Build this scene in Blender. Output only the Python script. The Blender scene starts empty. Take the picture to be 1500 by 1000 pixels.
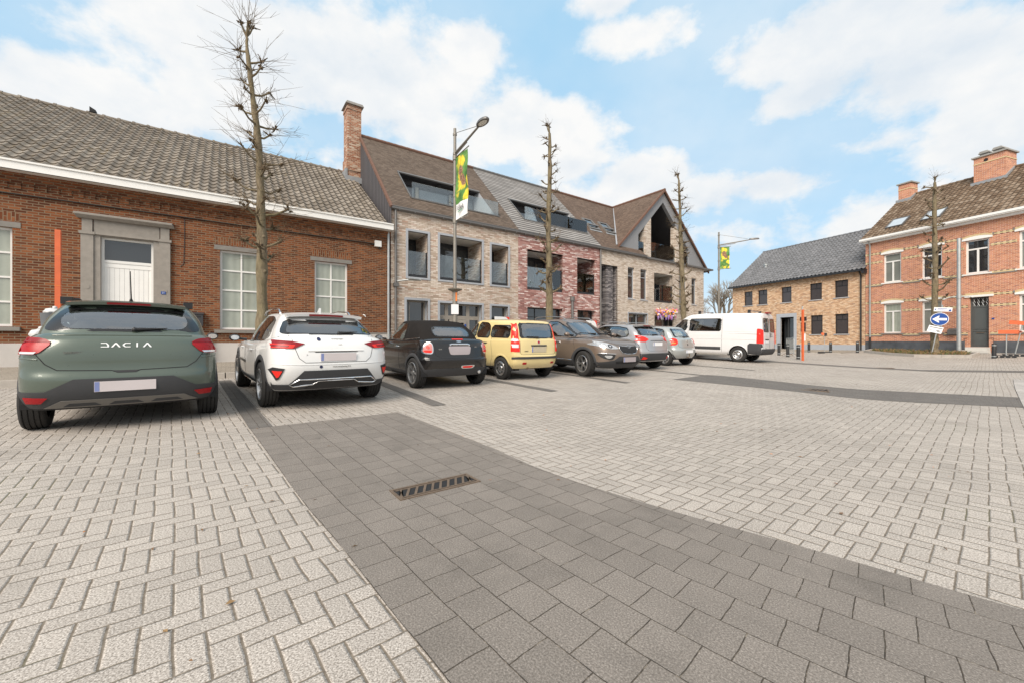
import bpy, bmesh, math, random
from math import sin, cos, pi, radians, sqrt, atan2, floor
from mathutils import Vector, Matrix
from mathutils.bvhtree import BVHTree

SC = bpy.context.scene
COL = SC.collection
random.seed(7)

# ------------------------------------------------------------------ layout
ANG = atan2(.579, .815)                 # the parking facades run along u, n points into them
U = Vector((.815, .579, 0)); N = Vector((-.579, .815, 0))
EYE = 1.0

def W(t, s, z=0.0):
    return Vector((U.x*t+N.x*s, U.y*t+N.y*s, z))

def gz(x, y):
    """height of the paved square: low along the drains, rising to the houses"""
    s = N.x*x+N.y*y; q = .944*x+.33*y
    zs = -.15+.035*min(max(s-3, 0), 8.5)
    zq = -.15+.027*min(max(q-20, 0), 10)+.07*min(max(q-30, 0), 3.5)
    return max(zs, zq)

def G(x, y, dz=0.0):
    return Vector((x, y, gz(x, y)+dz))

# ------------------------------------------------------------------ mesh builder
class MB:
    def __init__(s):
        s.v = []; s.f = []; s.m = []; s.uv = []; s.M = None
    def add(s, pts, faces, mat=0, uvs=None):
        o = len(s.v)
        for p in pts:
            p = Vector(p)
            s.v.append(s.M @ p if s.M is not None else p)
        for k, fc in enumerate(faces):
            s.f.append([i+o for i in fc]); s.m.append(mat)
            if uvs is None: s.uv.append([(pts[i][0]+pts[i][1], pts[i][2]) for i in fc])
            else: s.uv.append([uvs[i] for i in fc])
    def quad(s, a, b, c, d, mat=0, uvs=None):
        s.add([a, b, c, d], [(0, 1, 2, 3)], mat, uvs)
    def poly(s, pts, mat=0, uvs=None):
        s.add(pts, [tuple(range(len(pts)))], mat, uvs)
    def box(s, x0, x1, y0, y1, z0, z1, mat=0, skip=''):
        P = [(x0,y0,z0),(x1,y0,z0),(x1,y1,z0),(x0,y1,z0),(x0,y0,z1),(x1,y0,z1),(x1,y1,z1),(x0,y1,z1)]
        for nm, q in (('f',(0,1,5,4)),('r',(1,2,6,5)),('b',(2,3,7,6)),('l',(3,0,4,7))):
            if nm not in skip: s.add([P[i] for i in q], [(0,1,2,3)], mat)
        if 't' not in skip: s.add([P[i] for i in (4,5,6,7)], [(0,1,2,3)], mat, [(P[i][0],P[i][1]) for i in (4,5,6,7)])
        if 'd' not in skip: s.add([P[i] for i in (3,2,1,0)], [(0,1,2,3)], mat, [(P[i][0],P[i][1]) for i in (3,2,1,0)])
    def prism(s, pts, off, mat=0):
        """extrude a planar 3-D polygon along vector off"""
        n = len(pts); off = Vector(off)
        P = [Vector(p) for p in pts]; Q = [p+off for p in P]
        s.add(P, [tuple(range(n))], mat); s.add(Q, [tuple(reversed(range(n)))], mat)
        for i in range(n):
            j = (i+1) % n
            s.add([P[i], P[j], Q[j], Q[i]], [(0,1,2,3)], mat)
    def tube(s, pts, rad, seg=8, mat=0, cap=True):
        pts = [Vector(p) for p in pts]; n = len(pts)
        if not hasattr(rad, '__len__'): rad = [rad]*n
        rings = []; last = None
        for i, p in enumerate(pts):
            d = (pts[min(i+1, n-1)]-pts[max(i-1, 0)])
            if d.length < 1e-9: d = Vector((0,0,1))
            d.normalize()
            if last is None:
                a = Vector((0,0,1)) if abs(d.z) < .9 else Vector((1,0,0))
                e = d.cross(a).normalized()
            else:
                e = (last-d*last.dot(d)); e = e.normalized() if e.length > 1e-6 else d.orthogonal().normalized()
            last = e; g = d.cross(e)
            rings.append([p+(e*cos(2*pi*k/seg)+g*sin(2*pi*k/seg))*rad[i] for k in range(seg)])
        P = [q for r in rings for q in r]; F = []
        for i in range(n-1):
            for k in range(seg):
                k2 = (k+1) % seg
                F.append((i*seg+k, i*seg+k2, (i+1)*seg+k2, (i+1)*seg+k))
        if cap:
            F.append(tuple(reversed(range(seg)))); F.append(tuple((n-1)*seg+k for k in range(seg)))
        s.add(P, F, mat)
    def lathe(s, prof, origin=(0,0,0), axis='z', seg=24, mat=0):
        """profile of (radius, along) pairs turned about an axis"""
        o = Vector(origin); P = []; F = []; n = len(prof)
        for (r, h) in prof:
            for k in range(seg):
                c, d = r*cos(2*pi*k/seg), r*sin(2*pi*k/seg)
                P.append(o+Vector({'z': (c,d,h), 'x': (h,c,d), 'y': (d,h,c)}[axis]))
        for i in range(n-1):
            for k in range(seg):
                k2 = (k+1) % seg
                F.append((i*seg+k, i*seg+k2, (i+1)*seg+k2, (i+1)*seg+k))
        s.add(P, F, mat)
    def blob(s, c, r, mat=0, seed=0, rough=.25, sub=1):
        bm = bmesh.new(); bmesh.ops.create_icosphere(bm, subdivisions=sub, radius=1)
        rn = random.Random(seed); rr = r if hasattr(r, '__len__') else (r, r, r)
        P = [Vector(c)+Vector((v.co.x*rr[0], v.co.y*rr[1], v.co.z*rr[2]))*(1+rn.uniform(-rough, rough)) for v in bm.verts]
        s.add(P, [tuple(v.index for v in f.verts) for f in bm.faces], mat); bm.free()
    def panel(s, x0, x1, z0, z1, holes=(), y=0.0, reveal=.14, mat=0, rmat=None):
        """wall sheet in x/z with rectangular openings and their reveals"""
        rmat = mat if rmat is None else rmat
        xs = sorted({x0, x1, *[min(max(h[i], x0), x1) for h in holes for i in (0, 1)]})
        zs = sorted({z0, z1, *[min(max(h[i], z0), z1) for h in holes for i in (2, 3)]})
        for a, b in zip(xs, xs[1:]):
            for c, d in zip(zs, zs[1:]):
                mx, mz = (a+b)/2, (c+d)/2
                if any(h[0] < mx < h[1] and h[2] < mz < h[3] for h in holes): continue
                s.quad((a,y,c), (b,y,c), (b,y,d), (a,y,d), mat)
        for a, b, c, d in holes:
            if reveal:
                e = y+reveal
                s.quad((a,y,c), (a,y,d), (a,e,d), (a,e,c), rmat); s.quad((b,y,d), (b,y,c), (b,e,c), (b,e,d), rmat)
                s.quad((a,y,d), (b,y,d), (b,e,d), (a,e,d), rmat); s.quad((b,y,c), (a,y,c), (a,e,c), (b,e,c), rmat)
    def build(s, name, mats, parent=None, smooth=None, weld=False):
        me = bpy.data.meshes.new(name)
        me.from_pydata([tuple(v) for v in s.v], [], s.f)
        if not hasattr(mats, '__len__'): mats = [mats]
        for m in mats: me.materials.append(m)
        me.polygons.foreach_set('material_index', s.m)
        ul = me.uv_layers.new(name='uv')
        flat = []
        for fu in s.uv:
            for u in fu: flat += [u[0], u[1]]
        ul.data.foreach_set('uv', flat)
        if weld:
            bm = bmesh.new(); bm.from_mesh(me)
            bmesh.ops.remove_doubles(bm, verts=bm.verts, dist=1e-4)
            bmesh.ops.recalc_face_normals(bm, faces=bm.faces)
            bm.to_mesh(me); bm.free()
        if smooth is not None:
            me.shade_smooth()
            me.set_sharp_from_angle(angle=radians(smooth))
        me.update()
        o = bpy.data.objects.new(name, me); COL.objects.link(o)
        if parent is not None: o.parent = parent
        return o

def tag(o, label=None, cat=None, group=None, kind=None):
    if label: o['label'] = label
    if cat: o['category'] = cat
    if group: o['group'] = group
    if kind: o['kind'] = kind
    return o

def thing(name, label, cat, loc=(0,0,0), rotz=0.0, group=None):
    o = bpy.data.objects.new(name, None); COL.objects.link(o)
    o.empty_display_size = .3
    o.location = loc; o.rotation_euler = (0, 0, rotz)
    return tag(o, label, cat, group)

def kids(o): return [c for c in bpy.data.objects if c.parent == o]

def dup(o, loc=None, rotz=None, parent=None):
    c = o.copy(); COL.objects.link(c)
    if parent is not None: c.parent = parent
    if loc is not None: c.location = loc
    if rotz is not None: c.rotation_euler = (0, 0, rotz)
    for k in kids(o): dup(k, parent=c)
    return c

def text_mesh(txt, size=1.0, depth=0.0):
    """writing as flat mesh data in x/y, centred"""
    cu = bpy.data.curves.new('writing', 'FONT'); cu.body = txt; cu.size = size
    cu.align_x = 'CENTER'; cu.align_y = 'CENTER'; cu.extrude = depth
    ob = bpy.data.objects.new('writing', cu); COL.objects.link(ob)
    dg = bpy.context.evaluated_depsgraph_get()
    me = bpy.data.meshes.new_from_object(ob.evaluated_get(dg))
    bpy.data.objects.remove(ob)
    return me

def writing(txt, size, mat, M, parent, name='lettering'):
    me = text_mesh(txt, size, .0015); me.transform(M)
    me.materials.clear(); me.materials.append(mat); me.name = name
    o = bpy.data.objects.new(name, me); COL.objects.link(o); o.parent = parent
    return o

# ------------------------------------------------------------------ materials
class NT:
    def __init__(s, tree): s.t = tree; s.L = tree.links.new
    def n(s, typ, props=None, **ins):
        nd = s.t.nodes.new(typ)
        for k, v in (props or {}).items(): setattr(nd, k, v)
        for k, v in ins.items():
            key = int(k[1:]) if k[0] == '_' and k[1:].isdigit() else k.replace('_', ' ')
            s.set(nd.inputs[key], v)
        return nd
    def set(s, sock, v):
        if hasattr(v, 'is_output'): s.L(v, sock)
        elif isinstance(v, bpy.types.Node): s.L(v.outputs[0], sock)
        elif hasattr(v, '__len__') and sock.type == 'RGBA' and len(v) == 3: sock.default_value = (*v, 1)
        else: sock.default_value = v
    def m(s, op, a, b=0.0, c=0.0, clamp=False):
        nd = s.t.nodes.new('ShaderNodeMath'); nd.operation = op; nd.use_clamp = clamp
        s.set(nd.inputs[0], a); s.set(nd.inputs[1], b); s.set(nd.inputs[2], c)
        return nd.outputs[0]
    def vm(s, op, a, b=(0,0,0), out=0):
        nd = s.t.nodes.new('ShaderNodeVectorMath'); nd.operation = op
        s.set(nd.inputs[0], a); s.set(nd.inputs[1], b)
        return nd.outputs[out]
    def mix(s, fac, a, b, mode='MIX'):
        nd = s.t.nodes.new('ShaderNodeMix'); nd.data_type = 'RGBA'; nd.blend_type = mode
        s.set(nd.inputs[0], fac); s.set(nd.inputs[6], a); s.set(nd.inputs[7], b)
        return nd.outputs[2]
    def ramp(s, fac, stops, interp='LINEAR'):
        nd = s.t.nodes.new('ShaderNodeValToRGB'); cr = nd.color_ramp; cr.interpolation = interp
        while len(cr.elements) > 1: cr.elements.remove(cr.elements[-1])
        for i, (p, c) in enumerate(stops):
            e = cr.elements[0] if i == 0 else cr.elements.new(p)
            e.position = p; e.color = (*c, 1) if hasattr(c, '__len__') else (c, c, c, 1)
        s.set(nd.inputs[0], fac)
        return nd.outputs[0]
    def noise(s, vec, scale, detail=3.0, rough=.55, out=0):
        nd = s.n('ShaderNodeTexNoise', None, Scale=scale, Detail=detail, Roughness=rough)
        if vec is not None: s.set(nd.inputs['Vector'], vec)
        return nd.outputs[out]
    def sep(s, v):
        nd = s.t.nodes.new('ShaderNodeSeparateXYZ'); s.set(nd.inputs[0], v); return nd.outputs
    def comb(s, x, y, z=0.0):
        nd = s.t.nodes.new('ShaderNodeCombineXYZ')
        s.set(nd.inputs[0], x); s.set(nd.inputs[1], y); s.set(nd.inputs[2], z); return nd.outputs[0]
    def sstep(s, lo, hi, x):
        nd = s.t.nodes.new('ShaderNodeMapRange'); nd.interpolation_type = 'SMOOTHSTEP'
        s.set(nd.inputs[0], x); s.set(nd.inputs[1], lo); s.set(nd.inputs[2], hi)
        s.set(nd.inputs[3], 0.0); s.set(nd.inputs[4], 1.0); return nd.outputs[0]
    def bump(s, h, strength=.5, dist=.01):
        return s.n('ShaderNodeBump', None, Strength=strength, Distance=dist, Height=h).outputs[0]

def newmat(name):
    m = bpy.data.materials.new(name); m.use_nodes = True
    b = m.node_tree.nodes['Principled BSDF']
    return m, NT(m.node_tree), b

def plain(name, col, rough=.6, metal=0.0, var=.12, scale=6.0, bump=0.0, coat=0.0, spec=.5, alpha=None):
    """painted / plain surface with a little wear so that it is never one flat value"""
    m, g, b = newmat(name)
    tc = g.n('ShaderNodeTexCoord').outputs['Object']
    nz = g.noise(tc, scale, 4.0)
    f = g.m('MULTIPLY_ADD', nz, 2*var, 1-var)
    c = g.mix(1.0, (*col, 1), g.comb(f, f, f), 'MULTIPLY')
    g.set(b.inputs['Base Color'], c)
    g.set(b.inputs['Roughness'], g.m('MULTIPLY_ADD', nz, .2, max(rough-.1, .01)))
    b.inputs['Metallic'].default_value = metal
    b.inputs['Specular IOR Level'].default_value = spec
    b.inputs['Coat Weight'].default_value = coat
    b.inputs['Coat Roughness'].default_value = .14
    if bump: g.set(b.inputs['Normal'], g.bump(g.noise(tc, scale*12, 3.0), bump, .004))
    return m

def bricks(name, stops, mortar, bw=.215, bh=.068, ms=.011, dirt=.25, bump=.6, stain=None):
    m, g, b = newmat(name)
    uv = g.n('ShaderNodeUVMap', {'uv_map': 'uv'}).outputs[0]
    jit = g.noise(uv, 3.0, 2.0, out=1)
    uvj = g.vm('ADD', uv, g.vm('MULTIPLY', g.vm('SUBTRACT', jit, (.5,.5,.5)), (.012, .012, 0)))
    bt = g.n('ShaderNodeTexBrick', {'offset': .5}, Vector=uvj, Scale=1.0)
    bt.inputs['Brick Width'].default_value = bw; bt.inputs['Row Height'].default_value = bh
    bt.inputs['Mortar Size'].default_value = ms; bt.inputs['Mortar Smooth'].default_value = .25
    X = g.sep(uvj)
    row = g.m('FLOOR', g.m('DIVIDE', X[1], bh))
    sh = g.m('MULTIPLY', g.m('SUBTRACT', 1.0, g.m('FLOORED_MODULO', row, 2.0)), .5)
    col = g.m('FLOOR', g.m('ADD', g.m('DIVIDE', X[0], bw), sh))
    wn = g.n('ShaderNodeTexWhiteNoise', {'noise_dimensions': '2D'}, Vector=g.comb(col, row)).outputs['Value']
    c = g.ramp(wn, stops)
    fine = g.noise(uv, 45.0, 3.0); big = g.noise(uv, .9, 4.0)
    f = g.m('MULTIPLY', g.m('MULTIPLY_ADD', fine, .5, .75), g.m('MULTIPLY_ADD', big, 2*dirt, 1-dirt))
    c = g.mix(1.0, c, g.comb(f, f, f), 'MULTIPLY')
    c = g.mix(bt.outputs['Fac'], c, (*mortar, 1))
    sk = g.noise(g.vm('MULTIPLY', uv, (1.0, .12, 1)), 4.5, 5.0, .65); blot = g.noise(uv, .55, 5.0, .65)
    c = g.mix(g.m('MULTIPLY', g.sstep(.50, .78, g.m('MULTIPLY_ADD', sk, .6, g.m('MULTIPLY', blot, .4))), dirt*1.6, clamp=True), c, (.075,.06,.048,1))
    g.set(b.inputs['Base Color'], c); b.inputs['Roughness'].default_value = .9
    b.inputs['Specular IOR Level'].default_value = .25
    h = g.m('ADD', g.m('MULTIPLY', bt.outputs['Fac'], -1.0), g.m('MULTIPLY', fine, .35))
    g.set(b.inputs['Normal'], g.bump(h, bump, .006))
    return m

def tiled(name, stops, moss=None, scale_w=.25, course=.3, rough=.8, line=0.0, linecol=(.03,.025,.02), spec=.3, off=.5):
    """roof covering; uv runs in metres across and up the slope"""
    m, g, b = newmat(name)
    uv = g.n('ShaderNodeUVMap', {'uv_map': 'uv'}).outputs[0]
    X = g.sep(uv)
    row = g.m('FLOOR', g.m('DIVIDE', X[1], course))
    sh = g.m('MULTIPLY', g.m('SUBTRACT', 1.0, g.m('FLOORED_MODULO', row, 2.0)), off)
    col = g.m('FLOOR', g.m('ADD', g.m('DIVIDE', X[0], scale_w), sh))
    wn = g.n('ShaderNodeTexWhiteNoise', {'noise_dimensions': '2D'}, Vector=g.comb(col, row)).outputs['Value']
    c = g.ramp(wn, stops)
    fine = g.noise(uv, 22.0, 4.0, .65); big = g.noise(uv, .8, 4.0)
    f = g.m('MULTIPLY', g.m('MULTIPLY_ADD', fine, .7, .65), g.m('MULTIPLY_ADD', big, .5, .75))
    c = g.mix(1.0, c, g.comb(f, f, f), 'MULTIPLY')
    if moss:
        mm = g.sstep(moss[1], moss[1]+.12, g.m('ADD', g.m('MULTIPLY', g.noise(uv, 9.0, 5.0, .7), .7), g.m('MULTIPLY', big, .3)))
        c = g.mix(mm, c, (*moss[0], 1))
    if line:
        fr = g.m('FRACT', g.m('DIVIDE', X[1], course))
        c = g.mix(g.m('MULTIPLY', g.sstep(1-line*1.6, 1-line*.5, fr), .9), c, (*linecol, 1))
        g.set(b.inputs['Normal'], g.bump(g.m('MULTIPLY', fr, -1.0), .6, .012))
    g.set(b.inputs['Base Color'], c)
    b.inputs['Roughness'].default_value = rough; b.inputs['Specular IOR Level'].default_value = spec
    return m

def pane_mat(name, col, rough=.03, spec=.9, wav=.0):
    m, g, b = newmat(name)
    tc = g.n('ShaderNodeTexCoord').outputs['Object']
    nz = g.noise(tc, 1.3, 3.0)
    f = g.m('MULTIPLY_ADD', nz, .5, .75)
    g.set(b.inputs['Base Color'], g.mix(1.0, (*col, 1), g.comb(f, f, f), 'MULTIPLY'))
    b.inputs['Roughness'].default_value = rough; b.inputs['Specular IOR Level'].default_value = spec
    b.inputs['Coat Weight'].default_value = .5; b.inputs['Coat Roughness'].default_value = .01
    return m

def curtain(m):
    g = NT(m.node_tree); b = m.node_tree.nodes['Principled BSDF']; tc = g.n('ShaderNodeTexCoord').outputs['Object']; X = g.sep(tc)
    w = g.m('SINE', g.m('ADD', g.m('MULTIPLY', X[0], 34.0), g.m('MULTIPLY', g.noise(tc, 2.0, 3.0), 7.0)))
    f = g.m('MULTIPLY', g.m('MULTIPLY_ADD', w, .07, .93), g.m('MULTIPLY_ADD', g.noise(tc, 1.4, 4.0), .5, .72))
    g.set(b.inputs['Base Color'], g.mix(1.0, (.34,.365,.31,1), g.comb(f, f, f), 'MULTIPLY'))

def glass_mat(name, tint, refl=.08, rough=.01):
    """a real see-through pane: tinted transmission with a mirror-like skin"""
    m, g, b = newmat(name)
    m.node_tree.nodes.remove(b)
    out = m.node_tree.nodes['Material Output']
    fr = g.n('ShaderNodeFresnel', None, IOR=1.5).outputs[0]
    fac = g.m('ADD', fr, refl, clamp=True)
    tr = g.n('ShaderNodeBsdfTransparent', None, Color=tint)
    gl = g.n('ShaderNodeBsdfGlossy', None, Color=(.95,.97,1.0), Roughness=rough)
    mx = g.n('ShaderNodeMixShader', None, _0=fac, _1=tr, _2=gl)
    g.L(mx.outputs[0], out.inputs[0])
    return m

M_ = {}
def MAT():
    P = plain
    M_.update(
        white=P('white_paint', (.78,.77,.74), .45, var=.06), cream=P('cream_paint', (.70,.66,.58), .5, var=.06),
        offwhite=P('window_white', (.74,.73,.70), .4, var=.05), stone=P('blue_stone', (.30,.30,.30), .8, var=.25, bump=.3),
        bstone=P('pale_blue_stone', (.36,.38,.41), .7, var=.1), sillstone=P('sill_stone', (.21,.195,.175), .85, var=.3, bump=.3),
        doorstone=P('door_surround_stone', (.27,.245,.215), .85, var=.25, scale=9, bump=.3),
        render=P('plinth_render', (.50,.47,.44), .9, var=.14, scale=3, bump=.3), kerb=P('kerb_concrete', (.40,.365,.325), .9, var=.3, bump=.4),
        black=P('black_plastic', (.018,.018,.019), .55, var=.2), rubber=P('tyre_rubber', (.020,.019,.018), .8, var=.35, scale=14),
        clad=P('grey_cladding_plastic', (.040,.041,.044), .65, var=.2, scale=10, bump=.2), dark=P('dark_interior', (.012,.012,.013), .8),
        seat=P('seat_cloth', (.035,.035,.038), .9), chrome=P('chrome', (.75,.75,.76), .12, 1.0, var=.05), alloy=P('alloy_rim', (.50,.50,.50), .3, .9, var=.1),
        steel=P('galvanised_steel', (.42,.44,.44), .5, .6, var=.2), gutter=P('zinc_gutter', (.17,.165,.16), .5, .5, var=.2),
        anthra=P('anthracite_frame', (.020,.021,.024), .45), taupe=P('taupe_frame', (.30,.27,.23), .5), lampgrey=P('lamp_post_grey', (.22,.205,.18), .55, .3, var=.2, scale=12),
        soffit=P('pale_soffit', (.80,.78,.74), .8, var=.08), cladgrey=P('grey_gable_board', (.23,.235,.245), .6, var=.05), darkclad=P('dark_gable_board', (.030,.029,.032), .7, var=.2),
        slate=P('slate_gable', (.085,.08,.085), .7, var=.3, scale=10), bark=None, orange=P('signal_orange', (.62,.125,.04), .6, var=.25),
        red=P('red_lens', (.34,.010,.014), .3, var=.25, scale=30, spec=.3), redbright=P('bright_red_lens', (.70,.028,.02), .3, var=.2, scale=30, spec=.3),
        lens=P('clear_lens', (.72,.72,.72), .1, .4, var=.2, scale=40, coat=.8), amber=P('amber', (.7,.2,.04), .3),
        plate=P('plate_pale', (.55,.50,.50), .5, var=.1, scale=4), platedark=P('plate_grey', (.34,.30,.31), .5, var=.12, scale=4), eublue=P('plate_blue', (.19,.23,.44), .5),
        signblue=P('sign_blue', (.008,.062,.28), .4, var=.06), signwhite=P('sign_white', (.80,.80,.80), .45, var=.05), paper=P('paper', (.66,.66,.68), .8, var=.05),
        moss=P('plant_green', (.07,.10,.03), .9, var=.4), iron=P('cast_iron', (.17,.125,.09), .65, .4, var=.45, scale=25), soil=P('soil', (.11,.08,.05), .95, var=.5, scale=12, bump=.6),
        doorgrey=P('door_grey', (.085,.095,.095), .45, var=.08), lead=P('lead_flashing', (.28,.29,.30), .6, .2, var=.2), conc=P('concrete_cap', (.30,.29,.27), .9, var=.3, bump=.3),
        mailbox=P('mailbox_metal', (.035,.036,.04), .5, var=.15), bin=P('grey_bin', (.12,.13,.14), .6), bag=P('white_bag', (.55,.55,.55), .5, var=.15, scale=20),
    )
    M_['pane_dark'] = pane_mat('dark_window_glass', (.022,.025,.028))
    M_['pane_sky'] = pane_mat('roof_window_glass', (.10,.12,.14), spec=1.0)
    M_['pane_curtain'] = pane_mat('curtained_window_glass', (.34,.37,.31), .12, .6)
    curtain(M_['pane_curtain'])
    M_['pane_net'] = pane_mat('net_curtain_glass', (.19,.20,.18), .08, .8)
    M_['pane_blind'] = pane_mat('lowered_screen_glass', (.050,.042,.042), .35, .5)
    M_['pane_door'] = pane_mat('balcony_door_glass', (.05,.055,.058), .04, .9)
    M_['balus'] = glass_mat('balustrade_glass', (.86,.90,.89), .05)
    M_['carglass'] = glass_mat('car_glass', (.72,.78,.75), .22)
    M_['cartint'] = glass_mat('tinted_car_glass', (.20,.22,.22), .18)
    M_['lampglass'] = plain('lamp_diffuser', (.70,.70,.66), .3)
    bark()

def bark():
    m, g, b = newmat('lichen_bark')
    tc = g.n('ShaderNodeTexCoord').outputs['Object']
    st = g.vm('MULTIPLY', tc, (1, 1, .35))
    n1 = g.noise(st, 14.0, 5.0, .65); n2 = g.noise(tc, 2.2, 4.0); n3 = g.noise(tc, 30.0, 4.0, .7)
    c = g.ramp(n1, [(.25, (.06,.045,.03)), (.5, (.16,.125,.08)), (.75, (.25,.20,.13))])
    c = g.mix(g.m('MULTIPLY', g.sstep(.42, .62, g.m('MULTIPLY_ADD', n3, .4, g.m('MULTIPLY', n2, .6))), .40), c, (.17,.15,.065))
    g.set(b.inputs['Base Color'], c); b.inputs['Roughness'].default_value = .92
    g.set(b.inputs['Normal'], g.bump(g.m('ADD', n1, g.m('MULTIPLY', n3, .5)), .8, .02))
    M_['bark'] = m
    m, g, b = newmat('twig_bark')
    tc = g.n('ShaderNodeTexCoord').outputs['Object']
    c = g.ramp(g.noise(tc, 6.0, 3.0), [(.3, (.075,.05,.03)), (.7, (.17,.12,.06))])
    g.set(b.inputs['Base Color'], c); b.inputs['Roughness'].default_value = .9
    M_['twig'] = m
MAT()
# ------------------------------------------------------------------ camera, sun, sky
cam_d = bpy.data.cameras.new('camera'); cam = bpy.data.objects.new('camera', cam_d); COL.objects.link(cam)
cam_d.sensor_width = 36; cam_d.lens = 36*590/1500
cam_d.clip_start = .05; cam_d.clip_end = 6000
cam.location = (0, 0, EYE); cam.rotation_euler = (radians(90), 0, 0)
SC.camera = cam

SUN_EL, SUN_AZ = radians(40), radians(203)     # azimuth clockwise from +Y: high behind the camera, a little to the left
sd = bpy.data.lights.new('sun', 'SUN'); so = bpy.data.objects.new('sun', sd); COL.objects.link(so)
sd.energy = 2.9; sd.angle = radians(36); sd.color = (1.0, .90, .79)
v = Vector((sin(SUN_AZ)*cos(SUN_EL), cos(SUN_AZ)*cos(SUN_EL), sin(SUN_EL)))
so.rotation_euler = v.to_track_quat('Z', 'Y').to_euler(); so.location = (0, 0, 30)

wd = bpy.data.worlds.new('World'); SC.world = wd; wd.use_nodes = True
wd.cycles.sampling_method = 'MANUAL'; wd.cycles.sample_map_resolution = 512
g = NT(wd.node_tree); bg = wd.node_tree.nodes['Background']
sky = g.n('ShaderNodeTexSky', {'sky_type': 'NISHITA', 'sun_disc': False, 'sun_elevation': SUN_EL, 'sun_rotation': SUN_AZ,
                               'air_density': 1.0, 'dust_density': .6, 'ozone_density': 2.0, 'altitude': 50})
tc = g.n('ShaderNodeTexCoord').outputs['Generated']
D = g.sep(tc)
az = g.m('ARCTAN2', D[0], D[1]); el = g.m('ARCSINE', D[2])
AE = g.comb(az, el, 0)
# cumulus banks: azimuth, elevation, half-widths (degrees), weight
CL = [(-28.5,31.4,18.6,6.5,1.1), (-17.0,30.9,10.6,7.2,0.9), (-35.4,25.1,8.4,4.5,0.8), (-49.1,22.6,5.0,2.3,0.85), (-43.5,23.3,4.1,2.7,0.75), (-27.0,23.3,14.6,3.7,0.5), (-39.1,21.2,8.8,2.8,0.5), (-5.8,36.2,4.6,2.3,0.8), (-12.4,26.4,7.4,4.2,0.6), (3.9,27.6,10.5,4.0,1), (8.2,23.7,6.6,3.1,0.8), (17.0,36.2,7.8,2.2,0.9), (13.8,39.0,5.5,1.5,0.8), (39.1,30.6,11.2,3.4,1), (46.4,25.3,8.4,4.1,1), (36.1,26.1,5.6,2.3,0.9), (49.5,19.1,5.0,4.8,0.9), (42.5,19.9,6.4,2.5,0.45), (17.0,20.8,7.1,2.9,1), (24.6,17.9,7.2,2.7,0.8), (32.8,18.0,6.5,2.2,0.9), (27.7,13.1,9.1,2.9,0.5), (42.5,12.3,4.2,3.4,0.6), (9.6,18.0,7.5,4.8,0.7),
      (75,28,16,9,.9), (-85,28,20,9,.9), (110,30,25,12,.9), (-125,30,25,12,.9), (160,34,30,12,.9), (-20,58,22,10,.8), (40,62,24,9,.7), (170,65,40,12,.8)]
fld = None
for a, e, ra, re, wgt in CL:
    d = g.vm('MULTIPLY', g.vm('SUBTRACT', AE, (radians(a), radians(e), 0)), (1/radians(ra), 1/radians(re), 0))
    ln = g.vm('LENGTH', d, out=1)
    t = g.m('MULTIPLY', g.m('SUBTRACT', 1.35, ln), wgt, clamp=False)
    fld = t if fld is None else g.m('SMOOTH_MAX', fld, t, .25)
P3 = g.vm('MULTIPLY', tc, (1, 1, 1.5))
nz = g.noise(P3, 5.2, 10.0, .60); nf = g.noise(P3, 19.0, 6.0, .62)
den = g.m('ADD', g.m('MULTIPLY_ADD', g.m('SUBTRACT', nz, .5), 2.3, g.m('MULTIPLY', fld, .85)), g.m('MULTIPLY', g.m('SUBTRACT', nf, .5), .45))
low = g.sstep(radians(13), radians(-1), el)
cov = g.m('MAXIMUM', g.sstep(.0, .62, den), g.m('MULTIPLY', low, .72))
veil = g.m('MULTIPLY', g.sstep(.35, .75, g.noise(P3, 1.7, 5.0)), .42)
cov = g.m('MAXIMUM', cov, veil); cov = g.m('MAXIMUM', cov, g.m('MULTIPLY', g.sstep(.15, -.45, D[1]), .86)); cov = g.m('MAXIMUM', cov, g.m('MULTIPLY', g.sstep(radians(44), radians(62), el), .75))
up = g.vm('ADD', P3, (0, 0, .05))
lit = g.m('SUBTRACT', nz, g.noise(up, 5.2, 10.0, .60))         # side that faces the light is whiter
soft = g.noise(P3, 2.6, 4.0, .5)
shade = g.m('ADD', g.m('MULTIPLY', lit, 2.4), g.m('ADD', g.m('MULTIPLY', g.sstep(1.5, .2, den), .28), g.m('MULTIPLY_ADD', soft, 1.7, -.36)), clamp=True)
ccol = g.mix(shade, (4.35, 4.75, 5.15, 1), (5.6, 5.6, 5.55, 1))
skc = g.mix(1.0, g.mix(.86, sky.outputs[0], (2.55, 4.3, 5.7, 1)), (1.0, 1.0, 1.0, 1), 'MULTIPLY')
g.set(bg.inputs[0], g.mix(cov, skc, ccol)); bg.inputs[1].default_value = .105

SC.view_settings.view_transform = 'Standard'; SC.view_settings.look = 'None'
SC.view_settings.exposure = .72; SC.view_settings.gamma = 1; SC.view_settings.use_curve_mapping = False
SC.cycles.max_bounces = 6; SC.cycles.transparent_max_bounces = 12; SC.cycles.use_denoising = True
SC.cycles.sample_clamp_indirect = 8

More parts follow.
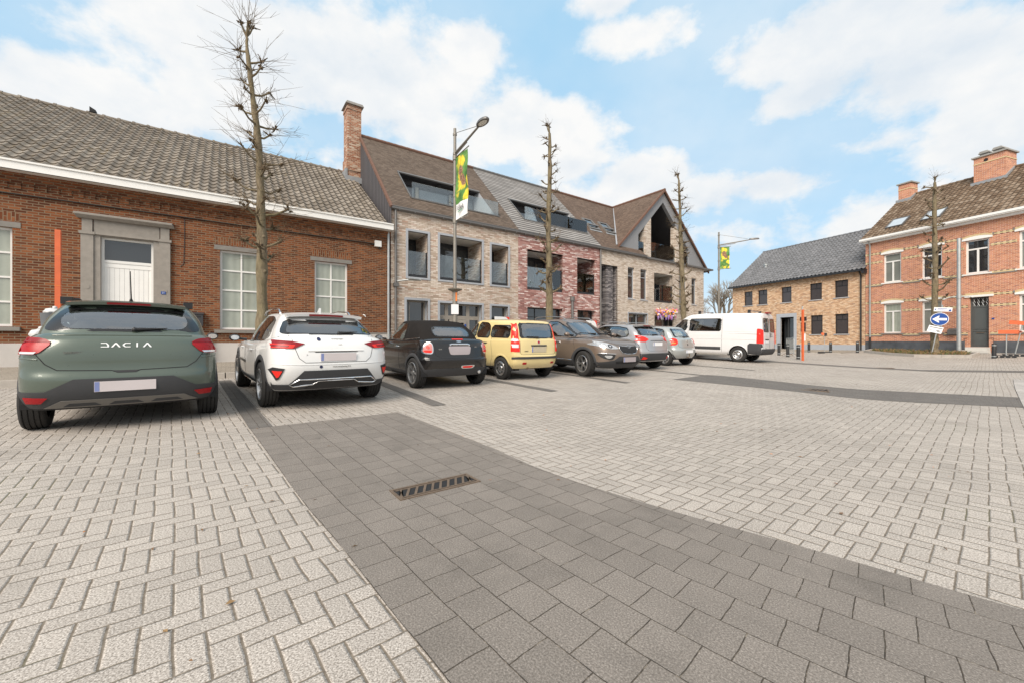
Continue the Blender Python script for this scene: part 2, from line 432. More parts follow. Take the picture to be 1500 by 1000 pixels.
# ------------------------------------------------------------------ ground
def herringbone():
    m, g, b = newmat('light_herringbone_pavers')
    p = g.sep(g.n('ShaderNodeNewGeometry').outputs['Position'])
    P = g.comb(p[0], p[1], 0)
    wob = g.vm('MULTIPLY', g.vm('SUBTRACT', g.noise(P, .55, 2.0, out=1), (.5,.5,.5)), (.06, .06, 0))
    wob2 = g.vm('MULTIPLY', g.vm('SUBTRACT', g.noise(P, 5.0, 1.0, out=1), (.5,.5,.5)), (.010, .010, 0))
    Q = g.sep(g.vm('ADD', P, g.vm('ADD', wob, wob2)))
    w = .1
    u = g.m('DIVIDE', g.m('ADD', g.m('MULTIPLY', Q[0], .764), g.m('MULTIPLY', Q[1], .645)), w)
    v = g.m('DIVIDE', g.m('ADD', g.m('MULTIPLY', Q[0], -.645), g.m('MULTIPLY', Q[1], .764)), w)
    i, j = g.m('FLOOR', u), g.m('FLOOR', v); fx, fy = g.m('FRACT', u), g.m('FRACT', v)
    k = g.m('FLOORED_MODULO', g.m('ADD', i, j), 4.0)
    is_ = [g.m('COMPARE', k, float(q), .1) for q in range(4)]
    dl = g.m('ADD', fx, g.m('MULTIPLY', is_[1], 9.0)); dr = g.m('ADD', g.m('SUBTRACT', 1.0, fx), g.m('MULTIPLY', is_[0], 9.0))
    db = g.m('ADD', fy, g.m('MULTIPLY', is_[3], 9.0)); dt = g.m('ADD', g.m('SUBTRACT', 1.0, fy), g.m('MULTIPLY', is_[2], 9.0))
    dx = g.m('MULTIPLY', g.m('MINIMUM', dl, dr), w*.80); dy = g.m('MULTIPLY', g.m('MINIMUM', db, dt), w)
    dist = g.m('ADD', g.m('MINIMUM', dx, dy), g.m('MULTIPLY', g.m('SUBTRACT', g.noise(P, 60.0, 2.0), .5), .003))
    joint = g.sstep(.0046, .0024, dist)
    bid = g.comb(g.m('SUBTRACT', i, is_[1]), g.m('SUBTRACT', j, is_[3]))
    wn = g.n('ShaderNodeTexWhiteNoise', {'noise_dimensions': '2D'}, Vector=bid).outputs['Value']
    grain = g.noise(P, 130.0, 2.5, .75); big = g.noise(P, .35, 5.0); mid = g.noise(P, 2.2, 4.0)
    c = g.ramp(grain, [(.33, (.150,.132,.116)), (.46, (.318,.284,.254)), (.53, (.42,.380,.343)), (.61, (.52,.475,.434)), (.74, (.68,.63,.585))])
    f = g.m('MULTIPLY', g.m('MULTIPLY_ADD', wn, .15, .92), g.m('MULTIPLY', g.m('MULTIPLY_ADD', big, .34, .83), g.m('MULTIPLY_ADD', mid, .24, .88)))
    c = g.mix(1.0, c, g.comb(f, f, g.m('MULTIPLY', f, .985)), 'MULTIPLY')
    jc = g.ramp(g.noise(P, 30.0, 3.0), [(.3, (.11,.09,.07)), (.7, (.22,.185,.145))])
    c = g.mix(joint, c, jc)
    st = g.m('MULTIPLY', g.sstep(.52, .72, g.noise(P, .9, 6.0, .68)), .22)                  # old stains, tyre grime and gum spots
    sp = g.n('ShaderNodeTexVoronoi', {'feature': 'F1'}, Vector=P, Scale=1.7); spot = g.m('MULTIPLY', g.sstep(.030, .018, sp.outputs['Distance']), g.m('GREATER_THAN', g.sep(sp.outputs['Color'])[0], .55))
    ty = g.m('MULTIPLY', g.sstep(.50, .70, g.noise(g.vm('MULTIPLY', P, (.35,1.6,1)), 1.1, 4.0)), .12)
    c = g.mix(g.m('ADD', g.m('ADD', st, ty), g.m('MULTIPLY', spot, .45), clamp=True), c, (.105,.092,.078,1))
    ms_ = g.m('MULTIPLY', g.m('MULTIPLY', joint, g.sstep(.55, .66, g.noise(P, .6, 4.0))), .5); c = g.mix(ms_, c, (.10,.105,.05,1))
    g.set(b.inputs['Base Color'], c); b.inputs['Roughness'].default_value = .88; b.inputs['Specular IOR Level'].default_value = .3
    h = g.m('ADD', g.sstep(.001, .0095, dist), g.m('MULTIPLY', grain, .22))
    g.set(b.inputs['Normal'], g.bump(h, .75, .006))
    return m

def slabs(name, bw, bh, lo, hi, ms=.006, off=.5):
    m, g, b = newmat(name)
    uv = g.n('ShaderNodeUVMap', {'uv_map': 'uv'}).outputs[0]
    uvj = g.vm('ADD', uv, g.vm('MULTIPLY', g.vm('SUBTRACT', g.noise(uv, 6.0, 2.0, out=1), (.5,.5,.5)), (.016, .016, 0)))
    bt = g.n('ShaderNodeTexBrick', {'offset': off}, Vector=uvj, Scale=1.0)
    bt.inputs['Brick Width'].default_value = bw; bt.inputs['Row Height'].default_value = bh
    bt.inputs['Mortar Size'].default_value = ms*.5; bt.inputs['Mortar Smooth'].default_value = .6
    X = g.sep(uvj)
    row = g.m('FLOOR', g.m('DIVIDE', X[1], bh)); sh = g.m('MULTIPLY', g.m('SUBTRACT', 1.0, g.m('FLOORED_MODULO', row, 2.0)), off)
    col = g.m('FLOOR', g.m('ADD', g.m('DIVIDE', X[0], bw), sh))
    wn = g.n('ShaderNodeTexWhiteNoise', {'noise_dimensions': '2D'}, Vector=g.comb(col, row)).outputs['Value']
    grain = g.noise(uv, 130.0, 3.0, .75); big = g.noise(uv, 1.1, 5.0); mid = g.noise(uv, 7.0, 4.0)
    c = g.ramp(grain, [(.30, tuple(.55*x for x in lo)), (.48, lo), (.58, hi), (.75, tuple(1.7*x for x in hi))])
    f = g.m('MULTIPLY', g.m('MULTIPLY_ADD', wn, .14, .93), g.m('MULTIPLY', g.m('MULTIPLY_ADD', big, .4, .8), g.m('MULTIPLY_ADD', mid, .25, .875)))
    c = g.mix(1.0, c, g.comb(f, f, f), 'MULTIPLY')
    jc = g.ramp(g.noise(uv, 24.0, 4.0, .7), [(.35, (.03,.024,.018)), (.55, (.075,.06,.045)), (.68, (.26,.22,.17))])
    c = g.mix(bt.outputs['Fac'], c, jc)
    st = g.m('MULTIPLY', g.sstep(.50, .70, g.noise(uv, 1.3, 6.0, .7)), .30)
    sp = g.n('ShaderNodeTexVoronoi', {'feature': 'F1'}, Vector=uv, Scale=2.1); spot = g.m('MULTIPLY', g.sstep(.035, .02, sp.outputs['Distance']), g.m('GREATER_THAN', g.sep(sp.outputs['Color'])[0], .6))
    c = g.mix(g.m('ADD', st, g.m('MULTIPLY', spot, .5), clamp=True), c, (.065,.058,.050,1))
    g.set(b.inputs['Base Color'], c); b.inputs['Roughness'].default_value = .85; b.inputs['Specular IOR Level'].default_value = .35
    h = g.m('ADD', g.m('MULTIPLY', bt.outputs['Fac'], -1.0), g.m('MULTIPLY', grain, .2))
    g.set(b.inputs['Normal'], g.bump(h, .7, .006))
    return m

M_['herring'] = herringbone()
M_['slab'] = slabs('dark_paving_slabs', .20, .20, (.176,.155,.135), (.232,.206,.182))
M_['strip'] = slabs('dark_strip_pavers', .20, .10, (.125,.114,.103), (.17,.156,.142))
M_['walk'] = slabs('tan_pavement_pavers', .20, .10, (.26,.225,.185), (.36,.32,.265))
M_['edge'] = slabs('pale_edge_slabs', .5, .3, (.36,.335,.31), (.46,.43,.40), .012)

def lin(a, b, n): return [a+(b-a)*i/n for i in range(n+1)]
def ground():
    xs = [-900,-400,-150,-70,-40]+lin(-25, 50, 150)+[60,80,120,250,500,900]
    ys = [-900,-300,-100,-40,-20]+lin(-8, 48, 112)+[55,70,100,160,300,600,1400]
    b = MB(); nx, ny = len(xs), len(ys)
    P = [G(x, y) for y in ys for x in xs]
    F = [(j*nx+i, j*nx+i+1, (j+1)*nx+i+1, (j+1)*nx+i) for j in range(ny-1) for i in range(nx-1)]
    b.add(P, F, 0, [(p.x, p.y) for p in P])
    o = b.build('ground', M_['herring'], smooth=60); tag(o, kind='structure')
ground()

def strip(name, left, right, mat, lift=.005, sub=10, cross=4, label=None):
    """paved band between two matching polylines; uv runs along and across the band"""
    b = MB(); L = []; R = []
    def res(pl):
        pl = [Vector((*p, 0)) for p in pl]; out = []
        for i in range(len(pl)-1):
            p0 = pl[max(i-1, 0)]; p1 = pl[i]; p2 = pl[i+1]; p3 = pl[min(i+2, len(pl)-1)]
            for k in range(sub):
                t = k/sub
                out.append(.5*((2*p1)+(p2-p0)*t+(2*p0-5*p1+4*p2-p3)*t*t+(3*p1-p0-3*p2+p3)*t**3))
        out.append(pl[-1]); return out
    L, R = res(left), res(right); acc = 0; rows = []
    for i, (a, c) in enumerate(zip(L, R)):
        if i: acc += ((a+c)/2-(L[i-1]+R[i-1])/2).length
        w = (c-a).length
        rows.append([(a.lerp(c, k/cross), (acc, w*k/cross)) for k in range(cross+1)])
    P = []; UV = []
    for r in rows:
        for p, uv in r: P.append(G(p.x, p.y, lift)); UV.append(uv)
    n = cross+1
    F = [(i*n+k, i*n+k+1, (i+1)*n+k+1, (i+1)*n+k) for i in range(len(rows)-1) for k in range(cross)]
    b.add(P, F, 0, UV)
    return tag(b.build(name, mat, smooth=60), kind='structure')

# near band with the drain: starts square at the parking bay and swings past the camera
strip('dark_paving_band', [(-3.16,4.86),(-2.31,3.85),(-1.53,2.92),(-.96,2.26),(-.4,1.58),(.25,.85),(1.3,-.1),(3.2,-1.4)],
      [(-1.70,5.98),(-.80,4.96),(-.14,4.17),(.46,3.38),(1.08,2.74),(1.62,2.26),(2.55,1.42),(4.3,.2)], M_['slab'], .004, 8, 8)
for k, (a, c) in enumerate([((-6.42,9.0),(-3.06,4.92)), ((-3.1,9.3),(-1.18,6.58)), ((-.75,10.3),(.88,8.38)), ((1.0,12.55),(2.89,10.02)), ((3.9,14.6),(6.0,12.0)), ((6.6,16.9),(8.6,14.3))]):
    d = Vector((c[0]-a[0], c[1]-a[1])).normalized(); p = Vector((d.y, -d.x))*-.12
    strip('parking_line', [(a[0]-p.x,a[1]-p.y),(c[0]-p.x,c[1]-p.y)], [(a[0]+p.x,a[1]+p.y),(c[0]+p.x,c[1]+p.y)], M_['strip'], .006, 12, 2)
strip('far_paving_band', [(4.4,11.0),(5.0,10.45),(6.35,9.14),(7.31,7.84),(8.91,7.03),(11.5,5.4)], [(6.01,12.43),(6.5,12.1),(7.3,11.0),(8.1,9.9),(10.44,8.33),(13.2,6.4)], M_['strip'], .004, 8, 6)
strip('drain_band', [(11.6,19.6),(13.2,17.6),(14.6,16.2),(18.6,14.0),(23,11.6)], [(12.4,20.2),(13.9,18.2),(15.2,16.8),(19.1,14.8),(23.5,12.4)], M_['strip'], .004, 8, 4)
strip('pale_path', [(8.0,6.25),(12,9.6),(15.3,12.3)], [(9.9,3.95),(13.9,7.3),(17.2,10.0)], M_['edge'], .008, 10, 4)

# pavement along the left houses, one kerb step up
def pavement():
    b = MB(); ts = lin(-24, 27.6, 60)
    for t0, t1 in zip(ts, ts[1:]):
        for s0, z0, s1, z1 in [(11.65, .272, 13.5, .325), (13.5, .325, 15.45, .375)]:
            b.quad(W(t0,s0,z0), W(t1,s0,z0), W(t1,s1,z1), W(t0,s1,z1), 0, [(t0,s0),(t1,s0),(t1,s1),(t0,s1)])
    b.quad(W(27.6,11.65,0), W(27.6,15.45,0), W(27.6,15.45,.375), W(27.6,11.65,.272), 0)
    tag(b.build('pavement', M_['walk']), kind='structure')
    b = MB(); t = -24
    while t < 27.5:
        t1 = t+.98; j = random.uniform(-.004, .004)
        b.M = Matrix.Rotation(ANG, 4, 'Z'); b.box(t, t1, 11.5+j, 11.66+j, .05, .277+j); t += 1.0
    tag(b.build('kerb', M_['kerb']), kind='structure')
pavement()

# iron drain grates
def drain(x, y, ang, lx, ly, nb, lab):
    r = thing('drain_grate', lab, 'drain grate', G(x, y), ang, 'drain grates in the paving')
    b = MB(); t = .022
    for x0, x1, y0, y1 in [(-lx/2,lx/2,-ly/2,-ly/2+t), (-lx/2,lx/2,ly/2-t,ly/2), (-lx/2,-lx/2+t,-ly/2+t,ly/2-t), (lx/2-t,lx/2,-ly/2+t,ly/2-t)]:
        b.box(x0, x1, y0, y1, -.004, .011)
    b.build('frame', M_['iron'], r)
    b = MB(); b.quad((-lx/2+.01,-ly/2+.01,.0062), (lx/2-.01,-ly/2+.01,.0062), (lx/2-.01,ly/2-.01,.0062), (-lx/2+.01,ly/2-.01,.0062))
    b.build('pit', M_['dark'], r)
    b = MB(); m = .035
    b.box(-lx/2+m, lx/2-m, -ly/2+m, -ly/2+m+.014, .006, .0105); b.box(-lx/2+m, lx/2-m, ly/2-m-.014, ly/2-m, .006, .0105)
    st = (lx-2*m)/nb
    for i in range(nb+1):
        cx = -lx/2+m+st*i; sl = .045
        pts = [(max(cx-sl-.009, -lx/2+m), -ly/2+m), (min(cx-sl+.009+.004, lx/2-m), -ly/2+m), (min(cx+sl+.013, lx/2-m), ly/2-m), (max(cx+sl-.009, -lx/2+m), ly/2-m)]
        b.prism([(px, py, .0066) for px, py in pts], (0, 0, .0038))
    b.build('bars', M_['iron'], r)
drain(-.60, 3.20, atan2(.38, .52), .68, .24, 9, 'rusty slotted iron drain grate sunk in the dark slab band nearest the viewer')
drain(7.04, 9.44, radians(-38), .62, .5, 7, 'small iron drain grate in the second dark band out on the square')
drain(15.45, 16.72, radians(-35), .6, .45, 7, 'farthest iron drain grate, in the narrow band before the brick houses')
# ------------------------------------------------------------------ buildings
RED = [(0,(0.090,0.029,0.014)), (.3,(0.146,0.046,0.019)), (.55,(0.202,0.064,0.024)), (.8,(0.254,0.089,0.035)), (1,(0.112,0.041,0.022))]
CREAM = [(0,(0.347,0.262,0.205)), (.25,(0.500,0.408,0.331)), (.5,(0.619,0.534,0.449)), (.75,(0.682,0.612,0.541)), (.92,(0.443,0.281,0.211)), (1,(0.730,0.687,0.631))]
PINK = [(0,(0.249,0.115,0.103)), (.3,(0.348,0.176,0.157)), (.55,(0.464,0.272,0.246)), (.72,(0.643,0.498,0.459)), (.85,(0.770,0.679,0.640)), (1,(0.192,0.093,0.085))]
DARKB = [(0,(.06,.055,.06)), (.4,(.13,.12,.125)), (.7,(.24,.22,.22)), (1,(.40,.37,.36))]
SAND = [(0,(0.369,0.210,0.127)), (.3,(0.537,0.337,0.208)), (.6,(0.652,0.443,0.285)), (.85,(0.695,0.528,0.370)), (1,(0.316,0.199,0.149))]
ORANGE = [(0,(0.335,0.111,0.064)), (.35,(0.485,0.180,0.094)), (.65,(0.562,0.235,0.128)), (.85,(0.505,0.195,0.127)), (1,(0.318,0.120,0.086))]
def dashes():
    m, g, b = newmat('alternating_band_brick'); uv = g.n('ShaderNodeUVMap', {'uv_map': 'uv'}).outputs[0]; X = g.sep(uv)
    f = g.m('FRACT', g.m('DIVIDE', X[0], .23)); n = g.noise(uv, 20.0, 3.0)
    g.set(b.inputs['Base Color'], g.mix(g.sstep(.50, .54, f), g.ramp(n, [(.3, (.045,.04,.04)), (.7, (.08,.07,.065))]), g.ramp(n, [(.3, (.50,.40,.24)), (.7, (.64,.53,.36))])))
    b.inputs['Roughness'].default_value = .85; return m
M_['brick_red'] = bricks('old_red_brick', RED, (.215,.155,.10), .20, .066, .010, .3)
M_['brick_cream'] = bricks('cream_mixed_brick', CREAM, (.40,.31,.24), .24, .058, .008, .18, 1.0)
M_['brick_pink'] = bricks('red_and_white_mixed_brick', PINK, (.34,.19,.16), .24, .060, .008, .2, 1.0)
M_['brick_dark'] = bricks('dark_grey_brick', DARKB, (.12,.11,.11), .24, .060, .010, .2, 1.0)
M_['brick_sand'] = bricks('sandy_yellow_brick', SAND, (.38,.27,.17), .215, .060, .008, .15)
M_['brick_orange'] = bricks('orange_brick_with_white_joints', ORANGE, (.66,.50,.38), .205, .066, .009, .15)
M_['brick_band'] = dashes()
M_['brick_yellow'] = plain('yellow_band_brick', (.58,.45,.25), .85, var=.2, scale=9)
M_['pantile'] = tiled('weathered_grey_pantile', [(0,(0.151,0.128,0.102)), (.5,(0.189,0.162,0.133)), (1,(0.239,0.210,0.175))], ((0.168,0.122,0.038), .555), .22, .34, .85, off=0)
M_['flat_brown'] = tiled('brown_plain_tile', [(0,(0.101,0.072,0.053)), (.5,(0.134,0.098,0.073)), (1,(0.162,0.123,0.095))], ((0.154,0.125,0.054), .70), .17, .125, .85, .30)
M_['stripe'] = tiled('grey_slat_tile', [(0,(.24,.228,.215)), (.5,(.285,.27,.255)), (1,(.33,.315,.30))], None, .6, .21, .8, .40, (.020,.018,.018))
M_['brown_pantile'] = tiled('mossy_brown_pantile', [(0,(.105,.07,.045)), (.5,(.15,.105,.07)), (1,(.22,.17,.125))], ((.16,.14,.03), .66), .24, .32, .85, off=0)
M_['grey_pantile'] = tiled('glazed_grey_pantile', [(0,(.115,.115,.118)), (.5,(.135,.135,.14)), (1,(.16,.16,.166))], None, .28, .33, .35, spec=.6, off=0)
M_['verge'] = plain('verge_tile', (.15,.08,.055), .85, var=.25)

def pantiles(mb, M, L, V, wid, course, amp=.028, lift=.03, seg=6, mat=0, x0=0.0):
    """wavy overlapping tile courses; M maps (across, up-slope, out) to the building"""
    nx = int(round(L/wid))*seg; nj = int(math.ceil(V/course))
    def wave(p): p = p % 1.0; return (.5-.5*cos(2*pi*min(p/.62, 1.0)))*amp if p < .62 else -amp*.28*sin(pi*(p-.62)/.38)
    old = mb.M; mb.M = M
    for j in range(nj):
        a, b = j*course, min((j+1)*course+.03, V)
        P = []; UV = []
        for k in range(nx+1):
            x = x0+L*k/nx; w = wave(k/seg); jit = .004*sin(k//seg*7.3+j*3.1)
            P += [(x, a, w-.004), (x, a, w+lift+jit), (x, b, w)]
            UV += [(x, a+.02), (x, a+.02), (x, b-.02)]
        F = []
        for k in range(nx):
            o = 3*k
            F += [(o, o+3, o+4, o+1), (o+1, o+4, o+5, o+2)]
        mb.add(P, F, mat, UV)
    mb.M = old

def slope(y0, z0, y1, z1):
    """frame of a roof plane in building space: x across, y up the slope, z out; and its length"""
    d = Vector((0, y1-y0, z1-z0)); Lg = d.length; d.normalize(); n = Vector((1,0,0)).cross(d)
    return Matrix(((1,0,0,0), (0,d.y,n.y,y0), (0,d.z,n.z,z0), (0,0,0,1))), Lg

def window(root, x0, x1, z0, z1, y=.10, cols=(), rows=(), fw=.055, mw=.035, fmat='offwhite', pmat='pane_dark', dep=.05, name='window', sill=None, lintel=None, surround=None):
    b = MB()
    b.box(x0, x0+fw, y, y+dep, z0, z1); b.box(x1-fw, x1, y, y+dep, z0, z1)
    b.box(x0+fw, x1-fw, y, y+dep, z0, z0+fw); b.box(x0+fw, x1-fw, y, y+dep, z1-fw, z1)
    for c in cols:
        c, a, e = c if hasattr(c, '__len__') else (c, z0, z1)
        b.box(c-mw/2, c+mw/2, y+.004, y+dep-.004, max(a, z0+fw), min(e, z1-fw))
    for r in rows: b.box(x0+fw, x1-fw, y+.002, y+dep-.006, r-mw/2, r+mw/2)
    f = b.build(name, M_[fmat], root)
    b = MB(); yy = y+dep*.6
    b.quad((x0+.01,yy,z0+.01), (x1-.01,yy,z0+.01), (x1-.01,yy,z1-.01), (x0+.01,yy,z1-.01))
    b.build('pane', M_[pmat], f)
    if sill:
        b = MB(); o, h, pr = sill[:3]
        b.prism([(x0-o,-pr,z0-h), (x0-o,-pr,z0-.012), (x0-o,y+.02,z0-.003), (x0-o,y+.02,z0-h)], (x1-x0+2*o, 0, 0))
        b.build('sill', M_[sill[3] if len(sill) > 3 else 'sillstone'], f)
    if lintel:
        b = MB(); o, h, pr = lintel[:3]; b.box(x0-o, x1+o, -pr, y-.002, z1+.003, z1+h)
        b.build('lintel', M_[lintel[3] if len(lintel) > 3 else 'sillstone'], f)
    if surround:
        b = MB(); o, pr = surround
        for q in [(x0-o,x0,z0,z1+o), (x1,x1+o,z0,z1+o), (x0,x1,z1,z1+o), (x0-o,x1+o,z0-o*.8,z0)]:
            b.box(q[0], q[1], -pr, y-.004, q[2], q[3])
        b.build('surround', M_['bstone'], f)
    return f

def loggia(root, x0, x1, z0, z1, depth, wall, frames=(), rail=1.05, surround=False, door='pane_door', fm='anthra', edge='anthra', side='brick'):
    b = MB(); y = .004
    b.quad((x0,y,z0), (x0,y,z1), (x0,depth,z1), (x0,depth,z0), 0, [(0,z0),(0,z1),(depth,z1),(depth,z0)])
    b.quad((x1,y,z1), (x1,y,z0), (x1,depth,z0), (x1,depth,z1), 0, [(0,z1),(0,z0),(depth,z0),(depth,z1)])
    b.quad((x0,y,z1), (x1,y,z1), (x1,depth,z1), (x0,depth,z1), 1)
    b.quad((x1,y,z0), (x0,y,z0), (x0,depth,z0), (x1,depth,z0), 2)
    lg = b.build('loggia', [M_[wall], M_['soffit'], M_['conc']], root)
    c = [x0+.01]+list(frames)+[x1-.01]
    for a, e in zip(c, c[1:]):
        window(lg, a, e, z0+.02, z1-.14, depth-.06, fw=.06, fmat=fm, pmat=door, name='balcony_door')
    b = MB(); b.box(x0+.01, x1-.01, depth-.055, depth, z1-.14, z1-.004); b.build('door_head', M_[fm], lg)
    b = MB(); b.box(x0+.06, x1-.06, .075, .09, z0+.12, z0+rail); bl = b.build('balustrade', M_['balus'], root)
    b = MB(); b.box(x0+.012, x1-.012, .05, .11, z0+.004, z0+.12); b.box(x0+.012, x0+.05, .06, .10, z0+.12, z0+rail); b.box(x1-.05, x1-.012, .06, .10, z0+.12, z0+rail)
    b.build('rail_foot', M_[edge], bl)
    if surround:
        b = MB(); o, pr = .09, .03
        for q in [(x0-o,x0,z0,z1+o), (x1,x1+o,z0,z1+o), (x0,x1,z1,z1+o), (x0-o,x1+o,z0-o*.8,z0)]:
            b.box(q[0], q[1], -pr, .10, q[2], q[3])
        b.build('surround', M_['bstone'], lg)
    return lg

# ---- the long single-storey brick hall on the left
def hall():
    r = thing('brick_hall', 'long low red brick hall with grey pantile roof behind the green car', 'building', W(0,15.4), ANG)
    wins = [(-8.1,-7.0,1.37,3.83), (-5.45,-4.34,1.37,3.83), (-.15,.96,1.37,3.83), (2.52,3.61,1.37,3.80)]
    door = (-2.79,-1.67,.30,3.86)
    b = MB(); X0, X1 = -12, 5.16
    b.panel(X0, X1, 0, 5.2, wins+[door], 0, .16)
    for w in wins:                                               # soldier course above every lintel
        a, c, z = w[0]-.12, w[1]+.12, w[3]+.16
        b.quad((a,-.003,z), (c,-.003,z), (c,-.003,z+.23), (a,-.003,z+.23), 0, [(z,a),(z,c),(z+.23,c),(z+.23,a)])
    b.quad((X0,0,0), (X0,10.2,0), (X0,10.2,5.2), (X0,0,5.2)); b.quad((X1,10.2,0), (X1,0,0), (X1,0,5.2), (X1,10.2,5.2)); b.quad((X1,10.2,0), (X0,10.2,0), (X0,10.2,5.2), (X1,10.2,5.2))
    b.poly([(X0,0,5.2), (X0,10.2,5.2), (X0,5.1,9.05)])
    b.build('wall', M_['brick_red'], r)
    b = MB()                                                      # corbelled brick cornice
    for z0, z1, pr in [(4.66,4.73,.035), (4.73,4.80,.02), (4.96,5.03,.04), (5.03,5.10,.075), (5.10,5.19,.11)]: b.box(X0, X1, -pr, -.0005, z0, z1-.002)
    x = X0
    while x < X1-.2: b.box(x, x+.11, -.032, -.0006, 4.81, 4.955); x += .22
    b.build('cornice', M_['brick_red'], r)
    b = MB(); b.panel(X0, 4.2, .1, .95, [(-2.8,-1.66,.05,1.0)], -.035, .035); b.quad((X0,-.035,.95), (-2.8,-.035,.95), (-2.8,-.001,.955), (X0,-.001,.955)); b.quad((-1.66,-.035,.95), (4.2,-.035,.95), (4.2,-.001,.955), (-1.66,-.001,.955))
    b.box(4.2, 5.16, -.045, -.001, .1, 1.28)
    b.build('plinth', M_['render'], r)
    b = MB(); b.box(4.17, 5.2, -.06, -.001, 1.282, 1.33); b.build('plinth_cap', M_['sillstone'], r)
    for i, w in enumerate(wins):
        h = (w[3]-w[2])/4
        window(r, *w, y=.10, cols=[(w[0]+w[1])/2], rows=[w[2]+h*k for k in (1, 2, 3)], fw=.06, mw=.045, pmat='pane_curtain', sill=(.14,.11,.07), lintel=(.14,.14,.012))
    # entrance with stone surround
    d = MB(); a, c = door[0], door[1]
    for x0, x1 in ((-3.14, -2.90), (-1.56, -1.32)):
        d.box(x0, x1, -.08, -.001, .38, 3.86); d.box(x0-.03, x1+.03, -.10, -.002, .38, .62); d.box(x0-.03, x1+.03, -.105, -.002, 3.86, 3.93); d.box(x0+.02, x1-.02, -.07, -.001, 3.93, 4.27)
        d.lathe([(.0,-.006), (.055,-.006), (.055,0)], ((x0+x1)/2, -.081, 2.45), 'y', 16)
    d.box(-2.90, -2.77, -.05, .13, .38, 3.88); d.box(-1.69, -1.56, -.05, .13, .38, 3.88); d.box(-2.77, -1.69, -.05, .13, 3.84, 3.88); d.box(-2.90, -1.56, -.045, -.001, 3.883, 4.27)
    d.box(-2.92, -1.54, -.095, -.0455, 3.87, 3.93)
    d.prism([(-3.2,-.0005,4.272), (-3.2,-.12,4.272), (-3.25,-.20,4.35), (-3.25,-.20,4.40), (-3.25,-.0005,4.45)], (1.98, 0, 0))
    d.build('door_surround', M_['doorstone'], r)
    dr = window(r, -2.77, -1.69, .40, 3.84, .06, (), [3.19], fw=.06, mw=.075, pmat='pane_dark', name='door')
    b = MB(); x = -2.71
    while x < -1.76: b.box(x, x+.0955, .085, .105, .46, 3.15); x += .1
    b.box(-2.71, -1.75, .075, .0845, 3.03, 3.15)
    b.build('door_leaf', M_['white'], dr)
    b = MB(); b.tube([(-2.60,.07,1.42), (-2.60,.05,1.42), (-2.48,.05,1.42)], .012, 8); b.box(-2.63, -2.57, .075, .0845, 1.32, 1.52); b.build('door_handle', M_['steel'], dr)
    b = MB(); b.box(-3.1, -1.36, -.30, -.082, .34, .40); b.build('doorstep', M_['doorstone'], r)
    b = MB(); b.box(-1.52, -1.42, -.092, -.0815, 2.35, 2.43); np_ = b.build('house_number', M_['signblue'], r)
    writing('21', .06, M_['signwhite'], Matrix.Translation((-1.47, -.0945, 2.39)) @ Matrix.Rotation(pi/2, 4, 'X'), np_)
    # roof
    b = MB(); M, Lg = slope(-.34, 5.37, 5.1, 9.12); pantiles(b, M, 17.0, Lg, .22, .34, .045, .034, 8, 0, -12)
    M2, L2 = slope(10.5, 5.4, 5.1, 9.1); M2 = M2 @ Matrix.Diagonal((1,1,-1,1)); b.M = M2; b.quad((-12,0,0), (5.1,0,0), (5.1,L2,0), (-12,L2,0), 0, [(-12,0),(5.1,0),(5.1,L2),(-12,L2)]); b.M = None
    rf = b.build('roof', M_['pantile'], r, smooth=45)
    b = MB(); x = -12
    while x < 4.6:
        b.tube([(x,5.1,9.08), (x+.40,5.1,9.075)], [.12,.105], 10); b.tube([(x+.36,5.1,9.085), (x+.43,5.1,9.085)], .13, 10); x += .40
    b.build('ridge_tiles', M_['pantile'], rf, smooth=40)
    b = MB(); b.prism([(-3.96,5.0,9.18), (-3.80,5.0,9.18), (-3.80,5.0,9.27), (-3.96,5.0,9.36)], (0,.2,0)); b.build('roof_vent', M_['dark'], rf)
    b = MB(); b.box(-12, 5.17, -.40, -.06, 5.19, 5.40, skip='t'); b.box(-12, 5.17, -.43, -.385, 5.375, 5.42); b.box(-12, 5.17, -.385, -.34, 5.19, 5.195)
    b.build('eaves_board', M_['white'], r)
    b = MB(); b.tube([(5.08,-.07,5.18), (5.08,-.07,.45)], .045, 12)
    for z in (1.4, 2.8, 4.2): b.tube([(5.08,-.07,z), (5.08,-.07,z+.05)], .055, 12)
    b.build('downpipe', M_['steel'], r, smooth=40)
    # chimney on the ridge end
    b = MB(); b.box(4.60, 5.22, 4.25, 4.98, 8.2, 12.02); b.box(4.56, 5.226, 4.21, 5.02, 8.95, 9.55); b.box(4.57, 5.228, 4.22, 5.01, 11.80, 11.92)
    ch = b.build('chimney', M_['brick_red2'], rf)
    b = MB(); b.prism([(4.50,4.15,12.02), (5.32,4.15,12.02), (5.26,4.15,12.12), (4.56,4.15,12.12)], (0,.92,0)); b.build('chimney_cap', M_['conc'], ch)
    b = MB(); b.box(4.45, 5.228, 4.05, 4.2, 8.35, 8.62); b.box(4.5, 4.59, 4.2, 5.05, 8.5, 9.0); b.build('flashing', M_['lead'], ch)
    # things fixed to the wall
    b = MB(); pts = [(-12,-.045,4.66)]; x = -12
    while x < 4.2: pts.append((x+1.2, -.05, 4.665+random.uniform(-.012,.006))); x += 1.2
    pts += [(4.3,-.05,4.58), (4.5,-.03,4.62), (4.62,-.03,4.68)]
    b.tube(pts, .014, 6); b.build('facade_cable', M_['black'], r)
    b = MB(); b.tube([(-1.0,-.012,4.64), (-1.0,-.012,4.1), (-1.02,-.012,3.3), (-1.1,-.012,3.2)], .008, 6); b.build('facade_cable', M_['black'], r)
    b = MB(); b.box(4.56, 4.80, -.12, -.002, 4.56, 4.78); ab = b.build('alarm_box', M_['white'], r)
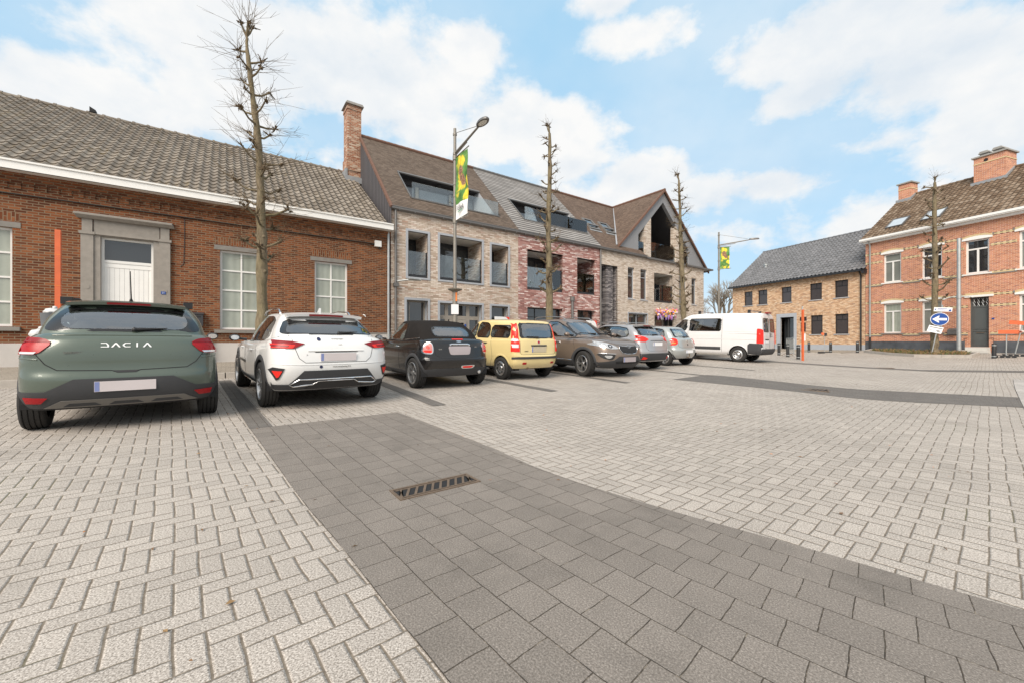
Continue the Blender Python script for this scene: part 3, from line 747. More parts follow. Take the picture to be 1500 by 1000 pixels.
    b = MB(); b.tube([(4.74,-.06,4.56), (4.74,-.09,4.49)], .03, 8); b.build('lamp_head', M_['black'], ab)
    b = MB(); b.tube([(4.15,-.02,1.98), (4.2,-.06,1.96), (4.23,-.05,1.90)], .02, 8); b.build('wall_hook', M_['white'], r)
    b = MB(); b.box(-.93, -.56, -.16, -.002, 1.46, 1.80); b.prism([(-.95,-.002,1.80), (-.95,-.18,1.80), (-.95,-.18,1.815), (-.95,-.002,1.87)], (.41,0,0)); mbx = b.build('mailbox', M_['mailbox'], r)
    b = MB(); b.box(-.88, -.61, -.163, -.1605, 1.71, 1.74); b.build('slot', M_['dark'], mbx)
    b = MB(); b.tube([(-.745,-.1605,1.67), (-.745,-.166,1.67)], .012, 10); b.build('lock', M_['chrome'], mbx)
M_['brick_red2'] = bricks('chimney_brick', [(0,(.17,.055,.03)), (.4,(.30,.105,.055)), (.7,(.38,.16,.09)), (.85,(.55,.45,.36)), (1,(.24,.09,.05))], (.40,.31,.23), .215, .065, .012, .3)
hall()

# ---- three joined apartment houses
def gutter(root, x0, x1, y=-.16, z=6.12):
    b = MB(); b.prism([(x0,y,z+.09), (x0,y-.0,z), (x0,y+.10,z-.05), (x0,y+.15,z-.05), (x0,y+.15,z+.09)], (x1-x0,0,0))
    b.box(x0, x1, y-.012, y+.02, z+.08, z+.105); x = x0+.3
    while x < x1: b.box(x, x+.03, y-.006, y+.155, z-.052, z+.106); x += .62
    return b.build('gutter', M_['gutter'], root)

def pipe(root, x, y=-.07, z0=.35, z1=6.1, r=.045, mat='gutter'):
    b = MB(); b.tube([(x,y,z0), (x,y,z1)], r, 12)
    for z in lin(z0+.8, z1-.4, 3): b.tube([(x,y,z), (x,y,z+.05)], r+.01, 12)
    return b.build('downpipe', M_[mat], root, smooth=40)

RY0, RZ0, RY1, RZ1 = -.15, 6.16, 4.4, 10.75
def roof_opening(root, x0, x1, v0, v1, M, frames, name='roof_terrace'):
    """terrace cut into a roof slope: cheeks, soffit, glass wall and balustrade"""
    p0 = M @ Vector((0, v0, 0)); p1 = M @ Vector((0, v1, 0))
    yb = p1.y+.55; zf, zt = p0.z-.05, p1.z
    b = MB()
    for x in (x0, x1):
        q = [(x,p0.y,p0.z), (x,p1.y,p1.z), (x,yb,zt), (x,yb,zf), (x,p0.y,zf)]
        b.poly(q, 1 if x == x1 else 1)
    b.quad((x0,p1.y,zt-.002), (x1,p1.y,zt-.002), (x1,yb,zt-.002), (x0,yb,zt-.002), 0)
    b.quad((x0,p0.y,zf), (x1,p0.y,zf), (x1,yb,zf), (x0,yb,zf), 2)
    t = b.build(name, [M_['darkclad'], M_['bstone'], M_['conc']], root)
    c = [x0+.01]+list(frames)+[x1-.01]
    for k, (a, e) in enumerate(zip(c, c[1:])):
        if k % 2 == 0: window(t, a, e, zf+.02, zt-.28, yb-.06, fw=.05, fmat='anthra', pmat='pane_sky', name='terrace_door')
        else:
            q = MB(); q.box(a, e, yb-.10, yb-.02, zf+.02, zt-.28); q.build('post', M_['taupe'], t)
    q = MB(); q.box(x0+.01, x1-.01, yb-.12, yb-.01, zt-.28, zt-.004); q.build('lintel', M_['darkclad'], t)
    q = MB(); q.box(x0+.02, x1+.14, p0.y-.03, p0.y-.012, p0.z+.02, p0.z+.66); bl = q.build('balustrade', M_['balus'], t)
    q = MB(); q.box(x0-.02, x1+.2, p0.y-.06, p0.y+.02, p0.z-.03, p0.z+.018); q.build('rail_foot', M_['gutter'], bl)
    q = MB(); q.M = M; q.box(x0-.04, x1+.02, v1-.03, v1+.08, .004, .06); q.box(x0-.05, x0, v0, v1-.03, .004, .05)
    q.build('flashing', M_['gutter'], t)
    q = MB(); q.box((x0+x1)/2-.1, (x0+x1)/2+.1, p1.y+.2, p1.y+.3, zt-.10, zt-.003); q.build('lamp', M_['black'], t)
    return t

def roof_shell(root, x0, x1, mat, holes=(), name='roof', back=True):
    M, Lg = slope(RY0, RZ0, RY1, RZ1); b = MB(); b.M = M @ Matrix(((1,0,0,0),(0,0,1,0),(0,-1,0,0),(0,0,0,1)))
    b.panel(x0, x1, 0, Lg, holes, 0, 0)
    if back:
        M2, L2 = slope(8.95, 6.16, RY1, RZ1); b.M = M2
        b.quad((x1,0,0), (x0,0,0), (x0,L2,0), (x1,L2,0), 0, [(x1,0),(x0,0),(x0,L2),(x1,L2)])
    o = b.build(name, M_[mat], root)
    b = MB(); x = x0
    while x < x1-.05:
        b.tube([(x,RY1,RZ1+.01), (min(x+.33, x1),RY1,RZ1+.01)], [.10,.09], 8); x += .33
    b.build('ridge_tiles', M_['verge' if mat != 'stripe' else 'gutter'], o, smooth=40)
    return o, M

def house_cream():
    r = thing('apartment_house', 'cream brick apartment house with grey stone window surrounds beside the low red hall', 'building', W(0,15.4), ANG, 'joined apartment houses')
    X0, X1 = 5.20, 11.30
    up = [(5.88,6.72,3.56,5.37), (7.25,9.29,3.56,5.42), (9.79,10.72,3.56,5.38)]
    lo = [(5.82,6.72,.40,2.64), (7.25,9.29,.40,2.60), (9.79,10.70,.40,2.60)]
    b = MB(); b.panel(X0, X1, 0, 6.16, up+lo, 0, .10)
    b.quad((X0,8.8,0), (X0,0,0), (X0,0,6.16), (X0,8.8,6.16)); b.quad((X1,8.8,0), (X0,8.8,0), (X0,8.8,6.16), (X1,8.8,6.16))
    b.build('wall', M_['brick_cream'], r)
    b = MB(); b.poly([(X0-.02,-.12,5.3), (X0-.02,-.12,6.14), (X0-.02,4.4,10.70), (X0-.02,8.9,6.14), (X0-.02,8.9,5.3)]); ga = b.build('gable_cladding', M_['slate'], r)
    b = MB()
    for k in range(22):
        y = -.10+k*.2
        if y < 4.3: b.box(X0-.032, X0-.0205, y, y+.012, 5.4, 6.1+(y+.1)*1.0)
    b.build('cladding_battens', M_['darkclad'], ga)
    loggia(r, *up[0], 1.3, 'brick_cream', [6.3], surround=True); loggia(r, *up[1], 1.3, 'brick_cream', [7.95, 8.6], surround=True); loggia(r, *up[2], 1.3, 'brick_cream', [10.2], surround=True)
    window(r, *lo[0], y=.30, cols=[6.05], fmat='taupe', surround=(.09,.03))
    w = window(r, *lo[1], y=.25, cols=[7.68, 8.72], rows=[2.02], mw=.16, fmat='taupe', surround=(.09,.03), name='shop_front')
    b = MB(); b.box(7.80, 7.90, .20, .245, .42, 1.93); b.box(8.5, 8.62, .20, .245, .42, 1.93); b.box(7.9, 8.5, .20, .245, 1.80, 1.93); dd = b.build('entrance_door', M_['taupe'], w)
    b = MB(); b.box(8.52, 8.60, .185, .199, 1.0, 1.75); b.build('door_handle', M_['signblue'], dd)
    window(r, *lo[2], y=.2, fmat='taupe', surround=(.09,.03))
    sl, Lg = slope(RY0, RZ0, RY1, RZ1); f = Lg/(RY1-RY0); v0, v1 = (.62+.15)*f, (2.17+.15)*f
    rf, M = roof_shell(r, X0, 11.32, 'flat_brown', [(6.26, 10.42, v0, v1)])
    roof_opening(rf, 6.26, 10.42, v0, v1, M, [7.25, 7.4, 9.0, 9.12])
    b = MB(); b.M = M
    x = 0
    while x < Lg-.1: b.box(X0-.07, X0+.02, x, x+.15, -.05, .045); x += .16
    b.build('verge_tiles', M_['verge'], rf)
    gutter(r, X0-.02, 11.30); pipe(r, 5.36)
    b = MB(); b.box(5.28, 5.46, -.16, -.0, 3.12, 3.26); hp = b.build('hopper', M_['gutter'], r)
    b = MB(); b.tube([(5.4,-.14,3.32), (5.7,-.45,3.36), (6.1,-.75,3.36)], [.03,.035,.05], 10); b.box(5.7, 6.12, -.78, -.42, 3.36, 3.39); b.build('lamp_arm', M_['steel'], r, smooth=40)
def house_red():
    r = thing('apartment_house', 'red and white mottled brick apartment house with striped grey roof', 'building', W(0,15.4), ANG, 'joined apartment houses')
    X0, X1 = 11.304, 17.0
    up = [(11.83,14.14,3.50,5.43), (15.16,16.53,3.52,5.43)]; lo = [(11.84,14.14,.38,2.65), (15.18,16.53,.38,2.66)]
    b = MB(); b.panel(X0, X1, 0, 6.16, up+lo, -.012, .30)
    b.quad((X1,8.8,0), (X0,8.8,0), (X0,8.8,6.16), (X1,8.8,6.16)); b.quad((X0,8.8,0), (X0,-.012,0), (X0,-.012,6.16), (X0,8.8,6.16)); b.quad((X1,-.012,0), (X1,8.8,0), (X1,8.8,6.16), (X1,-.012,6.16)); b.build('wall', M_['brick_pink'], r)
    loggia(r, *up[0], 1.5, 'brick_pink', [12.7, 13.5], rail=1.12); loggia(r, *up[1], 1.5, 'brick_pink', [15.7], rail=1.12)
    window(r, *lo[0], y=.24, cols=[12.5,13.3], rows=[2.2,1.7], fmat='anthra'); window(r, *lo[1], y=.24, cols=[15.85], rows=[2.2,1.7], fmat='anthra')
    sl, Lg = slope(RY0, RZ0, RY1, RZ1); f = Lg/(RY1-RY0); v0, v1 = (.82+.15)*f, (2.2+.15)*f
    rf, M = roof_shell(r, 11.325, 17.02, 'stripe', [(12.28, 16.58, v0, v1)])
    roof_opening(rf, 12.28, 16.58, v0, v1, M, [12.95, 13.1, 14.9, 15.02, 15.6, 15.72])
    gutter(r, 11.31, 17.0); pipe(r, 16.9)
    b = MB(); b.tube([(14.75,-.08,.38), (14.75,-.08,3.1)], .07, 12); b.tube([(14.75,-.08,3.1), (14.75,-.08,3.32)], [.12,.13], 12); b.build('vent_pipe', M_['gutter'], r, smooth=40)
M_['roofframe'] = plain('roof_window_frame', (.15,.145,.14), .5)
def house_gable():
    r = thing('apartment_house', 'beige brick apartment house with a tall open grey gable', 'building', W(0,15.4), ANG, 'joined apartment houses')
    X0, X1 = 17.004, 27.6
    nar = [(19.32,19.92,3.53,5.38), (20.50,21.14,3.53,5.38), (25.0,25.45,3.53,5.30), (26.06,26.66,3.53,5.33)]
    big = (21.85,23.86,3.46,5.29); lo = (19.36,21.15,1.5,2.66); ent = (21.9,24.0,.38,2.62); rec = (17.06,18.40,.38,5.30)
    b = MB(); b.panel(X0, X1, 0, 6.16, nar+[big, lo, ent, rec], .006, .12)
    b.quad((X1,.006,0), (X1,8.8,0), (X1,8.8,6.16), (X1,.006,6.16)); b.quad((X1,8.8,0), (X0,8.8,0), (X0,8.8,6.16), (X1,8.8,6.16)); b.build('wall', M_['brick_beige'], r)
    for w in nar: window(r, *w, y=.10, rows=[w[2]+1.35], fmat='bstone', fw=.05, sill=(.04,.06,.03,'bstone'))
    window(r, *lo, y=.12, cols=[20.25], fmat='bstone', surround=(.06,.02))
    window(r, *ent, y=.4, cols=[22.6, 23.3], fmat='taupe', name='shop_front', pmat='pane_dark')
    loggia(r, *big, 1.6, 'brick_beige', [22.5], rail=1.12)
    b = MB(); x0, x1, z0, z1 = rec; d = .36
    b.quad((x0,.01,z0), (x0,.01,z1), (x0,d,z1), (x0,d,z0)); b.quad((x1,.01,z1), (x1,.01,z0), (x1,d,z0), (x1,d,z1)); b.quad((x0,.01,z1), (x1,.01,z1), (x1,d,z1), (x0,d,z1))
    b.panel(x0, x1, z0, z1, [(17.08,17.56,.40,2.6), (17.08,17.58,3.4,5.25)], d, .1); b.box(17.62, 18.15, .14, d-.002, z0, z1-.003)
    rc = b.build('recess', M_['brick_dark'], r)
    window(rc, 17.08, 17.56, .40, 2.6, d+.05, fmat='anthra', name='door'); window(rc, 17.08, 17.58, 3.4, 5.25, d+.05, fmat='anthra')
    # main slope up to the valley, then the cross gable
    k = 15.7/15.4; gx = lambda t: t*k; gzz = lambda z: (z-1)*k+1
    sl = (RZ1-RZ0)/(RY1-RY0); zz = lambda y: RZ0+(y-RY0)*sl; Ls = sqrt(1+sl*sl)
    AX = gx(22.77); AZ = gzz(10.62); LX = 18.72; LZ = zz(.30); RX = gx(27.75); RZ = gzz(6.10)
    b = MB(); pl = [(17.02,RY0), (20.95,RY0), (20.95,.30), (LX,.30), (AX,RY1-.02), (17.02,RY1-.02)]
    b.poly([(x,y,zz(y)) for x, y in pl], 0, [(x,(y-RY0)*Ls) for x, y in pl])
    b.quad((17.02,8.95,6.16), (AX,8.95,6.16), (AX,RY1,RZ1), (17.02,RY1,RZ1), 0, [(17,0),(23,0),(23,6.4),(17,6.4)])
    sL = sqrt((AX-LX)**2+(AZ-LZ)**2); sR = sqrt((RX+.3-AX)**2+(AZ-RZ+.2)**2)
    b.quad((LX,.16,LZ), (LX,4.6,LZ), (AX,4.6,AZ), (AX,.16,AZ), 0, [(.16,0),(4.6,0),(4.6,sL),(.16,sL)])
    b.quad((AX,.16,AZ), (AX,8.9,AZ), (RX+.3,8.9,RZ-.2), (RX+.3,.16,RZ-.2), 0, [(.16,sR),(8.9,sR),(8.9,0),(.16,0)])
    rf = b.build('roof', M_['flat_brown2'], r)
    b = MB(); x = 17.02
    while x < AX-.2: b.tube([(x,RY1,RZ1+.01), (x+.33,RY1,RZ1+.01)], [.10,.09], 8); x += .33
    y = .14
    while y < 4.5: b.tube([(AX,y,AZ+.01), (AX,y+.33,AZ+.01)], [.10,.09], 8); y += .33
    b.build('ridge_tiles', M_['verge'], rf, smooth=40)
    b = MB()
    for (xa, za, xb, zb) in ((LX,LZ,AX,AZ), (RX+.3,RZ-.2,AX,AZ)):
        n = 34; dz = zb-za; dx = xb-xa
        for i in range(n):
            f0, f1 = i/n, (i+.93)/n
            p, q = (xa+dx*f0, za+dz*f0), (xa+dx*f1, za+dz*f1)
            b.prism([(p[0],.13,p[1]-.10), (q[0],.13,q[1]-.10), (q[0],.13,q[1]+.035), (p[0],.13,p[1]+.05)], (0,.10,0))
    b.build('verge_tiles', M_['verge'], rf)
    b = MB(); n = 10; vv = [Vector((LX,.30,LZ)), Vector((AX,RY1-.02,zz(RY1-.02)))]
    d = (vv[1]-vv[0]); b.prism([vv[0]+Vector((-.10,0,.03)), vv[0]+Vector((.10,.06,.08)), vv[1]+Vector((.10,.06,.08)), vv[1]+Vector((-.10,0,.03))], (0,0,.02)); b.build('valley_flashing', M_['bstone'], rf)
    for cx in (17.95, 19.35):                                       # two roof windows
        M, _ = slope(RY0, RZ0, RY1, RZ1); q = MB(); q.M = M; v0, v1 = 2.05, 3.18; w = .42; t = .09
        for x0, x1, a, e in [(cx-w,cx-w+t,v0,v1), (cx+w-t,cx+w,v0,v1), (cx-w+t,cx+w-t,v0,v0+.13), (cx-w+t,cx+w-t,v1-t,v1)]: q.box(x0, x1, a, e, .0, .09)
        q.box(cx-w+.0, cx+w-.0, v0+.30, v0+.42, .092, .16)
        rw = q.build('roof_window', M_['roofframe'], rf); q = MB(); q.M = M; q.quad((cx-w+.02,v0+.02,.05), (cx+w-.02,v0+.02,.05), (cx+w-.02,v1-.02,.05), (cx-w+.02,v1-.02,.05)); q.build('pane', M_['pane_dark'], rw)
        q = MB(); q.M = M; q.box(cx-w-.08, cx+w+.08, v0-.16, v0-.005, .004, .02); q.build('flashing', M_['lead'], rw)
    # open gable
    gy = .30; B0 = gzz(6.12); iL, iR = gx(20.29), gx(25.70); iA = gzz(9.86); zL = gzz(7.43); zR = gzz(7.18)
    b = MB()
    b.prism([(LX,gy,LZ-.02), (iL,gy,LZ-.02), (iL,gy,zL), (AX,gy,iA), (AX,gy,AZ-.04)], (0,.22,0))
    b.prism([(AX,gy,AZ-.04), (AX,gy,iA), (iR,gy,zR), (iR,gy,B0), (RX+.1,gy,B0-.02)], (0,.22,0))
    b.build('gable_board', M_['cladgrey'], r)
    b = MB(); dp = 2.6; yb = gy+dp; y0 = gy+.215
    b.quad((iL,y0,B0-.1), (iL,y0,zL), (iL,yb,zL), (iL,yb,B0-.1), 1); b.quad((iR,y0,zR), (iR,y0,B0-.1), (iR,yb,B0-.1), (iR,yb,zR), 1)
    b.quad((iL,y0,zL), (AX,y0,iA), (AX,yb,iA), (iL,yb,zL), 0); b.quad((AX,y0,iA), (iR,y0,zR), (iR,yb,zR), (AX,yb,iA), 0)
    b.quad((iL,y0-.2,B0-.06), (iR,y0-.2,B0-.06), (iR,yb,B0-.06), (iL,yb,B0-.06), 2)
    b.poly([(iL,yb,B0-.06), (iR,yb,B0-.06), (iR,yb,zR), (AX,yb,iA), (iL,yb,zL)], 0)
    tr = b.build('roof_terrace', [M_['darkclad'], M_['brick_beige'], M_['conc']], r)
    window(tr, gx(20.6), gx(21.9), B0, B0+2.0, yb-.07, fmat='anthra', pmat='pane_door', name='terrace_door'); window(tr, gx(22.3), gx(24.2), B0, B0+2.2, yb-.07, cols=[gx(23.2)], fmat='anthra', pmat='pane_door', name='terrace_door')
    tp = lambda x: (zL+(x-iL)*(iA-zL)/(AX-iL)) if x < AX else (zR+(iR-x)*(iA-zR)/(iR-AX))
    for x0, x1 in ((gx(20.92), gx(21.53)), (gx(24.19), gx(24.66))):
        b = MB(); b.prism([(x0,gy+.002,B0-.05), (x1,gy+.002,B0-.05), (x1,gy+.002,tp(x1)-.004), (x0,gy+.002,tp(x0)-.004)], (0,.40,0)); b.build('pier', M_['brick_beige'], r)
    for x0, x1, h in ((iL+.02, gx(20.92)-.02, .95), (gx(21.53)+.03, gx(24.19)-.03, 1.08), (gx(24.66)+.03, iR-.02, .95)):
        b = MB(); b.box(x0, x1, gy+.06, gy+.075, B0, B0+h); bl = b.build('balustrade', M_['balus'], r)
        b = MB(); b.box(x0, x1, gy+.05, gy+.085, B0-.03, B0-.002); b.build('rail_foot', M_['anthra'], bl)
    b = MB(); b.box(20.97, RX+.35, -.14, .36, 6.06, 6.165); b.build('string_course', M_['gutter'], r)
    gutter(r, 17.01, 20.96); pipe(r, 24.55, z0=3.3)
    b = MB(); b.box(24.35, 24.75, -.5, -.14, 3.02, 3.2); b.tube([(24.1,-.3,3.3), (24.5,-.2,3.22)], .03, 8); b.build('lamp_arm', M_['gutter'], r)
M_['brick_beige'] = bricks('beige_mixed_brick', [(0,(0.385,0.305,0.232)), (.25,(0.538,0.451,0.371)), (.5,(0.636,0.556,0.469)), (.8,(0.689,0.624,0.551)), (.94,(0.419,0.317,0.245)), (1,(0.732,0.681,0.623))], (0.372,0.314,0.263), .24, .058, .008, .18, 1.0)
M_['flat_brown2'] = tiled('brown_small_tile', [(0,(0.104,0.068,0.048)), (.5,(0.134,0.091,0.067)), (1,(0.168,0.117,0.086))], ((0.143,0.112,0.046), .72), .17, .135, .85, .24)
house_cream(); house_red(); house_gable()

# ---- sandy brick house across the street
def house_sand():
    ax = Vector((.369,-.929,0)).normalized()
    r = thing('brick_house', 'sandy brick house with dark framed windows and glossy grey tiled roof', 'building', (25.4,28.8,0), atan2(ax.y, ax.x))
    X0, X1 = -10.95, -.12
    up = [(-9.72,-8.88), (-8.34,-7.46), (-6.20,-5.34), (-3.89,-2.99), (-2.09,-1.20)]; lo = [(-3.83,-2.94), (-2.07,-1.18)]
    W_ = [(a,c,4.30,5.60) for a, c in up]+[(a,c,1.56,3.06) for a, c in lo]+[(-9.6,-8.7,1.56,3.06)]
    door = (-6.27,-5.13,.30,3.03)
    b = MB(); b.panel(X0, X1, 0, 6.2, W_+[door], 0, .14)
    b.quad((X0,9,0), (X0,0,0), (X0,0,6.2), (X0,9,6.2)); b.quad((X1,0,0), (X1,9,0), (X1,9,6.2), (X1,0,6.2)); b.poly([(X0,0,6.2), (X0,9,6.2), (X0,4.58,9.95)]); b.poly([(X1,0,6.2), (X1,9,6.2), (X1,4.58,9.95)])
    b.quad((X1,9,0), (X0,9,0), (X0,9,6.2), (X1,9,6.2))
    for w in W_:
        a, c, z = w[0]-.02, w[1]+.02, w[3]; b.quad((a,-.003,z), (c,-.003,z), (c,-.003,z+.2), (a,-.003,z+.2), 0, [(z,a),(z,c),(z+.2,c),(z+.2,a)])
    b.build('wall', M_['brick_sand'], r)
    b = MB(); b.box(X0-.01, -6.58, -.03, -.001, .1, .76); b.box(-4.93, X1, -.03, -.001, .1, .76); b.build('plinth', M_['bstone'], r)
    for w in W_:
        window(r, *w, y=.09, cols=[((w[0]+w[1])/2, w[3]-.42, w[3])], rows=[w[3]-.42], fw=.06, fmat='anthra', pmat='pane_blind', sill=(.08,.07,.05,'bstone'))
    b = MB(); b.box(-6.60, -6.27, -.05, .13, .30, 3.34); b.box(-5.13, -4.91, -.05, .13, .30, 3.34); b.box(-6.27, -5.13, -.05, .13, 3.03, 3.34); b.build('door_surround', M_['bstone'], r)
    d = window(r, -6.27, -5.13, .30, 3.03, .5, cols=[-5.85], fw=.07, mw=.07, fmat='anthra', pmat='pane_dark', name='door')
    b = MB(); b.tube([(-5.6,.47,1.35), (-5.2,.47,1.35)], .018, 8); b.build('door_handle', M_['steel'], d)
    b = MB(); M, Lg = slope(-.30, 6.18, 4.58, 10.0); pantiles(b, M, 11.2, Lg, .28, .36, .070, .036, 7, 0, -11.2)
    b.quad((X0-.2,9.3,6.1), (X1,9.3,6.1), (X1,4.58,10), (X0-.2,4.58,10)); rf = b.build('roof', M_['grey_pantile'], r, smooth=45)
    b = MB(); x = -11.2
    while x < -.1: b.tube([(x,4.58,10.0), (x+.4,4.58,9.99)], [.12,.10], 8); x += .4
    b.build('ridge_tiles', M_['grey_pantile'], rf, smooth=40)
    b = MB(); b.box(X0-.22, .0, -.42, -.26, 6.03, 6.17); b.box(X0-.2, 0, -.26, -.005, 6.12, 6.16); b.box(-.16, 0, -.42, -.02, 5.85, 6.17)
    b.build('gutter', M_['anthra'], r)
    b = MB(); b.tube([(-.35,-.32,6.05), (-.35,-.08,5.75), (-.35,-.08,.38)], .05, 10); b.build('downpipe', M_['black'], r)
    b = MB(); b.tube([(-9.05,2.0,7.6), (-9.05,2.0,8.12)], .13, 12); b.tube([(-9.05,2.0,8.12), (-9.05,2.0,8.25)], .19, 12); b.build('flue', M_['steel'], rf, smooth=40)
    # low brick porch further left, hidden part of the plot
house_sand()

# ---- orange brick terrace on the right
def house_orange():
    ax = Vector((.33,-.944,0)).normalized()
    r = thing('brick_house', 'orange brick two storey house with cream bands, white windows and mossy brown roof', 'building', (25.4,28.8,0), atan2(ax.y, ax.x))
    X0, X1 = -.10, 14.0
    up = [(.97,1.95,5.02,6.98), (3.02,4.0,5.02,6.98), (5.04,6.02,4.98,6.96), (7.14,8.14,4.98,7.02), (10.2,11.2,4.98,6.98)]
    lo = [(.97,1.96,1.56,3.58), (3.02,4.0,1.56,3.56), (7.14,8.14,1.50,3.56), (10.2,11.2,1.5,3.56)]; door = (5.21,6.01,.68,3.58)
    b = MB(); b.panel(X0, X1, 0, 8.0, up+lo+[door], 0, .14)
    b.quad((X0,9,0), (X0,0,0), (X0,0,8), (X0,9,8)); b.quad((X1,0,0), (X1,9,0), (X1,9,8), (X1,0,8)); b.quad((X1,9,0), (X0,9,0), (X0,9,8), (X1,9,8))
    b.poly([(X0,0,8), (X0,9,8), (X0,4.3,11.7)]); b.build('wall', M_['brick_orange'], r)
    b = MB(); b.panel(X0, X1, .1, 1.01, [(5.02,6.2,.05,1.2)], -.03, .03); b.quad((X0,-.03,1.01), (5.02,-.03,1.01), (5.02,-.001,1.015), (X0,-.001,1.015)); b.quad((6.2,-.03,1.01), (X1,-.03,1.01), (X1,-.001,1.015), (6.2,-.001,1.015))
    b.build('plinth', M_['plinth_blue'], r)
    ho = up+lo+[door]
    for z, sill in [(7.12,0), (6.52,0), (4.93,1), (3.70,0), (3.06,0), (1.46,1)]:              # cream bands with dark header bricks
        cuts = sorted([(h[0]-.06, h[1]+.06) for h in ho if h[2]-.16 < z < h[3]+.30])
        x = X0+.005; segs = []
        for a, c in cuts:
            if a > x: segs.append((x, a))
            x = max(x, c)
        segs.append((x, X1))
        for a, c in segs:
            b = MB(); b.box(a, c, -.010, -.0005, z-.035, z+.035, 0)
            b.box(a, c, -.007, -.0006, z+.036, z+.070, 1)
            if sill: b.box(a, c, -.035, -.0007, z-.10, z-.036, 2)
            else: b.box(a, c, -.007, -.0008, z-.070, z-.036, 1)
            b.build('brick_band', [M_['brick_yellow'], M_['brick_band'], M_['sillstone']], r)
    for i, w in enumerate(up+lo):
        hz = w[3]-.55
        f = window(r, *w, y=.09, cols=[((w[0]+w[1])/2, w[2], hz)], rows=[hz], fw=.085, mw=.085, fmat='offwhite', pmat=['pane_net','pane_dark','pane_dark','pane_net','pane_net','pane_curtain','pane_net','pane_net','pane_net'][i], dep=.07, sill=(.12,.09,.06,'sillstone' if i > 4 else 'offwhite'))
        b = MB(); a, c, z = w[0]-.14, w[1]+.14, w[3]; n = 10
        for k in range(n):
            f0, f1 = k/n, (k+1)/n; h = lambda q: .10*(1-(2*q-1)**2)
            x0, x1 = a+(c-a)*f0, a+(c-a)*f1
            b.prism([(x0,-.04,z+.0), (x1,-.04,z+.0), (x1,-.04,z+.10+h(f1)), (x0,-.04,z+.10+h(f0))], (0,.0385,0), 0)
            b.prism([(x0+.03,-.02,z+.105+h(f0)), (x1+.02,-.02,z+.105+h(f1)), (x1,-.02,z+.21+h(f1)), (x0,-.02,z+.21+h(f0))], (0,.0185,0), 1)
        b.box(c, c+.06, -.03, -.001, z+.12, z+.24, 2); b.box(a-.06, a, -.03, -.001, z+.12, z+.24, 2)
        b.build('lintel', [M_['white'], M_['brick_yellow'], M_['sillstone']], f)
    b = MB(); a, c, z = 5.02, 6.2, 3.58; b.box(a, c, -.05, .0, z+.0, z+.12, 0); b.box(a+.02, c-.02, -.02, -.001, z+.125, z+.24, 1); b.build('door_head', [M_['white'], M_['brick_yellow']], r)
    d = window(r, 5.21, 6.01, .68, 3.58, .16, rows=[3.02,1.62], fw=.07, mw=.09, fmat='doorgrey', pmat='pane_dark', name='door')
    b = MB()
    for z0, z1 in ((.76,1.56), (1.68,2.96)): b.box(5.29, 5.93, .175, .20, z0, z1); b.box(5.35, 5.87, .165, .1748, z0+.07, z1-.07)
    b.build('door_leaf', M_['doorgrey'], d)
    b = MB()
    for k in range(4):
        x = 5.30+.18*k; b.tube([(x,.165,3.06), (x+.09,.165,3.28), (x,.165,3.5)], .012, 6); b.tube([(x+.09,.165,3.06), (x,.165,3.28), (x+.09,.165,3.5)], .012, 6)
    b.build('grille', M_['steel'], d)
    b = MB(); b.tube([(5.45,.14,1.5), (5.78,.14,1.5)], .02, 8); b.build('letter_flap', M_['iron'], d)
    b = MB(); b.box(5.15, 6.07, -.32, .15, .50, .675); b.box(5.0, 6.2, -.6, -.322, .34, .50); b.build('doorstep', M_['doorsill'], r)
    b = MB(); b.box(6.13, 6.23, -.025, -.002, 2.25, 2.33); b.build('house_number', M_['signblue'], r)
    b = MB(); b.box(4.32, 4.72, -.20, -.011, 1.42, 1.68); b.prism([(4.32,-.2,1.681), (4.72,-.2,1.681), (4.72,-.011,1.78), (4.32,-.011,1.78)], (0,0,.01)); b.build('mailbox', M_['gutter'], r)
    # eaves and roof
    b = MB(); b.box(X0-.15, X1, -.42, -.002, 8.06, 8.22); b.box(X0-.15, X1, -.46, -.40, 8.12, 8.25); b.box(X0-.05, X1, -.22, -.003, 7.92, 8.058); b.build('eaves_board', M_['white'], r)
    b = MB(); M, Lg = slope(-.42, 8.24, 4.3, 11.82); pantiles(b, M, 14.16, Lg, .24, .32, .045, .034, 6, 0, -.2)
    b.quad((X0-.1,9.3,8.0), (X1,9.3,8.0), (X1,4.3,11.8), (X0-.1,4.3,11.8)); rf = b.build('roof', M_['brown_pantile'], r, smooth=45)
    b = MB(); x = -.2
    while x < 13.9: b.tube([(x,4.3,11.82), (x+.38,4.3,11.81)], [.12,.10], 8); x += .38
    b.build('ridge_tiles', M_['brown_pantile'], rf, smooth=40)
    for x0, x1, y0, y1, z1, two in ((-.10,.62,3.75,4.6,12.62,0), (4.05,5.45,3.35,4.6,12.75,1)):
        b = MB(); b.box(x0, x1, y0, y1, 10.6, z1, 0); b.box(x0-.02, x1+.02, y0-.02, y1+.02, z1-.42, z1-.36, 1)
        ch = b.build('chimney', [M_['brick_orange'], M_['brick_yellow']], rf)
        b = MB(); b.box(x0-.09, x1+.09, y0-.09, y1+.09, z1+.002, z1+.09)
        if two:
            for q in (x0+.15, x0+.75): b.prism([(q,y0+.1,z1+.26), (q+.5,y0+.1,z1+.26), (q+.42,y0+.1,z1+.40), (q+.08,y0+.1,z1+.40)], (0,.9,0)); b.box(q+.05, q+.45, y0+.2, y0+.9, z1+.092, z1+.258)
        b.build('chimney_cap', M_['conc'], ch)
        b = MB(); b.tube([((x0+x1)/2-.15,y0-.012,z1-.24), ((x0+x1)/2-.15,y0+.0,z1-.24)], .10, 12); b.build('vent_hole', M_['dark'], ch) if two else None
        zb = 8.24+(y0+.42)*.758
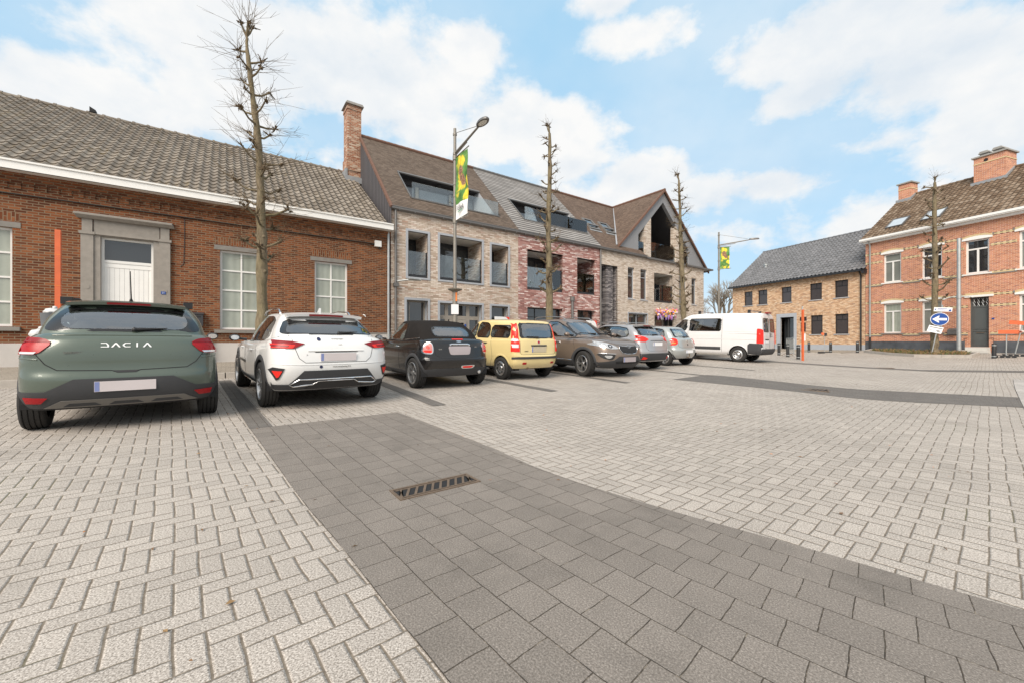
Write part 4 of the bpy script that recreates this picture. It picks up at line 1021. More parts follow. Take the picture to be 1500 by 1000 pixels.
        b = MB(); b.box(x0-.10, x1+.10, y0-.14, y0-.003, zb-.12, zb+.10); b.prism([(x1+.003,y0-.1,zb-.1), (x1+.003,y0-.1,zb+.1), (x1+.003,4.25,11.9), (x1+.003,4.25,11.7)], (.08,0,0)); b.build('flashing', M_['lead'], ch)
    for cx in (1.42, 3.32):
        q = MB(); q.M = M; w, v0, v1, t = .48, .85, 2.0, .07
        for x0, x1, a, e in [(cx-w,cx-w+t,v0,v1), (cx+w-t,cx+w,v0,v1), (cx-w+t,cx+w-t,v0,v0+t), (cx-w+t,cx+w-t,v1-t,v1)]: q.box(x0, x1, a, e, .02, .12)
        rw = q.build('roof_window', M_['gutter'], rf); q = MB(); q.M = M; q.quad((cx-w+.02,v0+.02,.10), (cx+w-.02,v0+.02,.10), (cx+w-.02,v1-.02,.10), (cx-w+.02,v1-.02,.10)); q.build('pane', M_['pane_roof'], rw)
    b = MB(); b.tube([(.22,-.30,8.05), (.22,-.09,7.75), (.22,-.09,1.3)], .05, 10); dp = b.build('downpipe', M_['steel'], r, smooth=40)
    b = MB(); b.tube([(.22,-.09,1.3), (.22,-.09,.38)], .055, 10); b.build('downpipe_foot', M_['black'], dp)
    b = MB(); pts = [(x, -.03, 3.45+.04*sin(x*2)) for x in lin(4.0, 14, 20)]; b.tube([(3.4,-.03,3.5), (4.25,-.5,3.62), (4.4,-.9,3.66)], .012, 6); b.build('facade_cable', M_['black'], r)
M_['doorsill'] = plain('pale_doorstep', (.55,.53,.49), .8, var=.15)
M_['plinth_blue'] = plain('blue_stone_plinth', (.075,.082,.092), .7, var=.95, scale=1.6, bump=.2)
M_['pane_roof'] = pane_mat('bright_roof_glass', (.42,.45,.47), .05, 1.0)
house_orange()
# ------------------------------------------------------------------ vehicles
def paint(name, col, metal=.0, rough=.28, coat=.8):
    m, g, b = newmat(name)
    tc = g.n('ShaderNodeTexCoord').outputs['Object']
    big = g.noise(tc, 1.6, 5.0, .65); dust = g.noise(tc, 24.0, 4.0, .7); z = g.sep(tc)[2]
    f = g.m('MULTIPLY_ADD', big, .16, .92)
    c = g.mix(1.0, (*col, 1), g.comb(f, f, f), 'MULTIPLY')
    dirt = g.m('MULTIPLY', g.sstep(.75, .15, g.m('ADD', z, g.m('MULTIPLY', dust, .25))), .35)
    c = g.mix(dirt, c, (.20,.17,.14,1))
    g.set(b.inputs['Base Color'], c); b.inputs['Metallic'].default_value = metal
    g.set(b.inputs['Roughness'], g.m('MULTIPLY_ADD', dust, .14, rough-.05))
    b.inputs['Coat Weight'].default_value = coat; b.inputs['Coat Roughness'].default_value = .04
    return m
PT = dict(green=paint('dark_green_paint', (.082,.106,.084), .2), white=paint('white_car_paint', (.66,.66,.65)), black=paint('black_car_paint', (.008,.0075,.008), .0, .18, .45),
          yellow=paint('pale_yellow_paint', (.66,.53,.25)), bronze=paint('bronze_brown_paint', (.20,.155,.125), .4, .28), silver=paint('silver_grey_paint', (.37,.37,.38), .45, .3),
          pale=paint('pale_silver_green_paint', (.40,.42,.41), .45, .3), van=paint('van_white_paint', (.66,.66,.66)))
M_['fabric'] = plain('black_soft_top', (.018,.016,.015), .95, var=.3, scale=7, bump=.25, spec=.12)
M_['frit'] = plain('black_glass_edge', (.010,.010,.011), .12, coat=.5)
M_['pinklens'] = plain('pale_pink_lens', (.48,.20,.19), .3, var=.3, scale=30, spec=.3)
M_['navy'] = plain('navy_sticker', (.012,.016,.06), .4)
M_['skid'] = plain('grey_skid_plate', (.17,.16,.145), .5, .2, var=.15)
M_['lensdark'] = plain('dark_red_lens', (.20,.008,.012), .3, var=.3, scale=20, spec=.3)
M_['headlamp'] = plain('headlamp_lens', (.50,.51,.52), .08, .5, var=.5, scale=22, coat=1.0)

NA, NS = 38, 84
def half_ring(p):
    (zr, zm, zf), yr, yf, w, Lr, Lf, pr, pf, tr, tf = p
    out = []
    ya, yb = yr+Lr, yf-Lf; wr, wf = w*(1-tr), w*(1-tf)
    for k in range(NA):
        a = pi/2*k/NA; s, c = sin(a), cos(a); r = (abs(s)**pr+abs(c)**pr)**(-1/pr)
        out.append((wr*r*s, yr+Lr*(1-r*c)))
    for k in range(NS+1):
        t = k/NS; y = ya+(yb-ya)*t; u = 2*t-1
        ww = w*(1-(tr if u < 0 else tf)*abs(u)**2.2); out.append((ww, y))
    for k in range(NA-1, -1, -1):
        a = pi/2*k/NA; s, c = sin(a), cos(a); r = (abs(s)**pf+abs(c)**pf)**(-1/pf)
        out.append((wf*r*s, yf-Lf*(1-r*c)))
    res = []
    for x, y in out:
        if y < 0: f = min(1, y/yr); z = zm+(zr-zm)*f**1.7
        else: f = min(1, y/yf); z = zm+(zf-zm)*f**1.9
        res.append(Vector((x, y, z)))
    return res

def loft(keys, M=6):
    rings = [half_ring(k) for k in keys]; out = []
    for i in range(len(rings)-1):
        a = rings[max(i-1, 0)]; b = rings[i]; c = rings[i+1]; d = rings[min(i+2, len(rings)-1)]
        for k in range(M):
            t = k/M
            out.append([.5*((2*q)+(r-p)*t+(2*p-5*q+4*r-s)*t*t+(3*q-p-3*r+s)*t**3) for p, q, r, s in zip(a, b, c, d)])
    out.append(rings[-1]); return out

def shell(bm, keys, camber, M=6, K=12, mats=(0, 0), bottom=None):
    """closed-off loft in one bmesh: sides from the key rings, crown across the top ring"""
    rows = loft(keys, M); H = len(rows[0])
    for sgn in (1, -1):
        V = [[bm.verts.new((p.x*sgn, p.y, p.z)) for p in r] for r in rows]
        for i in range(len(V)-1):
            for k in range(H-1):
                q = [V[i][k], V[i][k+1], V[i+1][k+1], V[i+1][k]]
                f = bm.faces.new(q if sgn > 0 else q[::-1]); f.material_index = mats[0]
    top = rows[-1]
    ymin, ymax = top[0].y, top[-1].y
    def crown(ring, cam, mat, flip=False):
        P = []
        for p in ring:
            e = (p.y-ymin)/(ymax-ymin); env = min(1, 5*e, 5*(1-e)); row = []
            for k in range(K+1):
                u = 1-2*k/K; row.append(bm.verts.new((p.x*u, p.y, p.z+cam*max(env, 0)**.5*(1-abs(u)**2.4))))
            P.append(row)
        for i in range(len(P)-1):
            for k in range(K):
                q = [P[i][k], P[i+1][k], P[i+1][k+1], P[i][k+1]]
                try: f = bm.faces.new(q[::-1] if flip else q); f.material_index = mat
                except ValueError: pass
    crown(top, camber, mats[1])
    if bottom is not None: crown(rows[0], 0, bottom, True)
    bmesh.ops.remove_doubles(bm, verts=bm.verts, dist=2e-4)

def inside(p, poly):
    x, y = p; c = False; n = len(poly)
    for i in range(n):
        (x0, y0), (x1, y1) = poly[i], poly[i-1]
        if (y0 > y) != (y1 > y) and x < (x1-x0)*(y-y0)/(y1-y0)+x0: c = not c
    return c

def chaikin(poly, it=2, k=.25, r=.03):
    for j in range(it):
        o = []; rr = r*(.5 if j else 1)
        for i in range(len(poly)):
            a, b = poly[i], poly[(i+1) % len(poly)]
            L = sqrt((a[0]-b[0])**2+(a[1]-b[1])**2) or 1e-6; q = min(k, rr/L)
            o.append((a[0]+(b[0]-a[0])*q, a[1]+(b[1]-a[1])*q)); o.append((b[0]+(a[0]-b[0])*q, b[1]+(a[1]-b[1])*q))
        poly = o
    return poly

def grow(poly, e):
    n = len(poly); A = sum(poly[i-1][0]*poly[i][1]-poly[i][0]*poly[i-1][1] for i in range(n)); sg = 1 if A > 0 else -1; o = []
    for i in range(n):
        p, a, b = Vector(poly[i]), Vector(poly[i-1]), Vector(poly[(i+1) % n])
        d1, d2 = (p-a), (b-p)
        if d1.length < 1e-6: d1 = d2
        if d2.length < 1e-6: d2 = d1
        d1.normalize(); d2.normalize()
        nn = Vector((d1.y+d2.y, -d1.x-d2.x)); nn = nn.normalized() if nn.length > 1e-6 else Vector((d1.y, -d1.x))
        m = max(.4, nn.dot(Vector((d1.y, -d1.x)))); q = p+nn*(sg*e/m); o.append((q.x, q.y))
    return o
mx = lambda poly: [(-a, b) for a, b in poly]

class Car:
    def __init__(s, name, label, cat, t, smid, rot, pitch, body, gh, lower, upper, camb=(.05, .045), under=True):
        c = W(t, smid); s.root = thing(name, label, cat, (c.x, c.y, gz(c.x, c.y)), ANG+radians(rot)); s.root.rotation_euler[0] = pitch
        s.low = bmesh.new(); shell(s.low, lower, camb[0], 6, 12, (0, 0), 1)
        s.up = bmesh.new(); shell(s.up, upper, camb[1], 8, 14, (0, 0))
        bm = bmesh.new()
        for q in (s.low, s.up):
            me = bpy.data.meshes.new('tmp'); q.to_mesh(me); bm.from_mesh(me); bpy.data.meshes.remove(me)
        bmesh.ops.triangulate(bm, faces=bm.faces[:]); s.bvh = BVHTree.FromBMesh(bm); bm.free()
        s.body, s.gh = body, gh; s.upbase = upper[0]; s.yr = min(k[1] for k in lower); s.yf = max(k[2] for k in lower)
    def hit(s, a, b, d, off=0.0):
        o, v = {'rear': ((a,-8,b),(0,1,0)), 'front': ((a,8,b),(0,-1,0)), 'left': ((-5,a,b),(1,0,0)), 'right': ((5,a,b),(-1,0,0)), 'top': ((a,b,5),(0,0,-1))}[d]
        o, v = Vector(o), Vector(v)
        loc, n, _, _ = s.bvh.ray_cast(o, v)
        if loc is None:
            e = {'rear': Vector((a,s.yr+.25,b)), 'front': Vector((a,s.yf-.35,b)), 'left': Vector((-1,a,b)), 'right': Vector((1,a,b)), 'top': Vector((a,b,1.6))}[d]
            loc, n, _, _ = s.bvh.find_nearest(e)
        lim = {'left': loc.x > -.3, 'right': loc.x < .3}.get(d, False); yc = None
        if d in ('rear', 'front'):
            cc = s.bvh.ray_cast(Vector((0, o.y, b)), v)[0]; yc = cc.y if cc is not None else (s.yr if d == 'rear' else s.yf)
            lim = (loc.y > yc+.34) if d == 'rear' else (loc.y < yc-.80)
        if lim:
            e = Vector((a, yc+.20, b)) if d == 'rear' else Vector((a, yc-.35, b)) if d == 'front' else Vector((-.9 if d == 'left' else .9, a, b))
            loc, n, _, _ = s.bvh.find_nearest(e)
        if n.dot(v) > 0: n = -n
        n = (n-v*.6).normalized()
        return loc+n*off, n
    def patch(s, name, poly, d, mat, off=.004, grid=.05, rnd=0, parent=None, label=None, both=False):
        if rnd: poly = chaikin(poly, rnd)
        bm = bmesh.new(); A = sum(poly[i-1][0]*poly[i][1]-poly[i][0]*poly[i-1][1] for i in range(len(poly)))
        if A < 0: poly = poly[::-1]
        bm.faces.new([bm.verts.new((x, y, 0)) for x, y in poly]).normal_update()
        for ax in (0, 1):
            lo, hi = min(p[ax] for p in poly), max(p[ax] for p in poly); n = int((hi-lo)/grid)
            for k in range(1, n+1):
                co = [0, 0, 0]; no = [0, 0, 0]; co[ax] = lo+(hi-lo)*k/(n+1); no[ax] = 1
                bmesh.ops.bisect_plane(bm, geom=bm.verts[:]+bm.edges[:]+bm.faces[:], plane_co=co, plane_no=no)
        bm.normal_update(); bmesh.ops.triangulate(bm, faces=[f for f in bm.faces if len(f.verts) > 4])
        nrm = {}
        for v in bm.verts:
            p, n = s.hit(v.co.x, v.co.y, d, off); v.co = p; nrm[v] = n
        edges = [e for e in bm.edges if e.is_boundary]
        ext = bmesh.ops.extrude_edge_only(bm, edges=edges)
        nv = [g for g in ext['geom'] if isinstance(g, bmesh.types.BMVert)]
        pos = {tuple(round(c, 5) for c in v.co): n for v, n in nrm.items()}
        for v in nv:
            n = pos.get(tuple(round(c, 5) for c in v.co))
            if n: v.co = v.co-n*(off+.006)
        bmesh.ops.recalc_face_normals(bm, faces=bm.faces)
        return s.emit(bm, name, [mat], parent, label)
    def emit(s, bm, name, mats, parent=None, label=None, smooth=38):
        me = bpy.data.meshes.new(name); bm.to_mesh(me); bm.free()
        for m in mats: me.materials.append(M_[m] if isinstance(m, str) else m)
        me.shade_smooth(); me.set_sharp_from_angle(angle=radians(smooth))
        o = bpy.data.objects.new(name, me); COL.objects.link(o); o.parent = parent or s.root
        if label: o['label'] = label
        return o
    def ring(s, name, inner, outer, d, mat, off=.004, parent=None):
        bm = bmesh.new(); n = len(inner); I = []; O = []
        sub = 4
        for i in range(n):
            for k in range(sub):
                t = k/sub; j = (i+1) % n
                a = (inner[i][0]+(inner[j][0]-inner[i][0])*t, inner[i][1]+(inner[j][1]-inner[i][1])*t); b = (outer[i][0]+(outer[j][0]-outer[i][0])*t, outer[i][1]+(outer[j][1]-outer[i][1])*t)
                I.append(bm.verts.new(s.hit(*a, d, off)[0])); O.append([bm.verts.new(s.hit(a[0]+(b[0]-a[0])*q, a[1]+(b[1]-a[1])*q, d, off)[0]) for q in (.5, 1)])
        N_ = len(I)
        for i in range(N_):
            j = (i+1) % N_
            for q in ([I[i], I[j], O[j][0], O[i][0]], [O[i][0], O[j][0], O[j][1], O[i][1]]):
                try: bm.faces.new(q)
                except ValueError: pass
        return s.emit(bm, name, [mat], parent)
    def window(s, inner, d, outer=None, e=.03, glass='carglass', rnd=1, name='window', both=False):
        """glass pane with its black edge; the body behind it is opened up"""
        for dd in ([d, 'right'] if both else [d]):
            inn = chaikin(inner, rnd, .25, .05) if rnd else inner
            out = (chaikin(outer, rnd, .25, .05) if rnd else outer) if outer else grow(inn, e)
            ax = {'rear': 1, 'front': 1, 'left': 0, 'right': 0}[dd]; sg = {'rear': -1, 'front': 1, 'left': -1, 'right': 1}[dd]
            kill = []
            big = grow(inn, .004)
            for f in s.up.faces:
                n = f.normal; c = f.calc_center_median()
                if dd in ('rear', 'front'):
                    if c.y*sg < .1 or abs(n.y)+abs(n.z)*.6 < .25 or n.y*sg < .1: continue
                    P = [(v.co.x, v.co.z) for v in f.verts]+[(c.x, c.z)]
                else:
                    if c.x*sg < .2 or n.x*sg < .2: continue
                    P = [(v.co.y, v.co.z) for v in f.verts]+[(c.y, c.z)]
                if any(inside(p, big) for p in P): kill.append(f)
            bmesh.ops.delete(s.up, geom=kill, context='FACES')
            w = s.patch(name, inn, dd, glass, .003, .09)
            s.ring('window_edge', inn, out, dd, 'frit', .004, w)
    def arch(s, y, R, wide=.06, mat='clad', off=.012):
        z0 = s.wz
        for sgn, d in ((-1, 'left'), (1, 'right')):
            kill = [f for f in s.low.faces if f.calc_center_median().x*sgn > .45 and any((v.co.y-y)**2+(v.co.z-z0)**2 < R*R for v in f.verts)]
            bmesh.ops.delete(s.low, geom=kill, context='FACES')
            a0, a1, n = radians(-12), radians(192), 22
            inn = [(y+R*cos(a0+(a1-a0)*k/n)*.99, z0+R*sin(a0+(a1-a0)*k/n)*.99) for k in range(n+1)]
            out = [(y+(R+wide)*cos(a0+(a1-a0)*k/n), z0+(R+wide)*sin(a0+(a1-a0)*k/n)) for k in range(n+1)]
            bm = bmesh.new(); rows = []
            for a, b in zip(inn, out):
                r = []
                pts = [(0, -.05), (0, off*.6), (.12, off), (.8, off), (1, .001)]
                for q, o in pts:
                    zz = max(a[1]+(b[1]-a[1])*q, .20); p, nn = s.hit(a[0]+(b[0]-a[0])*q, zz, d, 0)
                    r.append(bm.verts.new(p+Vector((sgn*o, 0, 0))))
                rows.append(r)
            for p, q in zip(rows, rows[1:]):
                for k in range(4): bm.faces.new([p[k], q[k], q[k+1], p[k+1]])
            s.emit(bm, 'wheel_arch', [mat], None, None, 50)
            b = MB(); xo = s.hit(y, z0+R*1.05, d)[0].x-sgn*.02; xi = sgn*.45; rw = R+.035; ar = [radians(-8+196*k/24) for k in range(25)]
            cir = [(y+rw*cos(q), z0+rw*sin(q)) for q in ar]
            for (p0, p1) in zip(cir, cir[1:]): b.quad((xo,*p0), (xo,*p1), (xi,*p1), (xi,*p0))
            b.poly([(xi,*p0) for p0 in cir]); b.build('wheel_well', M_['dark'], s.root)
    def seam(s, pts, d, r=.0035, mat='dark', closed=False, name='panel_gap', parent=None, lift=.0):
        P = []
        for (a, b) in zip(pts, pts[1:]+([pts[0]] if closed else [])):
            n = max(2, int(sqrt((a[0]-b[0])**2+(a[1]-b[1])**2)/.05))
            for k in range(n): P.append(s.hit(a[0]+(b[0]-a[0])*k/n, a[1]+(b[1]-a[1])*k/n, d, lift)[0])
        if not closed: P.append(s.hit(*pts[-1], d, lift)[0])
        b = MB(); b.tube(P, r, 6); o = b.build(name, M_[mat] if isinstance(mat, str) else mat, parent or s.root, smooth=60); return o
    def finish(s, upname='cabin'):
        for f in s.low.faces:
            c = f.calc_center_median()
            if f.normal.z > .3 and c.z > .8 and s.upbase[1]+.12 < c.y < s.upbase[2]-.18 and abs(c.x) < s.upbase[3]-.06: f.material_index = 1
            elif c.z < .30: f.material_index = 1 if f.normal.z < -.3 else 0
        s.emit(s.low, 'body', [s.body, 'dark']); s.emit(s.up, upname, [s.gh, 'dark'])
    def plate(s, x, z, d, w=.52, h=.11, mat='plate', off=.012, tilt=0.0):
        p = s.hit(x, z, d, 0)[0]; sg = -1 if d == 'rear' else 1
        ys = [s.hit(x+k*w/2, z+j*h/2, d)[0].y*sg for k in (-1, 0, 1) for j in (-1, 1)]
        b = MB(); y = sg*(max(ys)+off); y0, y1 = sorted((y, y-sg*.014)); b.box(x-w/2, x+w/2, y0, y1, z-h/2, z+h/2, 0)
        o = b.build('licence_plate', M_[mat], s.root)
        b = MB(); y0, y1 = sorted((y+sg*.001, y-sg*.012)); xx = x-w/2 if d == 'rear' else x+w/2-.045
        b.box(xx+.003, xx+.042, y0, y1, z-h/2+.004, z+h/2-.004); b.build('blue_strip', M_['eublue'], o)
        return o
    def script(s, txt, x, z, d, size, mat='chrome', off=.006, name='lettering'):
        p = s.hit(x, z, d, off)[0]; n = s.hit(x, z, d)[1]
        if d == 'rear': M = Matrix.Translation(p) @ Matrix.Rotation(pi/2, 4, 'X')
        elif d == 'front': M = Matrix.Translation(p) @ Matrix.Rotation(pi, 4, 'Z') @ Matrix.Rotation(pi/2, 4, 'X')
        elif d == 'left': M = Matrix.Translation(p) @ Matrix.Rotation(-pi/2, 4, 'Z') @ Matrix.Rotation(pi/2, 4, 'X')
        return writing(txt, size, M_[mat], M, s.root, name)
    def wheels(s, yr, yf, track, R, w, style, rim=.21, spokes=5, rimmat='alloy', turn=0.0):
        tm, rm = wheel_data(R, w, rim, style, spokes)
        for y in (yr, yf):
            for sg in (-1, 1):
                o = bpy.data.objects.new('wheel', tm); COL.objects.link(o); o.parent = s.root
                o.location = (sg*(track-w/2), y, R-.004); o.rotation_euler = (0, 0, (0 if sg < 0 else pi)+(turn if y == yf else 0))
                k = bpy.data.objects.new('rim', rm); COL.objects.link(k); k.parent = o
    def mirrors(s, y, z, x, mat):
        for sg in (-1, 1):
            b = MB(); b.blob((sg*x, y, z), (.092, .07, .064), 0, 3, .03, 2); b.prism([(sg*(x-.20), y+.0, z-.06), (sg*(x-.06), y+.0, z-.04), (sg*(x-.06), y+.05, z-.03), (sg*(x-.20), y+.06, z-.04)], (0,0,.03), 1)
            o = b.build('wing_mirror', [mat, M_['black']], s.root, smooth=60)
            b = MB(); b.prism([(sg*x+.066*cos(a), y-.062, z+.043*sin(a)) for a in lin(0, 2*pi*15/16, 15)], (0,-.012,0)); b.build('mirror_glass', M_['chrome'], o)
    def cabin(s, rows, z, w=.36, wheel=None):
        for (y, xs) in rows:
            for x in xs:
                b = MB(); b.blob((x, y, z), (.23, .07, .27), 0, 5, .05, 2); b.blob((x, y-.03, z+.33), (.13, .05, .085), 0, 6, .05, 2)
                for q in (-.05, .05): b.tube([(x+q, y-.02, z+.2), (x+q, y-.03, z+.3)], .008, 6)
                b.build('seat', M_['seat'], s.root, smooth=60)
        if wheel:
            x, y, zz = wheel; b = MB(); P = [(x+.18*cos(a), y-.06*sin(a), zz+.17*sin(a)) for a in lin(0, 2*pi, 20)]; b.tube(P, .014, 8)
            b.tube([(x-.17, y, zz), (x+.17, y, zz)], .012, 6); b.build('steering_wheel', M_['black'], s.root, smooth=60)
        b = MB(); b.blob((0, wheel[1]+.42 if wheel else .8, z-.12), (.62, .22, .10), 0, 2, .03, 2); b.build('dashboard', M_['dark'], s.root, smooth=60)
    def handle(s, y, z, mat, both=True):
        for d, sg in (('left', -1), ('right', 1)):
            p = s.hit(y, z, d)[0]; b = MB(); b.tube([p+Vector((-.005*sg, -.10, 0)), p+Vector((.022*sg, -.07, .004)), p+Vector((.028*sg, 0, .006)), p+Vector((.022*sg, .07, .004)), p+Vector((-.005*sg, .10, 0))], .012, 8)
            b.build('door_handle', mat if not isinstance(mat, str) else M_[mat], s.root, smooth=60)
    def wiper(s, x0, z0, x1, z1, d='rear'):
        a, b_ = s.hit(x0, z0, d, .02)[0], s.hit(x1, z1, d, .022)[0]
        m = a.lerp(b_, .4)
        b = MB(); b.tube([a, m, b_], [.022, .015, .007], 8); b.blob(a, .03, 0, 1, .05, 1); b.build('wiper', M_['black'], s.root, smooth=60)
    def strip(s, pts, d, mat, r=.01, name='trim', lift=.004): return s.seam(pts, d, r, mat, False, name, None, lift)

WD = {}
def wheel_data(R, w, rim, style, n):
    key = (R, w, rim, style, n)
    if key in WD: return WD[key]
    b = MB(); h = w/2
    prof = [(rim-.01, -h*.80), (rim+.005, -h*.96), (rim+.03, -h*1.02), (R-.05, -h*1.03), (R-.018, -h*.96), (R-.004, -h*.82)]
    for k in range(4):
        x = -h*.62+k*h*.413; prof += [(R, x-.014), (R, x-.006), (R-.012, x-.004), (R-.012, x+.004), (R, x+.006)]
    prof += [(r, -a) for r, a in prof[5::-1]]
    b.lathe(prof, (0,0,0), 'x', 44)
    tyre = b.build('wheel', M_['rubber'], None, smooth=35); tm = tyre.data; bpy.data.objects.remove(tyre)
    b = MB(); f = -h*.86
    b.lathe([(rim+.008, f-.012), (rim, f-.018), (rim-.016, f-.012), (rim-.024, f+.03), (rim-.035, f+.10)], (0,0,0), 'x', 44, 0)
    b.lathe([(rim-.02, f+.07), (0, f+.08)], (0,0,0), 'x', 32, 1)
    if style == 'alloy':
        for k in range(n):
            a = 2*pi*k/n
            for da, tw in ((-.13, 1), (.13, 1)):
                p = [(f+.022, .045, a+da*1.2), (f+.006, rim*.55, a+da*.75), (f-.004, rim-.012, a+da*1.25)]
                wd = [.028, .022, .030]; L = []; Rr = []
                for (x, r, an), ww in zip(p, wd):
                    c = Vector((x, r*cos(an), r*sin(an))); t = Vector((0, -sin(an), cos(an))); L.append(c-t*ww*.5); Rr.append(c+t*ww*.5)
                for i in range(2): b.prism([L[i], Rr[i], Rr[i+1], L[i+1]], (.03, 0, 0), 0)
        b.lathe([(.058, f+.03), (.058, f+.008), (.048, f+.0), (0, f-.002)], (0,0,0), 'x', 20, 0)
    elif style == 'star':
        for k in range(n):
            a = 2*pi*k/n; L = []; Rr = []
            for x, r, ww in ((f+.02, .04, .045), (f+.004, rim*.6, .040), (f-.004, rim-.01, .075)):
                c = Vector((x, r*cos(a), r*sin(a))); t = Vector((0, -sin(a), cos(a))); L.append(c-t*ww*.5); Rr.append(c+t*ww*.5)
            for i in range(2): b.prism([L[i], Rr[i], Rr[i+1], L[i+1]], (.03, 0, 0), 0)
        b.lathe([(.055, f+.03), (.055, f+.006), (0, f-.002)], (0,0,0), 'x', 20, 0)
    else:                                                            # pressed cover or steel wheel with slots
        b.lathe([(rim-.018, f-.004), (rim*.78, f-.014), (rim*.62, f-.004), (rim*.42, f+.012), (rim*.3, f-.006), (rim*.22, f-.014), (0, f-.016)], (0,0,0), 'x', 40, 0)
        for k in range(n):
            a = 2*pi*k/n; c = Vector((f-.016, rim*.68*cos(a), rim*.68*sin(a))); u = Vector((0, cos(a), sin(a))); t = Vector((0, -sin(a), cos(a)))
            b.prism([c+u*.022*cos(q)+t*.030*sin(q) for q in lin(0, 2*pi*11/12, 11)], (.012, 0, 0), 1)
    o = b.build('rim', [M_['alloy'], M_['dark']], None, smooth=35); rm = o.data; bpy.data.objects.remove(o)
    WD[key] = (tm, rm); return WD[key]

def K(z, yr, yf, w, Lr=.40, Lf=.48, pr=3.4, pf=2.9, tr=.035, tf=.06): return (z, yr, yf, w, Lr, Lf, pr, pf, tr, tf)

def spoiler(c, w, y0, z0, y1, z1, th, mat, lamp=.3):
    b = MB(); n = 12; P = []; F = []
    for k in range(n+1):
        u = -1+2*k/n; x = w*u; cv = .02*(1-u*u); cz = .03*(1-abs(u)**2.4)
        P += [(x, y0, z0+cz), (x, y1-cv, z1+cz*.8), (x, y1-cv+.01, z1-th+cz*.8), (x, y0+.02, z0-.06+cz)]
    for k in range(n):
        o = 4*k; F += [(o, o+4, o+5, o+1), (o+1, o+5, o+6, o+2), (o+2, o+6, o+7, o+3)]
    F += [(0,1,2,3), (4*n+3,4*n+2,4*n+1,4*n)]; b.add(P, F)
    s = b.build('spoiler', mat, c.root, smooth=45)
    b = MB(); m = 8
    for k in range(m):
        x0, x1 = -lamp+2*lamp*k/m, -lamp+2*lamp*(k+1)/m; f = lambda x: y1-.02*(1-(x/w)**2)-.004
        g_ = lambda x: z1+.03*(1-abs(x/w)**2.4)*.8
        b.quad((x0, f(x0), g_(x0)-.006), (x1, f(x1), g_(x1)-.006), (x1, f(x1)+.006, g_(x1)-th+.004), (x0, f(x0)+.006, g_(x0)-th+.004))
    b.build('brake_light', M_['lensdark'], s)

def rails(c, x, y0, y1, z, mat, h=.05, r=.016):
    for sg in (-1, 1):
        b = MB(); b.tube([(sg*x, y0, z-.03), (sg*x, y0+.10, z+h), (sg*x, (y0+y1)/2, z+h+.02), (sg*x, y1-.12, z+h-.01), (sg*x, y1, z-.04)], [r*1.5, r, r, r, r*1.5], 8)
        b.build('roof_rail', mat, c.root, smooth=60)

PIT = .034
